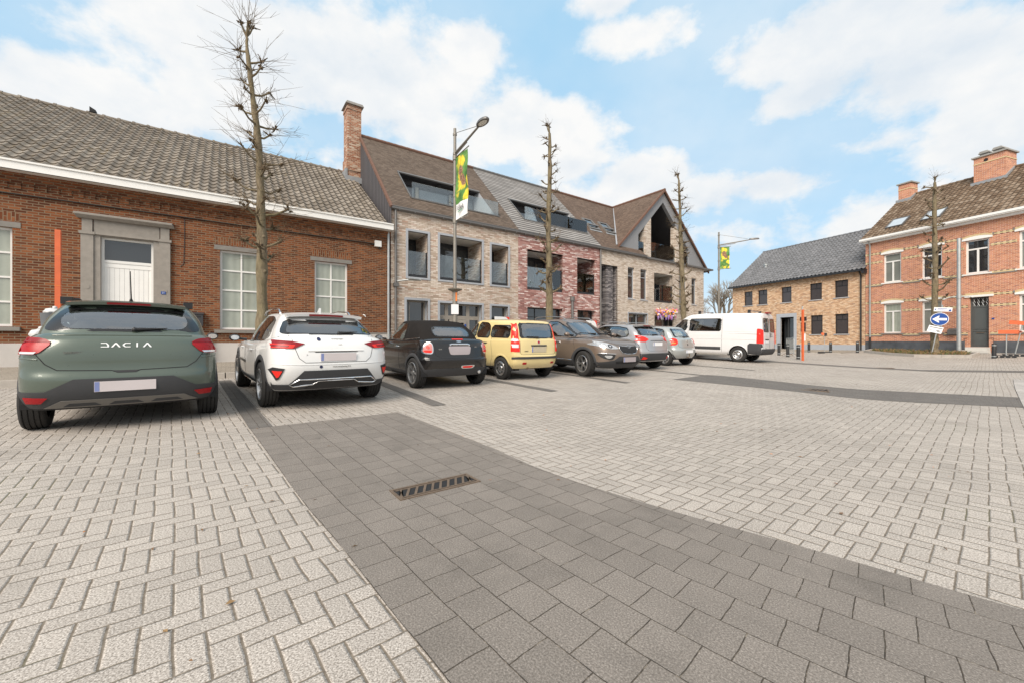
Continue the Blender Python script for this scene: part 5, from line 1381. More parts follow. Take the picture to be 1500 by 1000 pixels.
# 1 ---- dark green crossover hatchback, nearest
def car_green():
    P = PT['green']
    c = Car('parked_car', 'dark green hatchback with black roof bars and thin aerial, seen from behind at far left', 'car', -1.12, 8.43, 5, PIT, P, P,
        [K((.27,.22,.22),-1.86,1.96,.80,.30,.4), K((.42,.37,.36),-1.97,2.08,.885), K((.60,.57,.54),-2.0,2.11,.90,.44), K((.72,.70,.66),-1.965,2.10,.90), K((.90,.87,.78),-1.95,2.05,.892), K((1.04,.96,.86),-1.90,1.96,.862,.40), K((1.115,.99,.92),-1.82,1.86,.80,.38)],
        [K((1.10,.97,.98),-1.80,1.08,.795,.42,.6,3.2,2.6), K((1.29,1.22,1.2),-1.645,.64,.735,.40,.5,3.2), K((1.43,1.415,1.39),-1.42,.24,.64,.35,.45,3.2), K((1.475,1.475,1.45),-1.34,.10,.58,.35,.45)], (.05,.045))
    c.wz = .335
    c.window([(-.53,1.165),(.53,1.165),(.575,1.27),(.50,1.385),(-.50,1.385),(-.575,1.27)], 'rear', [(-.66,1.135),(.66,1.135),(.70,1.17),(.55,1.42),(-.55,1.42),(-.70,1.17)], rnd=2)
    c.window([(-1.32,1.10),(-1.12,1.34),(-.85,1.39),(-.10,1.395),(.30,1.26),(.80,1.03),(.0,1.03),(-.9,1.04)], 'left', e=.035, both=True, rnd=1)
    c.window([(-.62,1.06),(.62,1.06),(.50,1.38),(-.50,1.38)], 'front', e=.04)
    for sg in (1, -1):
        f = (lambda q: q) if sg > 0 else mx
        l = c.patch('tail_light', f([(.585,1.01),(.66,1.055),(.82,1.062),(.895,1.03),(.905,.92),(.87,.885),(.70,.885)]), 'rear', 'red', .014, .05, 1)
        c.patch('upper_lens', f([(.60,1.012),(.66,1.05),(.80,1.055),(.88,1.03),(.885,1.012)]), 'rear', 'lensdark', .018, .05, 0, l)
        c.patch('clear_lens', f([(.70,.912),(.87,.912),(.86,.890),(.72,.890)]), 'rear', 'lens', .018, .05, 0, l)
        c.patch('rear_reflector', f([(.62,.418),(.80,.428),(.785,.362),(.67,.36)]), 'rear', 'red', .022, .05)
    c.patch('bumper_cladding', [(-.90,.48),(-.64,.485),(-.42,.615),(.42,.615),(.64,.485),(.90,.48),(.90,.295),(-.90,.295)], 'rear', 'clad', .014, .06)
    sk = c.patch('skid_plate', [(-.66,.30),(-.52,.385),(.52,.385),(.66,.30)], 'rear', 'skid', .022, .06)
    for x in (-.36, 0, .36): c.patch('recess', [(x-.15,.315),(x-.10,.35),(x+.10,.35),(x+.15,.315)], 'rear', 'clad', .025, .08, 0, sk)
    c.seam([(-.71,.885),(-.64,.78),(-.55,.715),(-.12,.70),(-.09,.685),(.09,.685),(.12,.70),(.55,.715),(.64,.78),(.71,.885)], 'rear', .005)
    c.seam([(-.905,.86),(-.7,.865)], 'rear', .003); c.seam([(.905,.86),(.7,.865)], 'rear', .003)
    c.patch('tailgate_handle', [(-.11,.70),(.11,.70),(.08,.675),(-.08,.675)], 'rear', 'black', .006, .06)
    for i, ch in enumerate(('D', 'A', 'C', 'I', 'A')):
        x = -.18+.09*i; h = .024; z = .985
        lt = {'D': [[(-.03,h),(.012,h),(.03,0),(.03,-h),(-.03,-h),(-.03,-h+.008),(.018,-h+.008),(.018,-.003),(.008,h-.008),(-.03,h-.008)]],
              'C': [[(.03,h),(-.012,h),(-.03,.006),(-.03,-.006),(-.012,-h),(.03,-h),(.03,-h+.008),(-.008,-h+.008),(-.018,0),(-.008,h-.008),(.03,h-.008)]],
              'I': [[(-.006,h),(.006,h),(.006,-h),(-.006,-h)]], 'A': [[(-.006,h),(.006,h),(.036,-h),(.022,-h),(0,h-.012),(-.022,-h),(-.036,-h)]]}[ch]
        for q in lt: c.patch('badge_letter', [(x+a*1.12, z+b) for a, b in q], 'rear', 'signwhite', .006, .5)
    c.script('SANDERO', -.43, .905, 'rear', .032, 'skid', .004)
    c.strip([(-.60,1.088),(-.3,1.095),(.3,1.095),(.60,1.088)], 'rear', P, .009, 'body_crease', .001); c.strip([(-.88,.845),(-.70,.83)], 'rear', P, .008, 'body_crease', .001); c.strip([(.88,.845),(.70,.83)], 'rear', P, .008, 'body_crease', .001)
    c.plate(0, .525, 'rear', .52, .115, 'plate', .016)
    c.wiper(.06, 1.155, .36, 1.17); spoiler(c, .545, -1.36, 1.485, -1.465, 1.47, .035, P, .20)
    c.wheels(-1.302, 1.302, .895, .335, .205, 'alloy', .215, 5)
    for y in (-1.302, 1.302): c.arch(y, .375, .07)
    for d in ('left', 'right'): c.patch('sill_cladding', [(-.93,.22),(-.93,.34),(.93,.34),(.93,.22)], d, 'clad', .012, .08); c.seam([(-.85,.36),(-.95,.70),(-.9,1.0)], d); c.seam([(.12,.36),(.12,1.0)], d); c.seam([(.95,.36),(1.02,.75),(.9,1.0)], d)
    for y in (-.55, .45): c.handle(y, .86, P)
    for sg in (-1, 1):
        b = MB(); b.tube([(sg*.585,-1.02,1.47), (sg*.585,-.95,1.53), (sg*.585,-.2,1.555), (sg*.585,.30,1.50)], [.02,.02,.017,.02], 8); b.box(sg*.585-.05, sg*.585+.05, -1.12, -.82, 1.46, 1.545); b.build('roof_rail', M_['black'], c.root, smooth=60)
    b = MB(); b.tube([(0,-1.16,1.50), (0,-1.18,1.56), (0,-1.34,1.90)], [.03,.008,.005], 8); b.build('aerial', M_['black'], c.root, smooth=60)
    c.mirrors(.78, 1.03, .985, M_['black']); c.cabin([(-.72,(-.42,.42)), (.18,(-.36,.36))], 1.02, wheel=(-.36,.62,1.08))
    c.finish()

# 2 ---- white crossover
def car_white():
    P = PT['white']
    c = Car('parked_car', 'white crossover with slim red tail lights parked beside the green hatchback', 'car', 1.20, 8.72, 5, PIT, P, P,
        [K((.29,.24,.24),-2.0,2.05,.80,.35,.4), K((.42,.38,.38),-2.10,2.17,.89,.46), K((.60,.56,.52),-2.16,2.20,.912,.50), K((.75,.72,.66),-2.15,2.19,.912,.5), K((.93,.87,.78),-2.10,2.12,.905,.48), K((1.05,.94,.84),-2.02,2.0,.87,.46), K((1.10,.955,.90),-1.94,1.88,.80,.42)],
        [K((1.085,.94,.96),-1.92,1.18,.80,.45,.6,3.0,2.6), K((1.22,1.18,1.16),-1.74,.76,.735,.42,.5,3.0), K((1.38,1.40,1.37),-1.46,.34,.63,.38,.45), K((1.425,1.445,1.42),-1.38,.22,.57,.36,.45)], (.05,.045))
    c.wz = .345
    c.window([(-.60,1.135),(.60,1.135),(.62,1.17),(.54,1.305),(-.54,1.305),(-.62,1.17)], 'rear', [(-.66,1.112),(.66,1.112),(.70,1.15),(.585,1.345),(-.585,1.345),(-.70,1.15)], glass='cartint', rnd=1)
    c.window([(-1.30,1.10),(-1.18,1.29),(-.9,1.365),(-.05,1.375),(.45,1.215),(.95,1.00),(.1,.995),(-.95,1.02)], 'left', e=.03, both=True, glass='cartint')
    c.window([(-.62,1.04),(.62,1.04),(.50,1.35),(-.50,1.35)], 'front', e=.04)
    for sg in (1, -1):
        f = (lambda q: q) if sg > 0 else mx
        l = c.patch('tail_light', f([(.44,.985),(.60,1.02),(.80,1.033),(.915,1.01),(.915,.945),(.82,.92),(.58,.918)]), 'rear', 'lensdark', .016, .05, 0)
        c.patch('lit_bar', f([(.56,.965),(.84,.985),(.88,.965),(.87,.93),(.60,.92)]), 'rear', 'redbright', .020, .05, 0, l)
        c.patch('inner_bar', f([(.63,.958),(.82,.97),(.84,.958),(.83,.942),(.65,.936)]), 'rear', 'lensdark', .024, .06, 0, l)
        q = c.patch('rear_fog_light', f([(.70,.635),(.83,.655),(.87,.62),(.79,.465),(.76,.485)]), 'rear', 'black', .012, .05, 0)
        c.patch('fog_lens', f([(.725,.600),(.835,.605),(.785,.505),(.765,.515)]), 'rear', 'redbright', .017, .05, 0, q)
    bl = c.patch('bumper_cladding', [(-.92,.40),(-.64,.40),(-.46,.60),(.46,.60),(.64,.40),(.92,.40),(.90,.315),(-.90,.315)], 'rear', 'clad', .014, .05)
    c.patch('diffuser', [(-.44,.33),(-.30,.43),(.30,.43),(.44,.33)], 'rear', 'black', .022, .06, 0, bl)
    c.strip([(-.33,.40),(-.58,.375),(-.63,.40),(-.52,.475),(-.34,.475),(.34,.475),(.52,.475),(.63,.40),(.58,.375),(.33,.40)], 'rear', 'chrome', .011, 'chrome_trim', .022)
    c.strip([(-.33,.40),(-.26,.445),(.26,.445),(.33,.40)], 'rear', 'chrome', .008, 'chrome_trim', .022)
    c.seam([(-.60,1.10),(-.56,.90),(-.52,.78),(-.44,.715),(.44,.715),(.52,.78),(.56,.90),(.60,1.10)], 'rear', .004)
    c.patch('tailgate_recess', [(-.33,.878),(.33,.878),(.30,.862),(-.30,.862)], 'rear', 'black', .004, .06)
    for x, z, r in ((-.235,1.052,.027), (-.235,.652,.022)):
        c.patch('round_badge', [(x+r*cos(a), z+r*sin(a)) for a in lin(0, 2*pi*15/16, 15)], 'rear', 'navy', .005, .5)
    c.script('verzekeringen', .03, 1.055, 'rear', .032, 'skid', .012); c.script('www.verzekering 014', .06, .652, 'rear', .030, 'skid', .006)
    c.script('X', -.42, .83, 'rear', .03, 'chrome'); c.script('KIA', .06, .975, 'rear', .035, 'lens', .006)
    c.strip([(-.40,.885),(.40,.885)], 'rear', P, .012, 'body_crease', .002); c.strip([(-.84,.70),(-.5,.685),(.5,.685),(.84,.70)], 'rear', P, .007, 'body_crease', .0)
    c.plate(.02, .795, 'rear', .52, .115, 'plate', .010); c.wiper(.10, 1.135, .40, 1.15)
    spoiler(c, .575, -1.40, 1.435, -1.545, 1.415, .038, P, .26); rails(c, .56, -1.0, .35, 1.475, M_['chrome'], .035, .012)
    b = MB(); b.prism([(-.012,-1.05,1.48), (-.012,-1.2,1.475), (-.008,-1.19,1.55), (-.008,-1.15,1.55)], (.022,0,0)); b.build('aerial', P, c.root)
    c.wheels(-1.325, 1.325, .905, .345, .22, 'alloy', .235, 5)
    for y in (-1.325, 1.325): c.arch(y, .385, .075)
    for d in ('left', 'right'): c.patch('sill_cladding', [(-.93,.23),(-.93,.37),(.93,.37),(.93,.23)], d, 'clad', .012, .08); c.seam([(-.80,.38),(-.95,.75),(-.9,.98)], d); c.seam([(.12,.38),(.12,.98)], d); c.seam([(.98,.38),(1.02,.75),(.9,.95)], d); c.strip([(-.9,.30),(.9,.30)], d, 'chrome', .008, 'sill_trim', .014)
    for y in (-.55, .45): c.handle(y, .84, P)
    c.script('www.verzekeringen.be', .45, .62, 'left', .10, 'skid', .004)
    c.mirrors(.80, 1.0, 1.0, M_['black']); c.cabin([(-.80,(-.42,.42)), (.18,(-.36,.36))], .96, wheel=(-.36,.62,1.03))
    c.finish()

# 3 ---- black soft-top
def car_black():
    P = PT['black']
    c = Car('parked_car', 'small black convertible with its black cloth top up, between the white and yellow cars', 'car', 3.97, 9.38, 2, PIT, P, M_['fabric'],
        [K((.26,.22,.22),-1.68,1.75,.75,.35), K((.40,.37,.36),-1.78,1.86,.82,.45), K((.60,.56,.52),-1.84,1.88,.846,.48), K((.665,.68,.62),-1.80,1.86,.845,.46), K((.86,.84,.76),-1.77,1.80,.83,.45), K((.99,.93,.86),-1.71,1.70,.795,.42), K((1.035,.95,.91),-1.63,1.58,.74,.40)],
        [K((1.03,.945,.97),-1.52,.80,.735,.34,.45,3.2), K((1.2,1.17,1.16),-1.34,.46,.685,.34,.4,3.2), K((1.36,1.365,1.33),-1.06,.20,.60,.32,.36), K((1.40,1.405,1.37),-.95,.12,.55,.3,.34)], (.035,.03))
    c.wz = .32
    c.window([(-.44,1.09),(.44,1.09),(.40,1.265),(-.40,1.265)], 'rear', e=.02, rnd=2)
    c.window([(-.52,1.0),(-.54,1.31),(-.05,1.325),(.36,1.17),(.62,1.02)], 'left', e=.03, both=True)
    c.window([(-.56,1.04),(.56,1.04),(.46,1.30),(-.46,1.30)], 'front', e=.04)
    for sg in (1, -1):
        f = (lambda q: q) if sg > 0 else mx
        pl = [(.60,.965),(.70,.965),(.775,.86),(.785,.74),(.60,.73),(.585,.86)]
        l = c.patch('tail_light', f(pl), 'rear', 'chrome', .010, .05, 2)
        c.patch('lamp_lens', f(grow(pl, -.018)), 'rear', 'pinklens', .016, .05, 2, l)
        c.patch('red_lens', f([(.625,.81),(.75,.81),(.755,.765),(.615,.755)]), 'rear', 'redbright', .020, .05, 2, l)
        c.patch('lamp_disc', f([(.685+.03*cos(a), .865+.03*sin(a)) for a in lin(0, 2*pi*15/16, 15)]), 'rear', 'redbright', .024, .5, 0, l)
    c.patch('bumper_cladding', [(-.85,.40),(-.55,.435),(.55,.435),(.85,.40),(.80,.27),(-.80,.27)], 'rear', 'clad', .010, .06)
    c.patch('fog_surround', [(.0,.49),(.36,.50),(.32,.425),(.03,.425)], 'rear', 'chrome', .014, .06, 2); c.patch('fog_light', [(.04,.475),(.31,.48),(.28,.44),(.06,.44)], 'rear', 'redbright', .018, .06, 1)
    c.strip([(-.72,.665),(-.40,.62),(.40,.62),(.72,.665)], 'rear', 'dark', .005, 'panel_gap', .0)
    c.seam([(-.56,1.02),(-.55,.72),(-.42,.645),(.42,.645),(.55,.72),(.56,1.02)], 'rear', .004)
    c.strip([(-.24,.905),(-.2,.925),(.2,.925),(.24,.905)], 'rear', 'chrome', .020, 'boot_handle', .012)
    c.patch('plate_panel', [(-.27,.89),(.27,.89),(.24,.735),(.20,.715),(-.20,.715),(-.24,.735)], 'rear', 'platedark', .010, .06, 1)
    c.patch('brake_light', [(-.13,1.032),(.13,1.032),(.13,1.015),(-.13,1.015)], 'rear', 'redbright', .010, .06)
    c.patch('wing_badge', [(-.07,.985),(-.03,.995),(.03,.995),(.07,.985),(.03,.972),(-.03,.972)], 'rear', 'chrome', .008, .5)
    c.script('ONE', -.45, .83, 'rear', .035, 'chrome'); c.script('MINI', .40, .87, 'rear', .03, 'chrome')
    b = MB(); p = c.hit(.52, .33, 'rear')[0]; b.tube([p+Vector((0,.1,0)), p+Vector((0,-.03,0))], [.038,.038], 14); b.lathe([(.038,-.032), (.030,-.034), (.026,.02)], p, 'y', 14); b.build('exhaust', M_['chrome'], c.root, smooth=50)
    c.strip([(-1.3,1.045),(-.6,.985),(.4,.97)], 'left', 'chrome', .008, 'belt_trim'); c.strip([(-1.3,1.045),(-.6,.985),(.4,.97)], 'right', 'chrome', .008, 'belt_trim')
    c.wheels(-1.2335, 1.2335, .835, .32, .20, 'star', .225, 6)
    for y in (-1.2335, 1.2335): c.arch(y, .345, .07)
    for d in ('left', 'right'): c.patch('sill_cladding', [(-.88,.22),(-.88,.33),(.88,.33),(.88,.22)], d, 'clad', .010, .08); c.seam([(-.52,.36),(-.52,.98)], d); c.seam([(.78,.36),(.80,.9)], d); c.seam([(-.72,1.06),(-.62,1.30)], d, .004)
    c.handle(-.38, .84, 'chrome'); c.mirrors(.52, 1.01, .93, M_['black']); c.cabin([(-.62,(-.32,.32)), (.08,(-.34,.34))], .98, wheel=(-.34,.42,1.02))
    c.finish('soft_top')

# 4 ---- pale yellow city car
def car_yellow():
    P = PT['yellow']
    c = Car('parked_car', 'small pale yellow city car with tall red corner tail lights', 'car', 6.39, 9.74, 4, PIT, P, P,
        [K((.29,.24,.24),-1.66,1.66,.70,.28), K((.42,.38,.38),-1.75,1.75,.775,.32), K((.60,.56,.54),-1.775,1.77,.793,.32), K((.66,.66,.66),-1.745,1.75,.793,.28,.5,4.2), K((.88,.86,.80),-1.73,1.70,.785,.26,.5,4.2), K((1.0,.97,.92),-1.71,1.6,.768,.25,.5,4.2), K((1.03,.99,.97),-1.69,1.48,.745,.24,.5,4.2)],
        [K((1.02,.985,.99),-1.685,.98,.745,.24,.5,4.4), K((1.25,1.23,1.2),-1.64,.64,.705,.24,.45,4.4), K((1.44,1.455,1.42),-1.57,.34,.64,.24,.4,4.2), K((1.485,1.50,1.465),-1.52,.22,.585,.24,.4,4.0)], (.04,.035))
    c.wz = .29
    c.window([(-.50,1.075),(.50,1.075),(.49,1.40),(-.49,1.40)], 'rear', [(-.585,1.045),(.585,1.045),(.565,1.43),(-.565,1.43)], rnd=1)
    c.window([(-.58,1.06),(-.58,1.30),(-.45,1.40),(-.05,1.42),(-.02,1.06)], 'left', e=.035, both=True, name='door_window')
    c.window([(.07,1.06),(.08,1.41),(.34,1.30),(.72,1.06)], 'left', e=.03, both=True, name='door_window')
    c.window([(-1.40,1.07),(-1.40,1.34),(-.70,1.34),(-.66,1.07)], 'left', e=.03, both=True, name='quarter_window')
    c.window([(-.60,1.06),(.60,1.06),(.52,1.40),(-.52,1.40)], 'front', e=.04)
    for sg in (1, -1):
        f = (lambda q: q) if sg > 0 else mx
        l = c.patch('tail_light', f([(.585,1.42),(.65,1.40),(.735,1.05),(.78,1.0),(.78,.72),(.62,.72),(.62,1.02)]), 'rear', 'redbright', .012, .05)
        c.patch('clear_lens', f([(.64,1.035),(.745,1.035),(.765,.975),(.64,.975)]), 'rear', 'lens', .018, .05, 0, l); c.patch('clear_lens', f([(.65,.90),(.755,.90),(.755,.82),(.65,.82)]), 'rear', 'lens', .018, .05, 0, l)
        c.patch('rear_reflector', f([(.42,.46),(.53,.46),(.53,.41),(.42,.41)]), 'rear', 'red', .008, .05)
    c.patch('bumper_strip', [(-.79,.585),(-.66,.60),(.66,.60),(.79,.585),(.79,.535),(.66,.545),(-.66,.545),(-.79,.535)], 'rear', 'clad', .014, .06)
    c.seam([(-.60,1.03),(-.60,.70),(-.56,.655),(.56,.655),(.60,.70),(.60,1.03)], 'rear', .004)
    c.strip([(-.26,.872),(.26,.872)], 'rear', 'clad', .020, 'boot_handle', .008)
    c.plate(0, .775, 'rear', .50, .14, 'plate_tan', .008)
    c.patch('round_badge', [(.045*cos(a), .955+.045*sin(a)) for a in lin(0, 2*pi*15/16, 15)], 'rear', 'chrome', .008, .5); c.patch('badge_face', [(.034*cos(a), .955+.034*sin(a)) for a in lin(0, 2*pi*15/16, 15)], 'rear', 'red', .012, .5)
    c.script('PANDA', -.42, .735, 'rear', .035, 'clad'); c.wiper(.0, 1.07, -.36, 1.09)
    b = MB(); p = c.hit(-.32, .32, 'rear')[0]; b.tube([p+Vector((0,.25,.0)), p+Vector((0,-.02,-.02))], .028, 12); b.build('exhaust', M_['iron'], c.root, smooth=50)
    c.wheels(-1.15, 1.15, .79, .285, .165, 'cover', .175, 8)
    for y in (-1.15, 1.15): c.arch(y, .32, .045, P, .006)
    for d in ('left', 'right'): c.seam([(-.66,.30),(-.80,.55),(-.70,1.0),(-.64,1.32)], d); c.seam([(.02,.30),(.02,1.40)], d); c.seam([(.90,.30),(.88,.97)], d)
    c.handle(-.45, .90, 'black'); c.handle(.25, .90, 'black'); c.mirrors(.66, 1.06, .90, M_['black']); c.cabin([(-.65,(-.35,.35)), (.0,(-.32,.32))], 1.05, wheel=(-.32,.42,1.1))
    c.finish()
M_['plate_tan'] = plain('plate_tan', (.50,.43,.30), .5, var=.1)

# 5 ---- bronze SUV, nose out
def car_bronze():
    P = PT['bronze']
    c = Car('parked_car', 'bronze brown sport utility car parked nose out, facing the viewer', 'car', 9.05, 9.42, 181, -PIT, P, P,
        [K((.30,.25,.27),-2.08,2.02,.82), K((.46,.41,.42),-2.2,2.17,.91,.45,.55), K((.64,.58,.56),-2.24,2.21,.93,.45,.6), K((.82,.75,.73),-2.2,2.20,.93,.45,.62), K((1.0,.92,.89),-2.12,2.13,.92,.42,.62), K((1.1,1.02,.98),-2.05,2.0,.885,.42,.6), K((1.14,1.055,1.03),-1.98,1.86,.82,.40,.6)],
        [K((1.13,1.045,1.10),-1.95,1.18,.82,.4,.62), K((1.35,1.30,1.29),-1.76,.76,.755,.38,.52), K((1.53,1.55,1.51),-1.52,.32,.66,.36,.46), K((1.575,1.60,1.56),-1.42,.18,.60,.36,.45)], (.07,.04))
    c.wz = .36
    c.window([(-.66,1.16),(.66,1.16),(.54,1.49),(-.54,1.49)], 'front', e=.035, rnd=1)
    c.window([(-1.45,1.24),(-1.35,1.45),(-.9,1.51),(-.50,1.51),(-.45,1.12),(-1.2,1.14)], 'left', e=.03, both=True, glass='cartint', name='door_window')
    c.window([(-.36,1.12),(-.38,1.515),(.0,1.515),(.42,1.34),(.88,1.11)], 'left', e=.03, both=True, name='door_window')
    c.window([(-.55,1.2),(.55,1.2),(.5,1.45),(-.5,1.45)], 'rear', e=.04, glass='cartint')
    for sg in (1, -1):
        f = (lambda q: q) if sg > 0 else mx
        h = c.patch('headlight', f([(.40,.80),(.46,.86),(.70,.96),(.90,1.01),(.92,.95),(.84,.85),(.62,.79)]), 'front', 'headlamp', .012, .05, 1)
        c.patch('lamp_bowl', f([(.63+.055*cos(a), .865+.05*sin(a)) for a in lin(0, 2*pi*15/16, 15)]), 'front', 'lensclear', .016, .5, 0, h)
        g_ = c.patch('fog_light', f([(.52,.655),(.88,.67),(.82,.55),(.66,.50),(.58,.53)]), 'front', 'black', .010, .05, 1)
        c.patch('fog_lens', f([(.60,.625),(.80,.625),(.74,.55),(.66,.545)]), 'front', 'headlamp', .016, .05, 1, g_); c.strip(f([(.52,.668),(.90,.685)]), 'front', 'chrome', .010, 'fog_trim', .012)
    g_ = c.patch('grille', [(-.36,.875),(-.12,.86),(.12,.86),(.36,.875),(.38,.80),(.30,.70),(.10,.675),(-.10,.675),(-.30,.70),(-.38,.80)], 'front', 'black', .008, .05)
    c.strip([(-.36,.885),(-.12,.868),(.12,.868),(.36,.885),(.39,.80),(.30,.69),(.10,.665),(-.10,.665),(-.30,.69),(-.39,.80),(-.36,.885)], 'front', 'chrome', .009, 'grille_surround', .012)
    for z in (.72, .755, .79, .825): c.strip([(-.33,z),(.33,z)], 'front', 'clad', .006, 'grille_bar', .012)
    c.patch('oval_badge', [(.075*cos(a), .855+.036*sin(a)) for a in lin(0, 2*pi*19/20, 19)], 'front', 'chrome', .020, .5); c.patch('badge_face', [(.062*cos(a), .855+.026*sin(a)) for a in lin(0, 2*pi*19/20, 19)], 'front', 'clad', .024, .5); c.script('KIA', 0, .855, 'front', .042, 'chrome', .028)
    c.patch('bumper_cladding', [(-.93,.42),(-.55,.50),(-.40,.60),(.40,.60),(.55,.50),(.93,.42),(.88,.27),(-.88,.27)], 'front', 'clad', .010, .06)
    c.patch('air_intake', [(-.52,.47),(.52,.47),(.46,.40),(-.46,.40)], 'front', 'dark', .013, .06); c.plate(0, .51, 'front', .52, .13, 'platedark', .02)
    c.seam([(-.78,1.02),(-.42,.91),(.42,.91),(.78,1.02)], 'front', .004)
    for sg in (1, -1): c.seam([(sg*.74,1.05),(sg*.60,1.70),(sg*.40,1.95)], 'top', .004); c.seam([(sg*.45,1.2),(sg*.36,1.9)], 'top', .003, P)
    c.wiper(.1, 1.17, .60, 1.19, 'front'); c.wiper(-.5, 1.17, .0, 1.18, 'front')
    c.wheels(-1.32, 1.32, .925, .36, .225, 'alloy', .235, 5, turn=radians(-9))
    for y in (-1.32, 1.32): c.arch(y, .40, .075)
    for d in ('left', 'right'): c.patch('sill_cladding', [(-.92,.24),(-.92,.40),(.92,.40),(.92,.24)], d, 'clad', .012, .08); c.strip([(-.9,.44),(.9,.44)], d, 'chrome', .010, 'sill_trim', .006); c.seam([(-.85,.42),(-.98,.75),(-.9,1.06)], d); c.seam([(-.41,.42),(-.41,1.1)], d); c.seam([(.92,.42),(.98,.8),(.88,1.05)], d)
    c.handle(-.62, .93, 'chrome'); c.handle(.30, .93, 'chrome'); c.mirrors(.80, 1.16, 1.02, P); rails(c, .59, -1.2, .25, 1.64, M_['alloy'], .035, .014)
    c.cabin([(-.80,(-.42,.42)), (.10,(-.36,.36))], 1.08, wheel=(-.36,.55,1.12)); c.finish()
M_['lensclear'] = plain('lamp_bowl', (.10,.10,.11), .05, .8, coat=1.0)

# 6 ---- silver grey crossover
def car_silver():
    P = PT['silver']
    c = Car('parked_car', 'silver grey crossover with roof rails and curved orange red tail lights behind the bronze car', 'car', 11.82, 10.18, 2, PIT, P, P,
        [K((.29,.24,.24),-1.85,1.95,.78), K((.43,.39,.38),-1.93,2.06,.86,.45), K((.60,.57,.54),-1.97,2.10,.88,.46), K((.74,.72,.68),-1.94,2.08,.88,.46), K((.93,.88,.80),-1.90,2.0,.872,.45), K((1.08,.98,.90),-1.84,1.88,.845,.43), K((1.14,1.01,.95),-1.76,1.75,.79,.40)],
        [K((1.13,1.0,1.02),-1.74,1.0,.79,.42,.6), K((1.30,1.25,1.22),-1.60,.60,.735,.40,.5), K((1.45,1.45,1.40),-1.38,.22,.645,.36,.45), K((1.49,1.50,1.46),-1.30,.1,.59,.36,.45)], (.05,.04))
    c.wz = .33
    c.window([(-.56,1.175),(.56,1.175),(.50,1.40),(-.50,1.40)], 'rear', [(-.66,1.15),(.66,1.15),(.56,1.44),(-.56,1.44)])
    c.window([(-1.28,1.14),(-1.18,1.36),(-.8,1.42),(-.1,1.42),(.30,1.27),(.75,1.05),(.0,1.05),(-.95,1.07)], 'left', e=.03, both=True); c.window([(-.62,1.08),(.62,1.08),(.50,1.40),(-.50,1.40)], 'front', e=.04)
    for sg in (1, -1):
        f = (lambda q: q) if sg > 0 else mx
        c.patch('tail_light', f([(.44,1.03),(.56,1.10),(.72,1.16),(.86,1.17),(.88,1.10),(.80,1.07),(.86,1.02),(.82,.95),(.60,.95)]), 'rear', 'redbright', .014, .05)
        c.patch('rear_reflector', f([(.55,.43),(.70,.47),(.72,.38),(.60,.38)]), 'rear', 'redbright', .024, .05)
    c.patch('bumper_cladding', [(-.89,.55),(-.5,.58),(.5,.58),(.89,.55),(.86,.28),(-.86,.28)], 'rear', 'clad', .012, .06)
    c.strip([(-.36,.985),(.36,.985)], 'rear', 'dark', .008, 'tailgate_recess', .0); c.plate(.0, .875, 'rear', .50, .11, 'signwhite', .01); c.seam([(-.62,.98),(-.58,.72),(-.5,.66),(.5,.66),(.58,.72),(.62,.98)], 'rear', .004)
    c.wiper(.0, 1.17, .30, 1.19); spoiler(c, .56, -1.32, 1.50, -1.46, 1.475, .04, P, .2); rails(c, .585, -1.1, .2, 1.54, M_['alloy'], .04, .014)
    c.wheels(-1.27, 1.27, .86, .33, .20, 'alloy', .21, 5)
    for y in (-1.27, 1.27): c.arch(y, .36, .06)
    for d in ('left', 'right'): c.patch('sill_cladding', [(-.9,.23),(-.9,.35),(.9,.35),(.9,.23)], d, 'clad', .010, .08); c.seam([(.1,.36),(.1,1.03)], d); c.seam([(-.82,.36),(-.9,.75),(-.85,1.04)], d)
    c.handle(-.5, .9, P); c.handle(.4, .9, P); c.mirrors(.70, 1.07, .97, P); c.cabin([(-.75,(-.4,.4)), (.1,(-.36,.36))], 1.04, wheel=(-.36,.5,1.1)); c.finish()

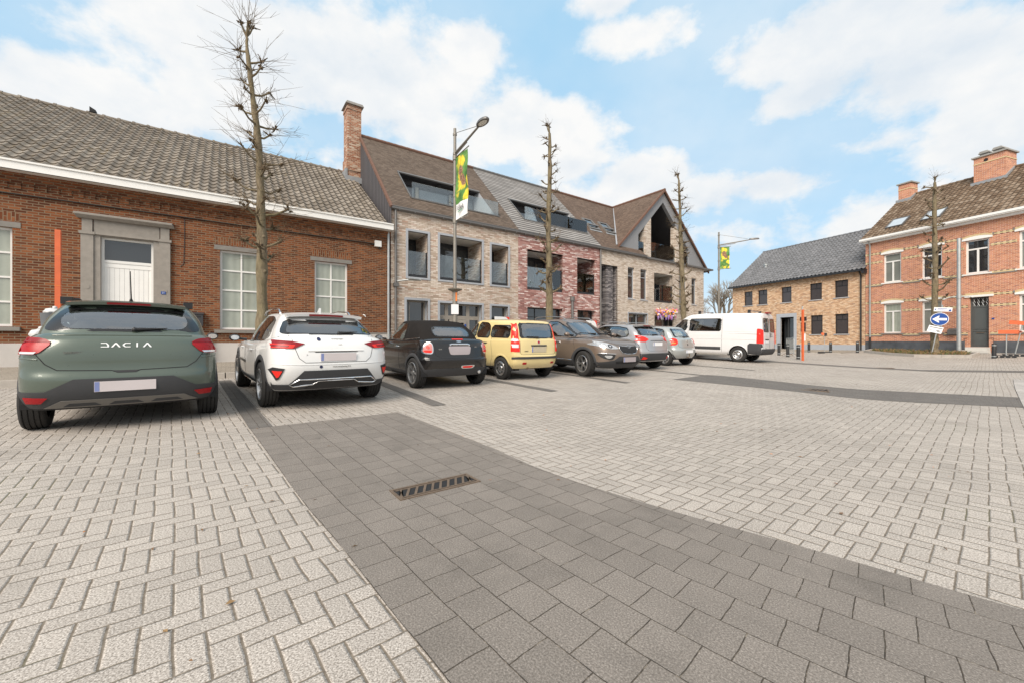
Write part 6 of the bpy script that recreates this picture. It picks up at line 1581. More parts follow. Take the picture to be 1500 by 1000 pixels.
# 7 ---- pale silver small hatchback
def car_pale():
    P = PT['pale']
    c = Car('parked_car', 'pale silver small hatchback with red tail lights parked just before the white van', 'car', 14.61, 10.58, 3, PIT, P, P,
        [K((.29,.24,.24),-1.66,1.75,.75), K((.43,.39,.38),-1.74,1.86,.82,.45), K((.60,.56,.54),-1.77,1.88,.848,.46), K((.70,.70,.66),-1.73,1.86,.848,.45), K((.90,.87,.80),-1.69,1.78,.84,.43), K((1.02,.97,.90),-1.64,1.66,.81,.41), K((1.07,.99,.95),-1.57,1.55,.755,.38)],
        [K((1.06,.98,1.0),-1.55,1.02,.755,.40,.6), K((1.26,1.22,1.2),-1.42,.62,.705,.38,.5), K((1.43,1.44,1.40),-1.24,.26,.625,.35,.45), K((1.475,1.49,1.45),-1.17,.15,.57,.35,.45)], (.05,.04))
    c.wz = .30
    c.window([(-.52,1.11),(.52,1.11),(.46,1.385),(-.46,1.385)], 'rear', [(-.60,1.085),(.60,1.085),(.52,1.42),(-.52,1.42)], rnd=2); c.window([(-1.12,1.10),(-1.05,1.34),(-.8,1.40),(-.05,1.41),(.30,1.28),(.75,1.04),(.0,1.03),(-.9,1.04)], 'left', e=.03, both=True); c.window([(-.60,1.06),(.60,1.06),(.48,1.38),(-.48,1.38)], 'front', e=.04)
    for sg in (1, -1):
        f = (lambda q: q) if sg > 0 else mx
        l = c.patch('tail_light', f([(.60,1.03),(.76,1.06),(.83,.98),(.84,.80),(.72,.79),(.62,.86)]), 'rear', 'redbright', .014, .05, 1); c.patch('clear_lens', f([(.68,.90),(.79,.91),(.79,.85),(.70,.85)]), 'rear', 'amber', .018, .05, 1, l)
    c.seam([(-.60,1.05),(-.60,.78),(-.50,.71),(.50,.71),(.60,.78),(.60,1.05)], 'rear', .004); c.plate(.05, .56, 'rear', .50, .11, 'signwhite', .012); c.wiper(.0, 1.10, .34, 1.11)
    c.patch('oval_badge', [(.05*cos(a), .96+.035*sin(a)) for a in lin(0, 2*pi*15/16, 15)], 'rear', 'chrome', .008, .5); c.patch('tailgate_lock', [(-.03,.85),(.03,.85),(.03,.79),(-.03,.79)], 'rear', 'dark', .005, .5)
    b = MB(); p = c.hit(0, .34, 'rear')[0]; b.tube([p+Vector((0,.1,0)), p+Vector((0,-.08,.0)), p+Vector((0,-.10,.10))], .02, 8); b.blob(p+Vector((0,-.10,.12)), .03, 0, 1, .02, 1); b.build('tow_hook', M_['iron'], c.root, smooth=60)
    c.wheels(-1.23, 1.23, .835, .295, .175, 'cover', .19, 7)
    for y in (-1.23, 1.23): c.arch(y, .325, .045, P, .006)
    for d in ('left', 'right'): c.seam([(.1,.3),(.1,1.02)], d); c.seam([(-.75,.3),(-.85,.7),(-.8,1.02)], d)
    c.handle(-.4, .9, P); c.handle(.45, .9, P); c.mirrors(.72, 1.05, .95, P); c.cabin([(-.7,(-.38,.38)), (.1,(-.34,.34))], 1.03, wheel=(-.34,.5,1.1)); c.finish()

# 8 ---- white van
def van():
    P = PT['van']
    c = Car('delivery_van', 'white panel van with dark side window, last in the parked row', 'van', 19.88, 10.66, 7, PIT*.8, P, P,
        [K((.36,.34,.28),-2.40,2.2,.94,.20,.4,5), K((.50,.46,.42),-2.49,2.40,1.0,.20,.45,5), K((.75,.75,.72),-2.50,2.46,1.022,.20,.45,5), K((1.0,1.0,.96),-2.495,2.36,1.022,.20,.45,5), K((1.2,1.2,1.10),-2.49,2.16,1.018,.20,.42,5), K((1.27,1.27,1.2),-2.485,2.0,1.012,.20,.40,5)],
        [K((1.26,1.26,1.22),-2.485,1.98,1.010,.20,.36,5,4,.01,.03), K((1.7,1.7,1.66),-2.46,1.55,.975,.20,.34,5,4,.01,.03), K((2.08,2.1,2.05),-2.42,1.08,.915,.22,.34,4.5,4,.01,.03), K((2.19,2.21,2.16),-2.36,.86,.83,.22,.34,4,4,.01,.03)], (.03,.035))
    c.wz = .345
    for sg in (1, -1):
        f = (lambda q: q) if sg > 0 else mx
        c.window(f([(.10,1.38),(.76,1.38),(.74,1.95),(.10,1.95)]), 'rear', e=.03, glass='cartint', name='rear_window')
        c.patch('tail_light', f([(.86,1.42),(.99,1.50),(1.02,1.45),(1.03,.86),(.86,.84)]), 'rear', 'redbright', .026, .06)
        c.seam(f([(.02,2.1),(.02,.55)]), 'rear', .006) if sg > 0 else None
        c.seam(f([(.84,2.08),(.84,.55)]), 'rear', .006)
    c.window([(-.72,1.40),(-.72,1.95),(.70,1.95),(.70,1.40)], 'left', e=.03, glass='cartint', rnd=1, name='side_window')
    c.window([(.92,1.42),(.92,1.95),(1.18,1.90),(1.62,1.42)], 'right', e=.03, name='door_window')
    c.window([(.90,1.42),(.90,1.93),(1.10,1.92),(1.62,1.42)], 'left', e=.025, name='door_window')
    c.window([(-.85,1.3),(.85,1.3),(.70,1.98),(-.70,1.98)], 'front', e=.04, name='windscreen')
    for d in ('left', 'right'):
        c.patch('corner_cladding', [(-2.5,.36),(-2.5,.84),(-1.98,.86),(-1.90,.78),(-1.90,.40),(-2.3,.36)], d, 'clad', .014, .08); c.patch('side_strip', [(-.75,.52),(-.75,.66),(.95,.66),(.95,.52)], d, 'clad', .012, .1)
        c.seam([(-.80,.42),(-.80,2.12)], d, .005); c.seam([(.80,.5),(.80,2.08)], d, .005); c.seam([(-2.2,1.28),(-.85,1.28)], d, .008, P); c.seam([(-2.2,1.02),(1.0,1.02)], d, .010, P)
        c.seam([(-2.2,1.36),(-2.2,2.02),(-.9,2.02),(-.9,1.36)], d, .006, P, True)
    c.patch('bumper', [(-1.0,.62),(1.0,.62),(.98,.36),(-.98,.36)], 'rear', 'clad', .03, .1); c.plate(-.42, .93, 'rear', .52, .11, 'signwhite', .012); c.strip([(-.62,1.02),(-.2,1.02)], 'rear', 'clad', .03, 'plate_lamp', .006)
    c.patch('door_latch', [(.06,1.32),(.11,1.32),(.11,1.12),(.06,1.12)], 'rear', 'black', .016, .2); c.patch('door_latch', [(.28,1.30),(.34,1.30),(.34,1.24),(.28,1.24)], 'rear', 'black', .014, .2); c.patch('door_latch', [(.28,1.2),(.34,1.2),(.34,1.14),(.28,1.14)], 'rear', 'black', .014, .2)
    b = MB(); b.box(-.2, .2, -2.47, -2.33, 2.20, 2.26); b.build('brake_light', M_['lensdark'], c.root)
    for y in (.35, -1.85):
        b = MB(); b.box(-.74, .74, y-.03, y+.03, 2.31, 2.34); b.box(-.80, -.70, y-.05, y+.05, 2.18, 2.36, 1); b.box(.70, .80, y-.05, y+.05, 2.18, 2.36, 1); b.build('roof_bar', [M_['alloy'], M_['black']], c.root)
    c.wheels(-1.5, 1.5, 1.0, .345, .22, 'cover', .205, 9)
    for y in (-1.5, 1.5): c.arch(y, .40, .05, P, .006)
    c.mirrors(1.62, 1.42, 1.16, M_['black']); c.handle(1.2, 1.12, 'black'); c.cabin([(.75,(-.55,.55))], 1.35, wheel=(-.55,1.2,1.3)); c.finish()
for f in (car_green, car_white, car_black, car_yellow, car_bronze, car_silver, car_pale, van): f()
# ------------------------------------------------------------------ trees
M_['knob'] = plain('pruned_knob', (.10,.07,.04), .95, var=.5, scale=18, bump=.6)
def limb(b, p, d, L, r, rn, twigs, tl, knob=True):
    """short pollarded limb with a fist of old cuts and thin shoots"""
    d = d.normalized(); m = p+d*L*.55+Vector((0,0,L*rn.uniform(-.02,.10))); e = p+d*L+Vector((0,0,L*rn.uniform(.12,.42)))
    b.tube([p, m, e], [r, r*.75, r*.62], 6, 0)
    if knob:
        for k in range(rn.randint(4, 7)):
            o = Vector((rn.uniform(-1,1), rn.uniform(-1,1), rn.uniform(-.7,1)))*r*rn.uniform(1.0,2.6)
            b.blob(e+o, [r*rn.uniform(.5,1.15) for q in range(3)], 2, rn.randint(0,999), .4, 1)
            if rn.random() < .6: b.tube([e, e+o*1.0, e+o*rn.uniform(1.6,2.6)], [r*.6, r*.5, r*.3], 5, 2)
    for k in range(twigs):
        q = (e if rn.random() < .7 else p.lerp(e, rn.uniform(.3,1)))
        v = (d*rn.uniform(.2,1.0)+Vector((rn.uniform(-1,1), rn.uniform(-1,1), rn.uniform(-.35,1.1)))).normalized(); l = tl*rn.uniform(.25,1.0)**1.3
        pts = [q]; 
        for j in range(1, 4): pts.append(q+v*l*j/3+Vector((rn.uniform(-.05,.05)*l, rn.uniform(-.05,.05)*l, -.03*l*j*j*.3)))
        b.tube(pts, [.0052, .0042, .0032, .0018], 4, 1)
        for j in (1, 2):
            if rn.random() < .55:
                w = (v+Vector((rn.uniform(-.9,.9), rn.uniform(-.9,.9), rn.uniform(-.3,.8)))).normalized(); b.tube([pts[j], pts[j]+w*l*.28], [.004, .002], 3, 1)

def pollard(loc, label, pts, rad, lo, hi, n, ll, tw, tl, seed, group='pollarded street trees', lr=.030):
    rn = random.Random(seed); r = thing('pollard_tree', label, 'tree', loc, 0, group)
    P = [Vector(p) for p in pts]; fine = []; fr = []
    for i in range(len(P)-1):
        p0, p1, p2, p3 = P[max(i-1,0)], P[i], P[i+1], P[min(i+2,len(P)-1)]
        for k in range(5):
            t = k/5; fine.append(.5*((2*p1)+(p2-p0)*t+(2*p0-5*p1+4*p2-p3)*t*t+(3*p1-p0-3*p2+p3)*t**3)+Vector((rn.uniform(-.012,.012), rn.uniform(-.012,.012), 0)))
            fr.append((rad[i]+(rad[i+1]-rad[i])*t)*rn.uniform(.86,1.16))
    fine.append(P[-1]); fr.append(rad[-1])
    b = MB(); b.tube(fine, fr, 14, 0)
    for k in range(34):                                               # old pruning scars
        i = rn.randint(4, len(fine)-3); a = rn.uniform(0, 2*pi); b.blob(fine[i]+Vector((cos(a), sin(a), 0))*fr[i]*.85, fr[i]*rn.uniform(.25,.45), 0, k, .2, 1)
    b.build('trunk', M_['bark'], r, smooth=70)
    b = MB(); H = P[-1].z; a = rn.uniform(0, 6)
    for k in range(n):
        z = lo+(hi-lo)*(k+rn.uniform(-.3,.3))/n; a += 2.4+rn.uniform(-.5,.5)
        j = min(range(len(fine)), key=lambda q: abs(fine[q].z-z)); f = 1-.45*(z-lo)/(hi-lo)
        limb(b, fine[j], Vector((cos(a), sin(a), rn.uniform(-.1,.35))), ll*f*rn.uniform(.55,1.2), max(fr[j]*.36, lr), rn, tw+rn.randint(-2,3), tl)
    for k in range(4): limb(b, fine[-1], Vector((rn.uniform(-.6,.6), rn.uniform(-.6,.6), 1)), .25, .03, rn, tw//2+1, tl)
    b.build('crown', [M_['bark'], M_['twig'], M_['knob']], r, smooth=70)
    return r
def base(t, s, z=None):
    v = W(t, s); v.z = (.272+(s-11.65)*.028) if z is None else z; return v
pollard(base(.76, 12.0, .27), 'tallest pollarded tree, leaning left behind the white crossover with long twigs', [(.03,0,0),(0,0,1.2),(-.02,0,2.8),(-.05,0,4.2),(-.12,0,5.9),(-.28,0,7.2),(-.41,.05,8.1),(-.44,.05,8.5)], [.19,.14,.118,.10,.078,.056,.041,.027], 2.7, 8.2, 34, .58, 12, 1.1, 11)
pollard(base(10.3, 12.0, .27), 'slim pollarded tree in front of the red brick apartment house', [(0,0,0),(.02,0,1.5),(0,0,3.4),(-.02,0,5.4),(.03,0,7.2),(.02,0,8.85)], [.17,.135,.12,.10,.08,.05], 2.6, 8.7, 40, .46, 6, .5, 23)
pollard(base(19.3, 12.0, .27), 'slim pollarded tree before the open grey gable', [(.2,0,0),(.16,0,1.5),(.10,0,3.4),(.02,0,5.4),(-.04,0,7.2),(-.10,0,9.1)], [.17,.14,.125,.105,.08,.045], 2.4, 8.9, 44, .52, 7, .6, 37)
pollard(G(24.75, 23.6), 'pollarded tree growing from the planted bed before the orange brick house', [(0,0,0),(0,0,.35),(0,0,1.2),(.02,0,3.2),(.05,0,5.5),(.0,0,8),(.02,0,10.1)], [.34,.19,.16,.14,.125,.10,.06], 3.2, 9.9, 34, .75, 6, .8, 41, lr=.045)

def bare_tree(loc, H, seed, label, spread=.55, lv=6):
    rn = random.Random(seed); r = thing('bare_tree', label, 'tree', loc, 0, 'leafless trees far behind')
    tb = MB(); cb = MB()
    def grow_(p, d, L, rad, k):
        q = p+d*L*.5+Vector((rn.uniform(-.06,.06), rn.uniform(-.06,.06), 0))*L; e = q+(d+Vector((rn.uniform(-.2,.2), rn.uniform(-.2,.2), .05))).normalized()*L*.5
        (tb if k == 0 else cb).tube([p, q, e], [rad, rad*.85, rad*.7], 7 if k < 2 else 4, 0)
        if k >= lv: return
        for i in range(3 if k else 4):
            a = rn.uniform(0, 2*pi); s_ = spread*rn.uniform(.6,1.25)
            o = d.orthogonal().normalized(); o.rotate(Matrix.Rotation(a, 3, d)); nd = (d+o*s_+Vector((0,0,.10))).normalized()
            grow_(p.lerp(e, rn.uniform(.7,1)) if i else e, nd, L*rn.uniform(.62,.82), rad*.58, k+1)
    grow_(Vector((0,0,-.2)), Vector((.02,0,1)), H*.26, H*.028, 0)
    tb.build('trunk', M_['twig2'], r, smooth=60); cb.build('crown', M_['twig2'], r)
M_['twig2'] = plain('hazed_far_bark', (.27,.235,.19), .95, var=.3)  # distance haze put into the colour, paler than the near bark
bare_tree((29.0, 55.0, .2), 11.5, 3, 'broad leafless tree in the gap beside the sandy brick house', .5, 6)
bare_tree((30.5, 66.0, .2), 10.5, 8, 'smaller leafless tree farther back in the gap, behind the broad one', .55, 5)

# ------------------------------------------------------------------ street lamps with banners
def banner_mat():
    m, g, b = newmat('printed_banner')
    uv = g.n('ShaderNodeUVMap', {'uv_map': 'uv'}).outputs[0]; X = g.sep(uv)
    wv = g.vm('ADD', uv, g.vm('MULTIPLY', g.vm('SUBTRACT', g.noise(uv, 2.2, 3.0, out=1), (.5,.5,.5)), (.30,.30,0)))
    vo = g.n('ShaderNodeTexVoronoi', {'feature': 'F1'}, Vector=wv, Scale=2.6).outputs['Distance']
    gr_ = g.ramp(g.noise(uv, 3.2, 4.0), [(.3, (.03,.10,.02)), (.55, (.10,.24,.05)), (.75, (.26,.40,.13))])
    right = g.sstep(.10, .75, g.m('ADD', X[0], g.m('MULTIPLY', g.noise(uv, 2.5, 2.0), .5)))
    ye = g.m('MULTIPLY', g.sstep(.62, .46, vo), g.sstep(.25, .5, right), clamp=True)
    c = g.mix(ye, gr_, g.ramp(g.noise(uv, 9.0, 3.0), [(.3, (.62,.42,.02)), (.7, (.85,.70,.06))]))
    br = None
    for cx, cz, rx, rz in ((.36,1.30,.20,.16), (.48,.98,.17,.22), (.28,1.12,.12,.12)):
        d = g.vm('LENGTH', g.vm('MULTIPLY', g.vm('SUBTRACT', wv, (cx,cz,0)), (1/rx,1/rz,0)), out=1); s_ = g.sstep(1.1, .7, d); br = s_ if br is None else g.m('MAXIMUM', br, s_)
    c = g.mix(br, c, g.ramp(g.noise(uv, 16.0, 4.0, .7), [(.35, (.10,.055,.035)), (.55, (.33,.17,.10)), (.70, (.60,.45,.34))]))
    g.set(b.inputs['Base Color'], c); b.inputs['Roughness'].default_value = .75; return m
M_['banner'] = banner_mat()
def street_lamp(loc, rot, label, arm=1.5, bw=.78, bh=2.1, white=True, slim=False, notice=True):
    r = thing('street_lamp', label, 'street lamp', loc, rot, 'street lamps with banners'); b = MB()
    b.tube([(0,0,0), (0,0,2.42)], [.085,.08], 16); b.tube([(0,0,2.42), (0,0,7.78)], [.058,.048], 16); b.lathe([(.11,0), (.11,.25), (.085,.3)], (0,0,0), 'z', 16)
    for z in (7.55, 6.9, 5.9, 5.5): b.tube([(0,0,z), (0,0,z+.07)], .066, 14)
    b.build('pole', M_['lampgrey'], r, smooth=40)
    b = MB(); b.lathe([(.08,2.36), (.24,2.44), (.245,2.46), (.05,2.475)], (0,0,0), 'z', 24); b.build('collar', M_['lampgrey'], r, smooth=40)
    b = MB(); b.tube([(0,0,6.95), (arm*.5,0,7.06), (arm,0,7.18)], [.04,.036,.03], 10)
    b.build('arm', M_['lampgrey'], r, smooth=40)
    b = MB(); b.tube([(.03,0,7.62), (arm*.95,0,7.24)], .009, 6); b.build('stay', M_['lampgrey'], r); b = MB(); b.tube([(.02,0,6.86), (arm*.55,0,7.0)], .016, 6); b.build('brace', M_['lampgrey'], r)
    b = MB(); n = 20; hw = .14 if not slim else .11; hl = .30
    for z, k, m in ((.05,.8,0), (.02,1,0), (-.03,.96,0)): pass
    P = [[(arm+hl*.9+hl*k*cos(2*pi*i/n), hw*k*sin(2*pi*i/n), 7.22+z) for i in range(n)] for z, k in ((.055,.55), (.045,.85), (.0,1.0), (-.035,.97))]
    b.add([p for q in P for p in q], [(j*n+i, j*n+(i+1)%n, (j+1)*n+(i+1)%n, (j+1)*n+i) for j in range(3) for i in range(n)]+[tuple(range(n)), tuple(reversed(range(3*n, 4*n)))])
    h = b.build('lamp_head', M_['gutter'], r, smooth=40)
    b = MB(); b.poly([(arm+hl*.9+hl*.66*cos(2*pi*i/n), hw*.66*sin(2*pi*i/n), 7.184) for i in range(n)]); b.build('lamp_glass', M_['lampglass'], h)
    zt, zb = 6.80, 6.80-bh
    for z in (zb, zt):
        b = MB(); b.tube([(.02,0,z), (bw+.16,0,z+.04)], .018, 8); b.tube([(0,0,z-.07), (0,0,z+.07)], .075, 14); bh_ = b.build('banner_arm', M_['lampgrey'], r, smooth=40)
    b = MB(); nx, nz = 8, 20; wf = .27 if white else 0
    pt = lambda i, j: (.07+bw*i/nx, .03*sin(j*.55+i*.5)*(j/nz)*(1-j/nz)*4+.015*sin(i*1.1), zb+.0+(zt-zb)*j/nz)
    for j in range(nz):
        for i in range(nx):
            q = [pt(i,j), pt(i+1,j), pt(i+1,j+1), pt(i,j+1)]; uvs = [((p[0]-.07)/bw*.78, (p[2]-zb)*2.1/bh-.25) for p in q]
            b.quad(*q, 1 if (j+.5)/nz < wf else 0, uvs)
    bn = b.build('banner', [M_['banner'], M_['signwhite']], bh_, smooth=70)
    if white:
        for sg in (1, -1):
            M = Matrix.Translation((.07+bw/2, -.05*sg, zb+bh*.165)) @ (Matrix.Identity(4) if sg > 0 else Matrix.Rotation(pi, 4, 'Z')) @ Matrix.Rotation(pi/2, 4, 'X'); writing('Idiek', .24, M_['gutter'], M, bn)
            b = MB(); y = -.052*sg; b.quad((.27,y,zb+bh*.10), (.62,y,zb+bh*.12), (.60,y,zb+bh*.128), (.29,y,zb+bh*.115)); b.build('underline', M_['signgreen'], bn)
    if notice:
        b = MB(); b.box(-.12, .12, -.10, -.086, 1.62, 1.94); q = b.build('notice', M_['paper'], r); q.rotation_euler = (0,0,-rot+radians(8))
        b = MB(); b.box(.02, .07, -.09, -.083, 2.05, 2.34); q = b.build('sticker', M_['amber'], r); q.rotation_euler = (0,0,-rot+radians(8))
M_['signgreen'] = plain('sign_green', (.03,.30,.12), .5)
street_lamp(base(6.2, 12.0, .27), atan2(-.815, .579), 'tall grey street lamp with moth banner and white notice, between black and yellow cars')
street_lamp(Vector((13.3, 25.9, .22)), atan2(-.26, .95), 'distant grey street lamp with green and yellow banner behind the white van', 1.75, .55, 1.4, False, True, False)

# ------------------------------------------------------------------ posts, signs and barriers
def orange_post(loc, H, label, rot=0):
    r = thing('marker_post', label, 'marker post', loc, rot, 'orange marker posts'); b = MB(); b.box(-.04, .04, -.04, .04, 0, H); b.build('post', M_['orange'], r)
    b = MB()
    for z in (.35, .62, .83): b.box(-.043, .043, -.043, .043, H*z, H*z+.012)
    b.build('post_seam', M_['amber'], r); return r
p = orange_post(base(-2.74, 11.85, .275), 2.95, 'tall orange marker post standing by the kerb beyond the green hatchback', ANG)
p = orange_post(G(14.77, 20.46), 2.57, 'tall orange marker post with parking signs beside the crowd barrier', .3)
sg = thing('parking_sign', 'grey backed blue parking signs on a steel pole behind the orange post', 'sign', G(14.85, 20.6)); b = MB(); b.tube([(0,0,0), (0,0,2.75)], .032, 10); b.build('pole', M_['steel'], sg, smooth=40)
for z0, z1, w in ((2.0,2.2,.30), (1.45,1.92,.22)):
    b = MB(); b.M = Matrix.Rotation(radians(-62), 4, 'Z'); b.box(-w/2+.06, w/2+.06, -.05, -.035, z0, z1, 0); pl_ = b.build('sign_back', M_['black'], sg); b = MB(); b.M = Matrix.Rotation(radians(-62), 4, 'Z'); b.box(-w/2+.06, w/2+.06, -.034, -.028, z0, z1); b.build('sign_face', M_['signblue'], pl_)
b = MB(); b.box(-.02, .12, -.06, -.045, 1.0, 1.36); b.build('notice', M_['paper'], sg)

def bollard():
    r = thing('bollard', 'black street bollard with pale top band, nearest the orange arrow signs at the right', 'bollard', (0,0,0), 0, 'black street bollards'); b = MB()
    b.lathe([(.085,0), (.085,.72), (.075,.755), (.0,.77)], (0,0,0), 'z', 20); b.build('post', M_['black'], r, smooth=40)
    for z in (.64, .09):
        b = MB(); b.lathe([(.088,z), (.088,z+.04)], (0,0,0), 'z', 20); b.build('reflective_band', M_['steel'], r, smooth=40)
    return r
B0 = bollard(); B0.location = G(24.82, 20.74)
for (x, y), lab in zip([(22.3, 30.25), (22.9, 28.95), (23.8, 27.75), (16.98, 25.62), (16.28, 23.78), (15.42, 21.7)],
    ['black bollard before the left ground floor window of the sandy house', 'black bollard between the two ground floor windows of the sandy house', 'black bollard by the black downpipe of the sandy house', 'black bollard right behind the rear corner of the white van', 'black bollard behind the middle of the crowd barrier', 'black bollard between crowd barrier and orange post']):
    q = dup(B0, G(x, y)); q['label'] = lab
def barrier(x, y, rot, lab):
    r = thing('crowd_barrier', lab, 'barrier', G(x, y), rot, 'steel crowd barriers'); b = MB()
    b.tube([(-.95,0,.18), (-.95,0,1.0), (-.88,0,1.08), (.88,0,1.08), (.95,0,1.0), (.95,0,.18), (-.95,0,.18)], .019, 8); b.tube([(-.95,0,.55), (.95,0,.55)], .012, 6); b.build('frame', M_['steel'], r, smooth=50)
    b = MB()
    for k in range(15): b.tube([(-.84+.12*k,0,.18), (-.84+.12*k,0,1.08)], .007, 6)
    b.build('bars', M_['steel'], r)
    for sx in (-.75, .75):
        b = MB(); b.tube([(sx,-.34,.015), (sx,0,.20), (sx,.34,.015)], .017, 6); b.build('leg', M_['iron'], r)
barrier(17.05, 24.7, radians(67), 'steel crowd barrier standing between the white van and the orange post')

def small_sign():
    r = thing('work_sign', 'small temporary sign on a thin pole with black foot before the sandy house', 'sign', G(22.5, 29.0), radians(-20)); b = MB(); b.tube([(0,0,.05), (0,0,1.3)], .02, 8); b.build('pole', M_['steel'], r)
    b = MB(); b.box(-.02, .14, -.03, -.01, 1.2, 1.42); b.build('board', M_['black'], r); b = MB(); b.lathe([(.0,-.03), (.09,-.03), (.09,.03), (0,.03)], (-.12,-.02,1.36), 'y', 16); b.build('warning_lamp', M_['orange'], r)
    b = MB()
    for k in range(4): b.box(-.36+.19*k, -.22+.19*k, -.16, .16, 0, .08)
    b.box(-.36, .36, -.03, .03, .0801, .10); b.build('foot', M_['black'], r)
small_sign()

def face_cam(x, y): return atan2(y, x)-pi/2                      # turned towards the open square
def direction_sign():
    r = thing('direction_sign', 'round blue sign with white left arrow on a leaning pole between two white boards', 'sign', G(24.3, 23.35), face_cam(24.3, 23.35))
    T = Matrix.Rotation(radians(9), 4, 'Y'); r2 = T
    b = MB(); b.M = T; b.tube([(0,0,0), (0,0,2.95)], .028, 10); b.build('pole', M_['steel'], r, smooth=40)
    b = MB(); b.M = T; n = 36; b.prism([(.37*cos(2*pi*i/n), -.045, 2.12+.37*sin(2*pi*i/n)) for i in range(n)], (0,.014,0)); rim = b.build('sign_rim', M_['signwhite'], r)
    b = MB(); b.M = T; b.prism([(.345*cos(2*pi*i/n), -.050, 2.12+.345*sin(2*pi*i/n)) for i in range(n)], (0,.006,0)); b.build('sign_face', M_['signblue'], rim)
    b = MB(); b.M = T @ Matrix.Translation((0,0,2.12)) @ Matrix.Rotation(radians(-6), 4, 'Y'); b.prism([(-.29,-.055,0), (-.03,-.055,.20), (.0,-.055,.18), (-.05,-.055,.065), (.29,-.055,.065), (.29,-.055,-.065), (-.05,-.055,-.065), (.0,-.055,-.18), (-.03,-.055,-.20)], (0,.004,0)); b.build('arrow', M_['signwhite'], rim)
    b = MB(); b.M = T @ Matrix.Translation((.05,0,2.68)) @ Matrix.Rotation(radians(-4), 4, 'Y'); b.box(-.36, .36, -.05, -.036, -.115, .115); bd = b.build('upper_board', M_['signwhite'], r)
    b = MB(); b.M = T @ Matrix.Translation((.05,0,2.68)) @ Matrix.Rotation(radians(-4), 4, 'Y')
    b.box(-.22, .16, -.053, -.0505, .03, .06); b.box(-.20, .12, -.053, -.0505, -.05, -.02); b.prism([(.22,-.053,-.09), (.33,-.053,-.09), (.33,-.053,-.02), (.28,-.053,.02), (.22,-.053,-.02)], (0,.0025,0)); b.prism([(-.35,-.053,0), (-.27,-.053,.05), (-.27,-.053,-.05)], (0,.0025,0)); b.build('marking', M_['signblue'], bd)
    b = MB(); b.M = T @ Matrix.Translation((-.08,0,1.52)) @ Matrix.Rotation(radians(8), 4, 'Y'); b.box(-.30, .30, -.05, -.036, -.19, .19); bd = b.build('lower_board', M_['signwhite'], r)
    b = MB(); b.M = T @ Matrix.Translation((-.08,0,1.52)) @ Matrix.Rotation(radians(8), 4, 'Y'); b.box(-.24, .28, -.053, -.0505, .08, .12); b.box(.05, .2, -.053, -.0505, -.06, -.02); b.box(-.22, -.02, -.053, -.0505, -.08, -.06); b.box(.10, .24, -.053, -.0505, -.12, -.08); b.build('marking', M_['gutter'], bd)
direction_sign()

def arrow_sign(x, y, z, lean, L, label, tilt=0.0, flip=1):
    r = thing('arrow_sign', label, 'sign', G(x, y), face_cam(x, y), 'orange diversion arrow signs'); T = Matrix.Rotation(radians(lean), 4, 'Y')
    b = MB(); b.M = T; b.tube([(0,0,.05), (0,0,z+.05)], .024, 8); b.build('pole', M_['steel'], r, smooth=40)
    b = MB(); b.M = T @ Matrix.Translation((.12,0,z)) @ Matrix.Rotation(radians(tilt), 4, 'Y'); h = .10
    b.prism([(-L/2,-.045,-h), (-L/2,-.045,h), (L/2-.16,-.045,h), (L/2,-.045,0), (L/2-.16,-.045,-h)], (0,.015,0)); bd = b.build('arrow_board', M_['orange'], r)
    b = MB(); b.M = T @ Matrix.Translation((.12,0,z)) @ Matrix.Rotation(radians(tilt), 4, 'Y'); b.prism([(L/2-.17,-.049,.07), (L/2-.02,-.049,0), (L/2-.17,-.049,-.07), (L/2-.10,-.049,0)], (0,.003,0)); b.build('chevron', M_['black'], bd)
    b = MB()
    for k in range(4): b.box(-.40+.2*k, -.26+.2*k, -.18, .18, 0, .09)
    b.box(-.42, .42, -.035, .035, .0901, .12); b.build('foot', M_['black'], r)
arrow_sign(25.45, 20.75, 1.30, 1, .80, 'lower orange arrow sign pointing right, beside the bollard at the right edge')
arrow_sign(26.2, 21.0, 1.72, 9, 1.15, 'upper orange arrow sign on a leaning pole, cut off by the right edge', 0)

def steel_mast():
    r = thing('cable_mast', 'tall galvanised steel mast carrying facade cables before the orange house', 'mast', G(26.35, 23.75), 0); b = MB(); b.tube([(0,0,0), (0,0,6.75)], [.10,.085], 18); b.build('pole', M_['steel'], r, smooth=40)
    b = MB(); b.M = Matrix.Rotation(face_cam(26.35, 23.75), 4, 'Z')
    for sx in (-1, 1): b.tube([(0,-.02,3.32), (sx*.35,-.02,3.30), (sx*.55,-.05,3.22)], [.03,.025,.03], 8)
    b.tube([(0,0,3.2), (0,0,3.42)], .115, 16); b.build('cable_clamp', M_['steel'], r, smooth=40)
steel_mast()

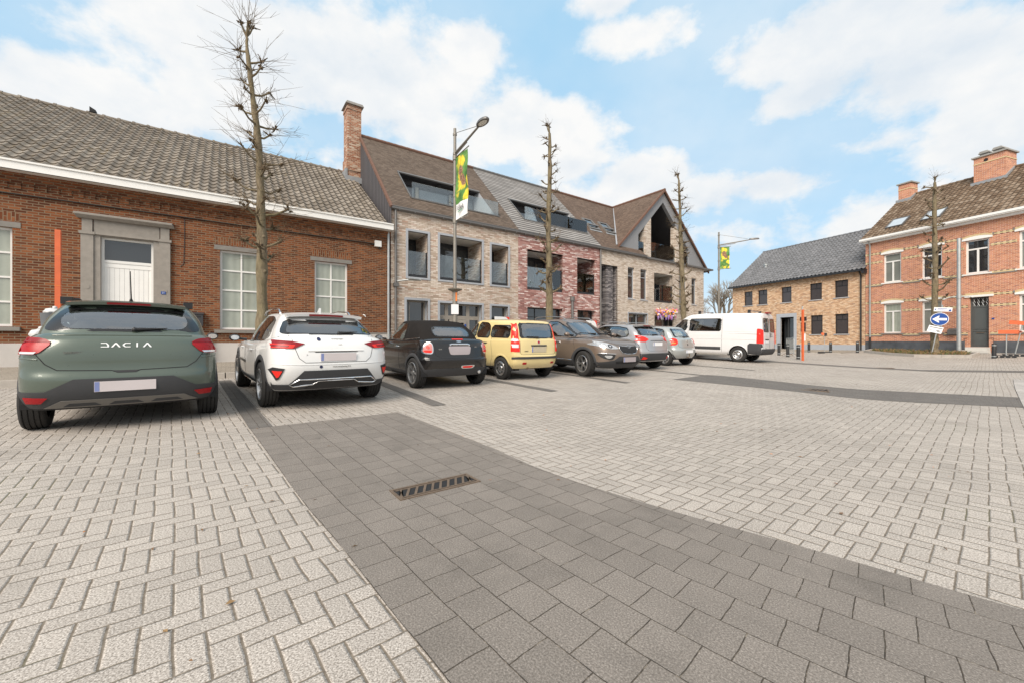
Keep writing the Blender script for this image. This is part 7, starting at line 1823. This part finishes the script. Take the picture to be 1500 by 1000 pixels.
# planted bed with kerb and dry grass
def bed():
    pl = [(25.15,28.2),(24.1,27.6),(23.55,25.2),(23.35,23.4),(24.55,21.5),(25.9,22.3),(26.05,23.6),(25.6,25.2),(25.5,26.8)]
    r = thing('planted_bed', 'long kerbed bed of soil and dry grass in front of the orange house', 'planted bed', (0,0,0)); b = MB(); n = len(pl)
    c = Vector((sum(p[0] for p in pl)/n, sum(p[1] for p in pl)/n, 0)); P = []
    ring = lambda k: [Vector((c.x+(p[0]-c.x)*k, c.y+(p[1]-c.y)*k, 0)) for p in pl]
    for i in range(n):
        a, e = Vector((*pl[i],0)), Vector((*pl[(i+1)%n],0)); m = max(1, int((e-a).length/.9)); d = (e-a).normalized(); nn = Vector((-d.y, d.x, 0))
        if (c-a).dot(nn) < 0: nn = -nn
        for k in range(m):
            p0, p1 = a.lerp(e, k/m)+d*.006, a.lerp(e, (k+1)/m)-d*.006; q = [G(p0.x,p0.y,-.05), G(p1.x,p1.y,-.05), G(p1.x,p1.y,-.05)+nn*.12, G(p0.x,p0.y,-.05)+nn*.12]
            b.prism(q, (0,0,.21))
    b.build('kerb_edge', M_['kerb'], r)
    b = MB(); rg = ring(.985); cc = G(c.x, c.y, .16); V = [G(p.x, p.y, .08) for p in rg]+[G(p.x, p.y, .14) for p in ring(.6)]+[cc]
    b.add(V, [(i, (i+1)%n, n+(i+1)%n, n+i) for i in range(n)]+[(n+i, n+(i+1)%n, 2*n) for i in range(n)]); b.build('soil', M_['soil'], r, smooth=80)
    rn = random.Random(5); b = MB(); poly = [(p.x, p.y) for p in ring(.86)]; cnt = 0
    while cnt < 620:
        x, y = rn.uniform(23.2,26.2), rn.uniform(21.4,28.3)
        if not inside((x, y), poly): continue
        if rn.random() > .35+.65*abs(sin(x*2.1+y*1.3)): continue
        cnt += 1
        for k in range(3):
            a = rn.uniform(0, 2*pi); h = rn.uniform(.05,.20); w = .012; o = Vector((cos(a), sin(a), 0)); p = G(x+rn.uniform(-.05,.05), y+rn.uniform(-.05,.05), .10); t = Vector((-o.y, o.x, 0))*w
            b.add([p-t, p+t, p+o*h*.35+Vector((0,0,h*.7))+t*.6, p+o*h*.8+Vector((0,0,h))], [(0,1,2),(0,2,3)], 0 if rn.random() < .62 else 1)
    g_ = b.build('dry_grass', [M_['drygrass'], M_['moss']], None); tag(g_, 'dry brownish grass and weeds filling the kerbed bed', 'grass', None, 'stuff')
M_['drygrass'] = plain('dry_grass', (.25,.155,.07), .9, var=.4, scale=3)
bed()

# fallen leaves and bits of twig blown over the paving
def leaves():
    rn = random.Random(17); b = MB()
    for k in range(150):
        x, y = (rn.uniform(-4,4.5), rn.uniform(1.2,6)) if k < 70 else (rn.uniform(-6,12), rn.uniform(4,14))
        a = rn.uniform(0, 2*pi); L = rn.uniform(.008,.022); u = Vector((cos(a), sin(a), 0))*L; w = Vector((-sin(a), cos(a), 0))*L*rn.uniform(.15,.55); p = G(x, y, .008); h = Vector((0,0,rn.uniform(.002,.010)))
        b.add([p-u, p+w+h, p+u*1.1, p-w+h*.3], [(0,1,2,3)], rn.choice([0,0,1,2]))
    o = b.build('fallen_leaves', [M_['leaf_brown'], M_['leaf_orange'], M_['drygrass']]); tag(o, 'scattered tiny brown and orange leaf scraps on the paving', 'leaves', None, 'stuff')
M_['leaf_brown'] = plain('dead_leaf', (.16,.09,.045), .9, var=.4); M_['leaf_orange'] = plain('orange_leaf', (.45,.17,.05), .9, var=.4)
leaves()
# litter, boards, flowers
lb = thing('litter_bin', 'grey litter bin on a post with a white bag on top, behind the green hatchback', 'bin', base(-2.80, 11.95, .28), ANG)
b = MB(); b.tube([(0,.0,0), (0,.0,1.35)], .035, 10); b.build('post', M_['steel'], lb); b = MB(); b.lathe([(0,.85), (.13,.86), (.16,1.25), (.165,1.27), (.145,1.27), (.12,.9)], (.0,-.20,0), 'z', 20); b.build('bucket', M_['bin'], lb, smooth=40)
for (dx, dy, z, r_, lab) in ((.20,-.2,1.30,(.14,.13,.07),'crumpled white bag lying on top of the grey litter bin'), (.06,-.38,.84,(.13,.13,.12),'white rubbish bag tied to the post of the grey litter bin')):
    t_ = thing('rubbish_bag', lab, 'bag', base(-2.98+dx, 11.95+dy, .28+z), ANG, 'white rubbish bags'); b = MB(); b.blob((0,0,0), r_, 0, int(z*100), .12, 3); b.build('bag', M_['bag'], t_, smooth=80); b = MB(); b.blob((.02,0,r_[2]*1.05), (.04,.04,.05), 0, 4, .2, 1); b.build('knot', M_['bag'], t_, smooth=60)

def leafy(loc, label, w, h, n, seed, mats, name='climbing_plant', cat='plant', group=None):
    rn = random.Random(seed); r = thing(name, label, cat, loc, ANG, group); b = MB(); s_ = MB(); s_.tube([(0,0,0), (.02,-.02,h*.5), (-.01,0,h*.95)], .008, 5); s_.build('stem', M_['twig'], r)
    for k in range(n):
        p = Vector((rn.gauss(0, w), rn.gauss(0, w*.6)-.05, rn.uniform(.05,1)*h)); d = Vector((rn.uniform(-1,1), rn.uniform(-1,1), rn.uniform(-.5,1))).normalized()*.035; e = d.orthogonal().normalized()*.02
        b.add([p-d, p+e, p+d, p-e], [(0,1,2,3)], rn.randint(0, len(mats)-1))
    b.build('leaves', [M_[m] if isinstance(m, str) else m for m in mats], r); return r
leafy(W(-.42, 15.33, .40), 'small green weed climbing the pale plinth of the red hall', .05, .75, 130, 3, ['moss', 'drygrass'])

def sale_board(t, label):
    r = thing('sale_board', label, 'sign board', W(t, 15.22, .37), ANG, 'white and red sign boards'); b = MB(); b.box(-.40, .40, -.02, .0, 1.1, 1.74); bd = b.build('board', M_['signwhite'], r)
    b = MB(); n = 8; b.prism([(.40,-.023,1.742), (.13,-.023,1.742)]+[(.13+.27*sin(pi/2*k/n), -.023, 1.36+.38*cos(pi/2*k/n)) for k in range(1, n+1)], (0,.002,0)); b.build('red_corner', M_['redflat'], bd)
    b = MB(); b.tube([(-.08+.06*cos(pi*k/10), -.024, 1.50+.09*sin(pi*k/10)) for k in range(11)], .016, 6); b.build('logo', M_['gutter'], bd)
    for x in (-.35, .35):
        b = MB(); b.box(x-.02, x+.02, .0005, .04, 0, 1.7); b.build('post', M_['steel'], r)
M_['redflat'] = plain('flat_red', (.75,.045,.015), .5)
sale_board(10.25, 'white sign board with red corner seen over the yellow car'); sale_board(16.05, 'white sign board with red corner half hidden behind the bronze car')

def garland():
    r = thing('flower_garland', 'colourful garland of paper flowers hanging over the shop front', 'flowers', W(22.95, 15.28, 2.72), ANG); rn = random.Random(9)
    cols = {'yellow_flower': (.80,.50,.03), 'pink_flower': (.70,.22,.34), 'lilac_flower': (.42,.25,.60), 'orange_flower': (.80,.30,.10), 'white_flower': (.70,.66,.66)}
    ms = [plain(k, v_, .8, var=.25) for k, v_ in cols.items()]
    b = MB(); b.tube([(-1.05,0,.12), (0,0,.2), (1.05,0,.12)], .03, 6); b.build('branch', M_['moss'], r)
    b = MB()
    for k in range(130): b.blob((rn.uniform(-1.05,1.05), rn.uniform(-.14,.06), rn.gauss(.12,.11)), rn.uniform(.035,.085), rn.randint(0,4), k, .25, 1)
    b.build('blossoms', ms, r, smooth=70); b = MB()
    for k in range(44):
        x = rn.uniform(-1.0,1.0); l = rn.uniform(.15,.42); b.blob((x, rn.uniform(-.1,.02), -.02-l*.5), (.03,.03,l*.5), rn.choice([1,2,2,4]), k, .2, 1)
    b.build('streamers', ms, r, smooth=70)
garland()
def pot(t, y, z, label, col, n, h, seed, leaf='moss', sz=.05):
    r = thing('flower_pot', label, 'plant', W(t, 15.4+y, z), ANG, 'plants on the balconies'); rn = random.Random(seed); b = MB(); b.lathe([(0,0), (.10,0), (.13,.18), (.12,.18), (.10,.16), (0,.16)], (0,0,0), 'z', 16); b.build('pot', M_['sillstone'], r, smooth=40)
    b = MB()
    for k in range(40):
        a = rn.uniform(0, 2*pi); l = rn.uniform(.4,1)*h; o = Vector((cos(a), sin(a), 0)); t_ = Vector((-o.y, o.x, 0))*.02; p = Vector((0,0,.16)); b.add([p-t_, p+t_, p+o*l*.5+Vector((0,0,l*.8))+t_, p+o*l*.9+Vector((0,0,l*.6))], [(0,1,2),(0,2,3)])
    b.build('leaves', M_[leaf], r)
    if n:
        b = MB()
        for k in range(n): b.blob((rn.gauss(0,.13), rn.gauss(0,.07), .16+h*rn.uniform(.5,1)), sz, 0, k, .3, 1)
        b.build('flowers', plain('petals', col, .7, var=.2), r, smooth=70)
pot(15.75, .35, 3.53, 'red flowers in a pot on the right balcony of the red brick house', (.75,.05,.03), 16, .25, 3)
pot(12.15, .35, 3.51, 'white flowers in a pot on the left balcony of the red brick house', (.75,.75,.72), 12, .35, 4)
pot(22.75, .7, 3.47, 'bushy green potted plant on the balcony of the beige house', (.1,.2,.05), 0, .75, 5)

# pavement strip in front of the sandy house
def far_pave():
    ax = Vector((.369,-.929,0)).normalized(); nn = Vector((-ax.y, ax.x, 0)); O = Vector((25.4,28.8,0)); b = MB()
    xs = lin(-13, -.2, 16); ws = [-2.6,-1.6,-.8,0]
    for a, c in zip(xs, xs[1:]):
        for w0, w1 in zip(ws, ws[1:]):
            q = [O+ax*a+nn*w0, O+ax*c+nn*w0, O+ax*c+nn*w1, O+ax*a+nn*w1]; b.quad(*[G(p.x, p.y, .012) for p in q], 0, [(a,w0),(c,w0),(c,w1),(a,w1)])
    tag(b.build('pavement', M_['walk']), kind='structure'); b = MB()
    for a, c in zip(xs, xs[1:]):
        q = [O+ax*(a+.01)-nn*2.75, O+ax*(c-.01)-nn*2.75, O+ax*(c-.01)-nn*2.6, O+ax*(a+.01)-nn*2.6]; b.prism([G(p.x, p.y, -.05) for p in q], (0,0,.085))
    tag(b.build('kerb', M_['kerb']), kind='structure')
far_pave()
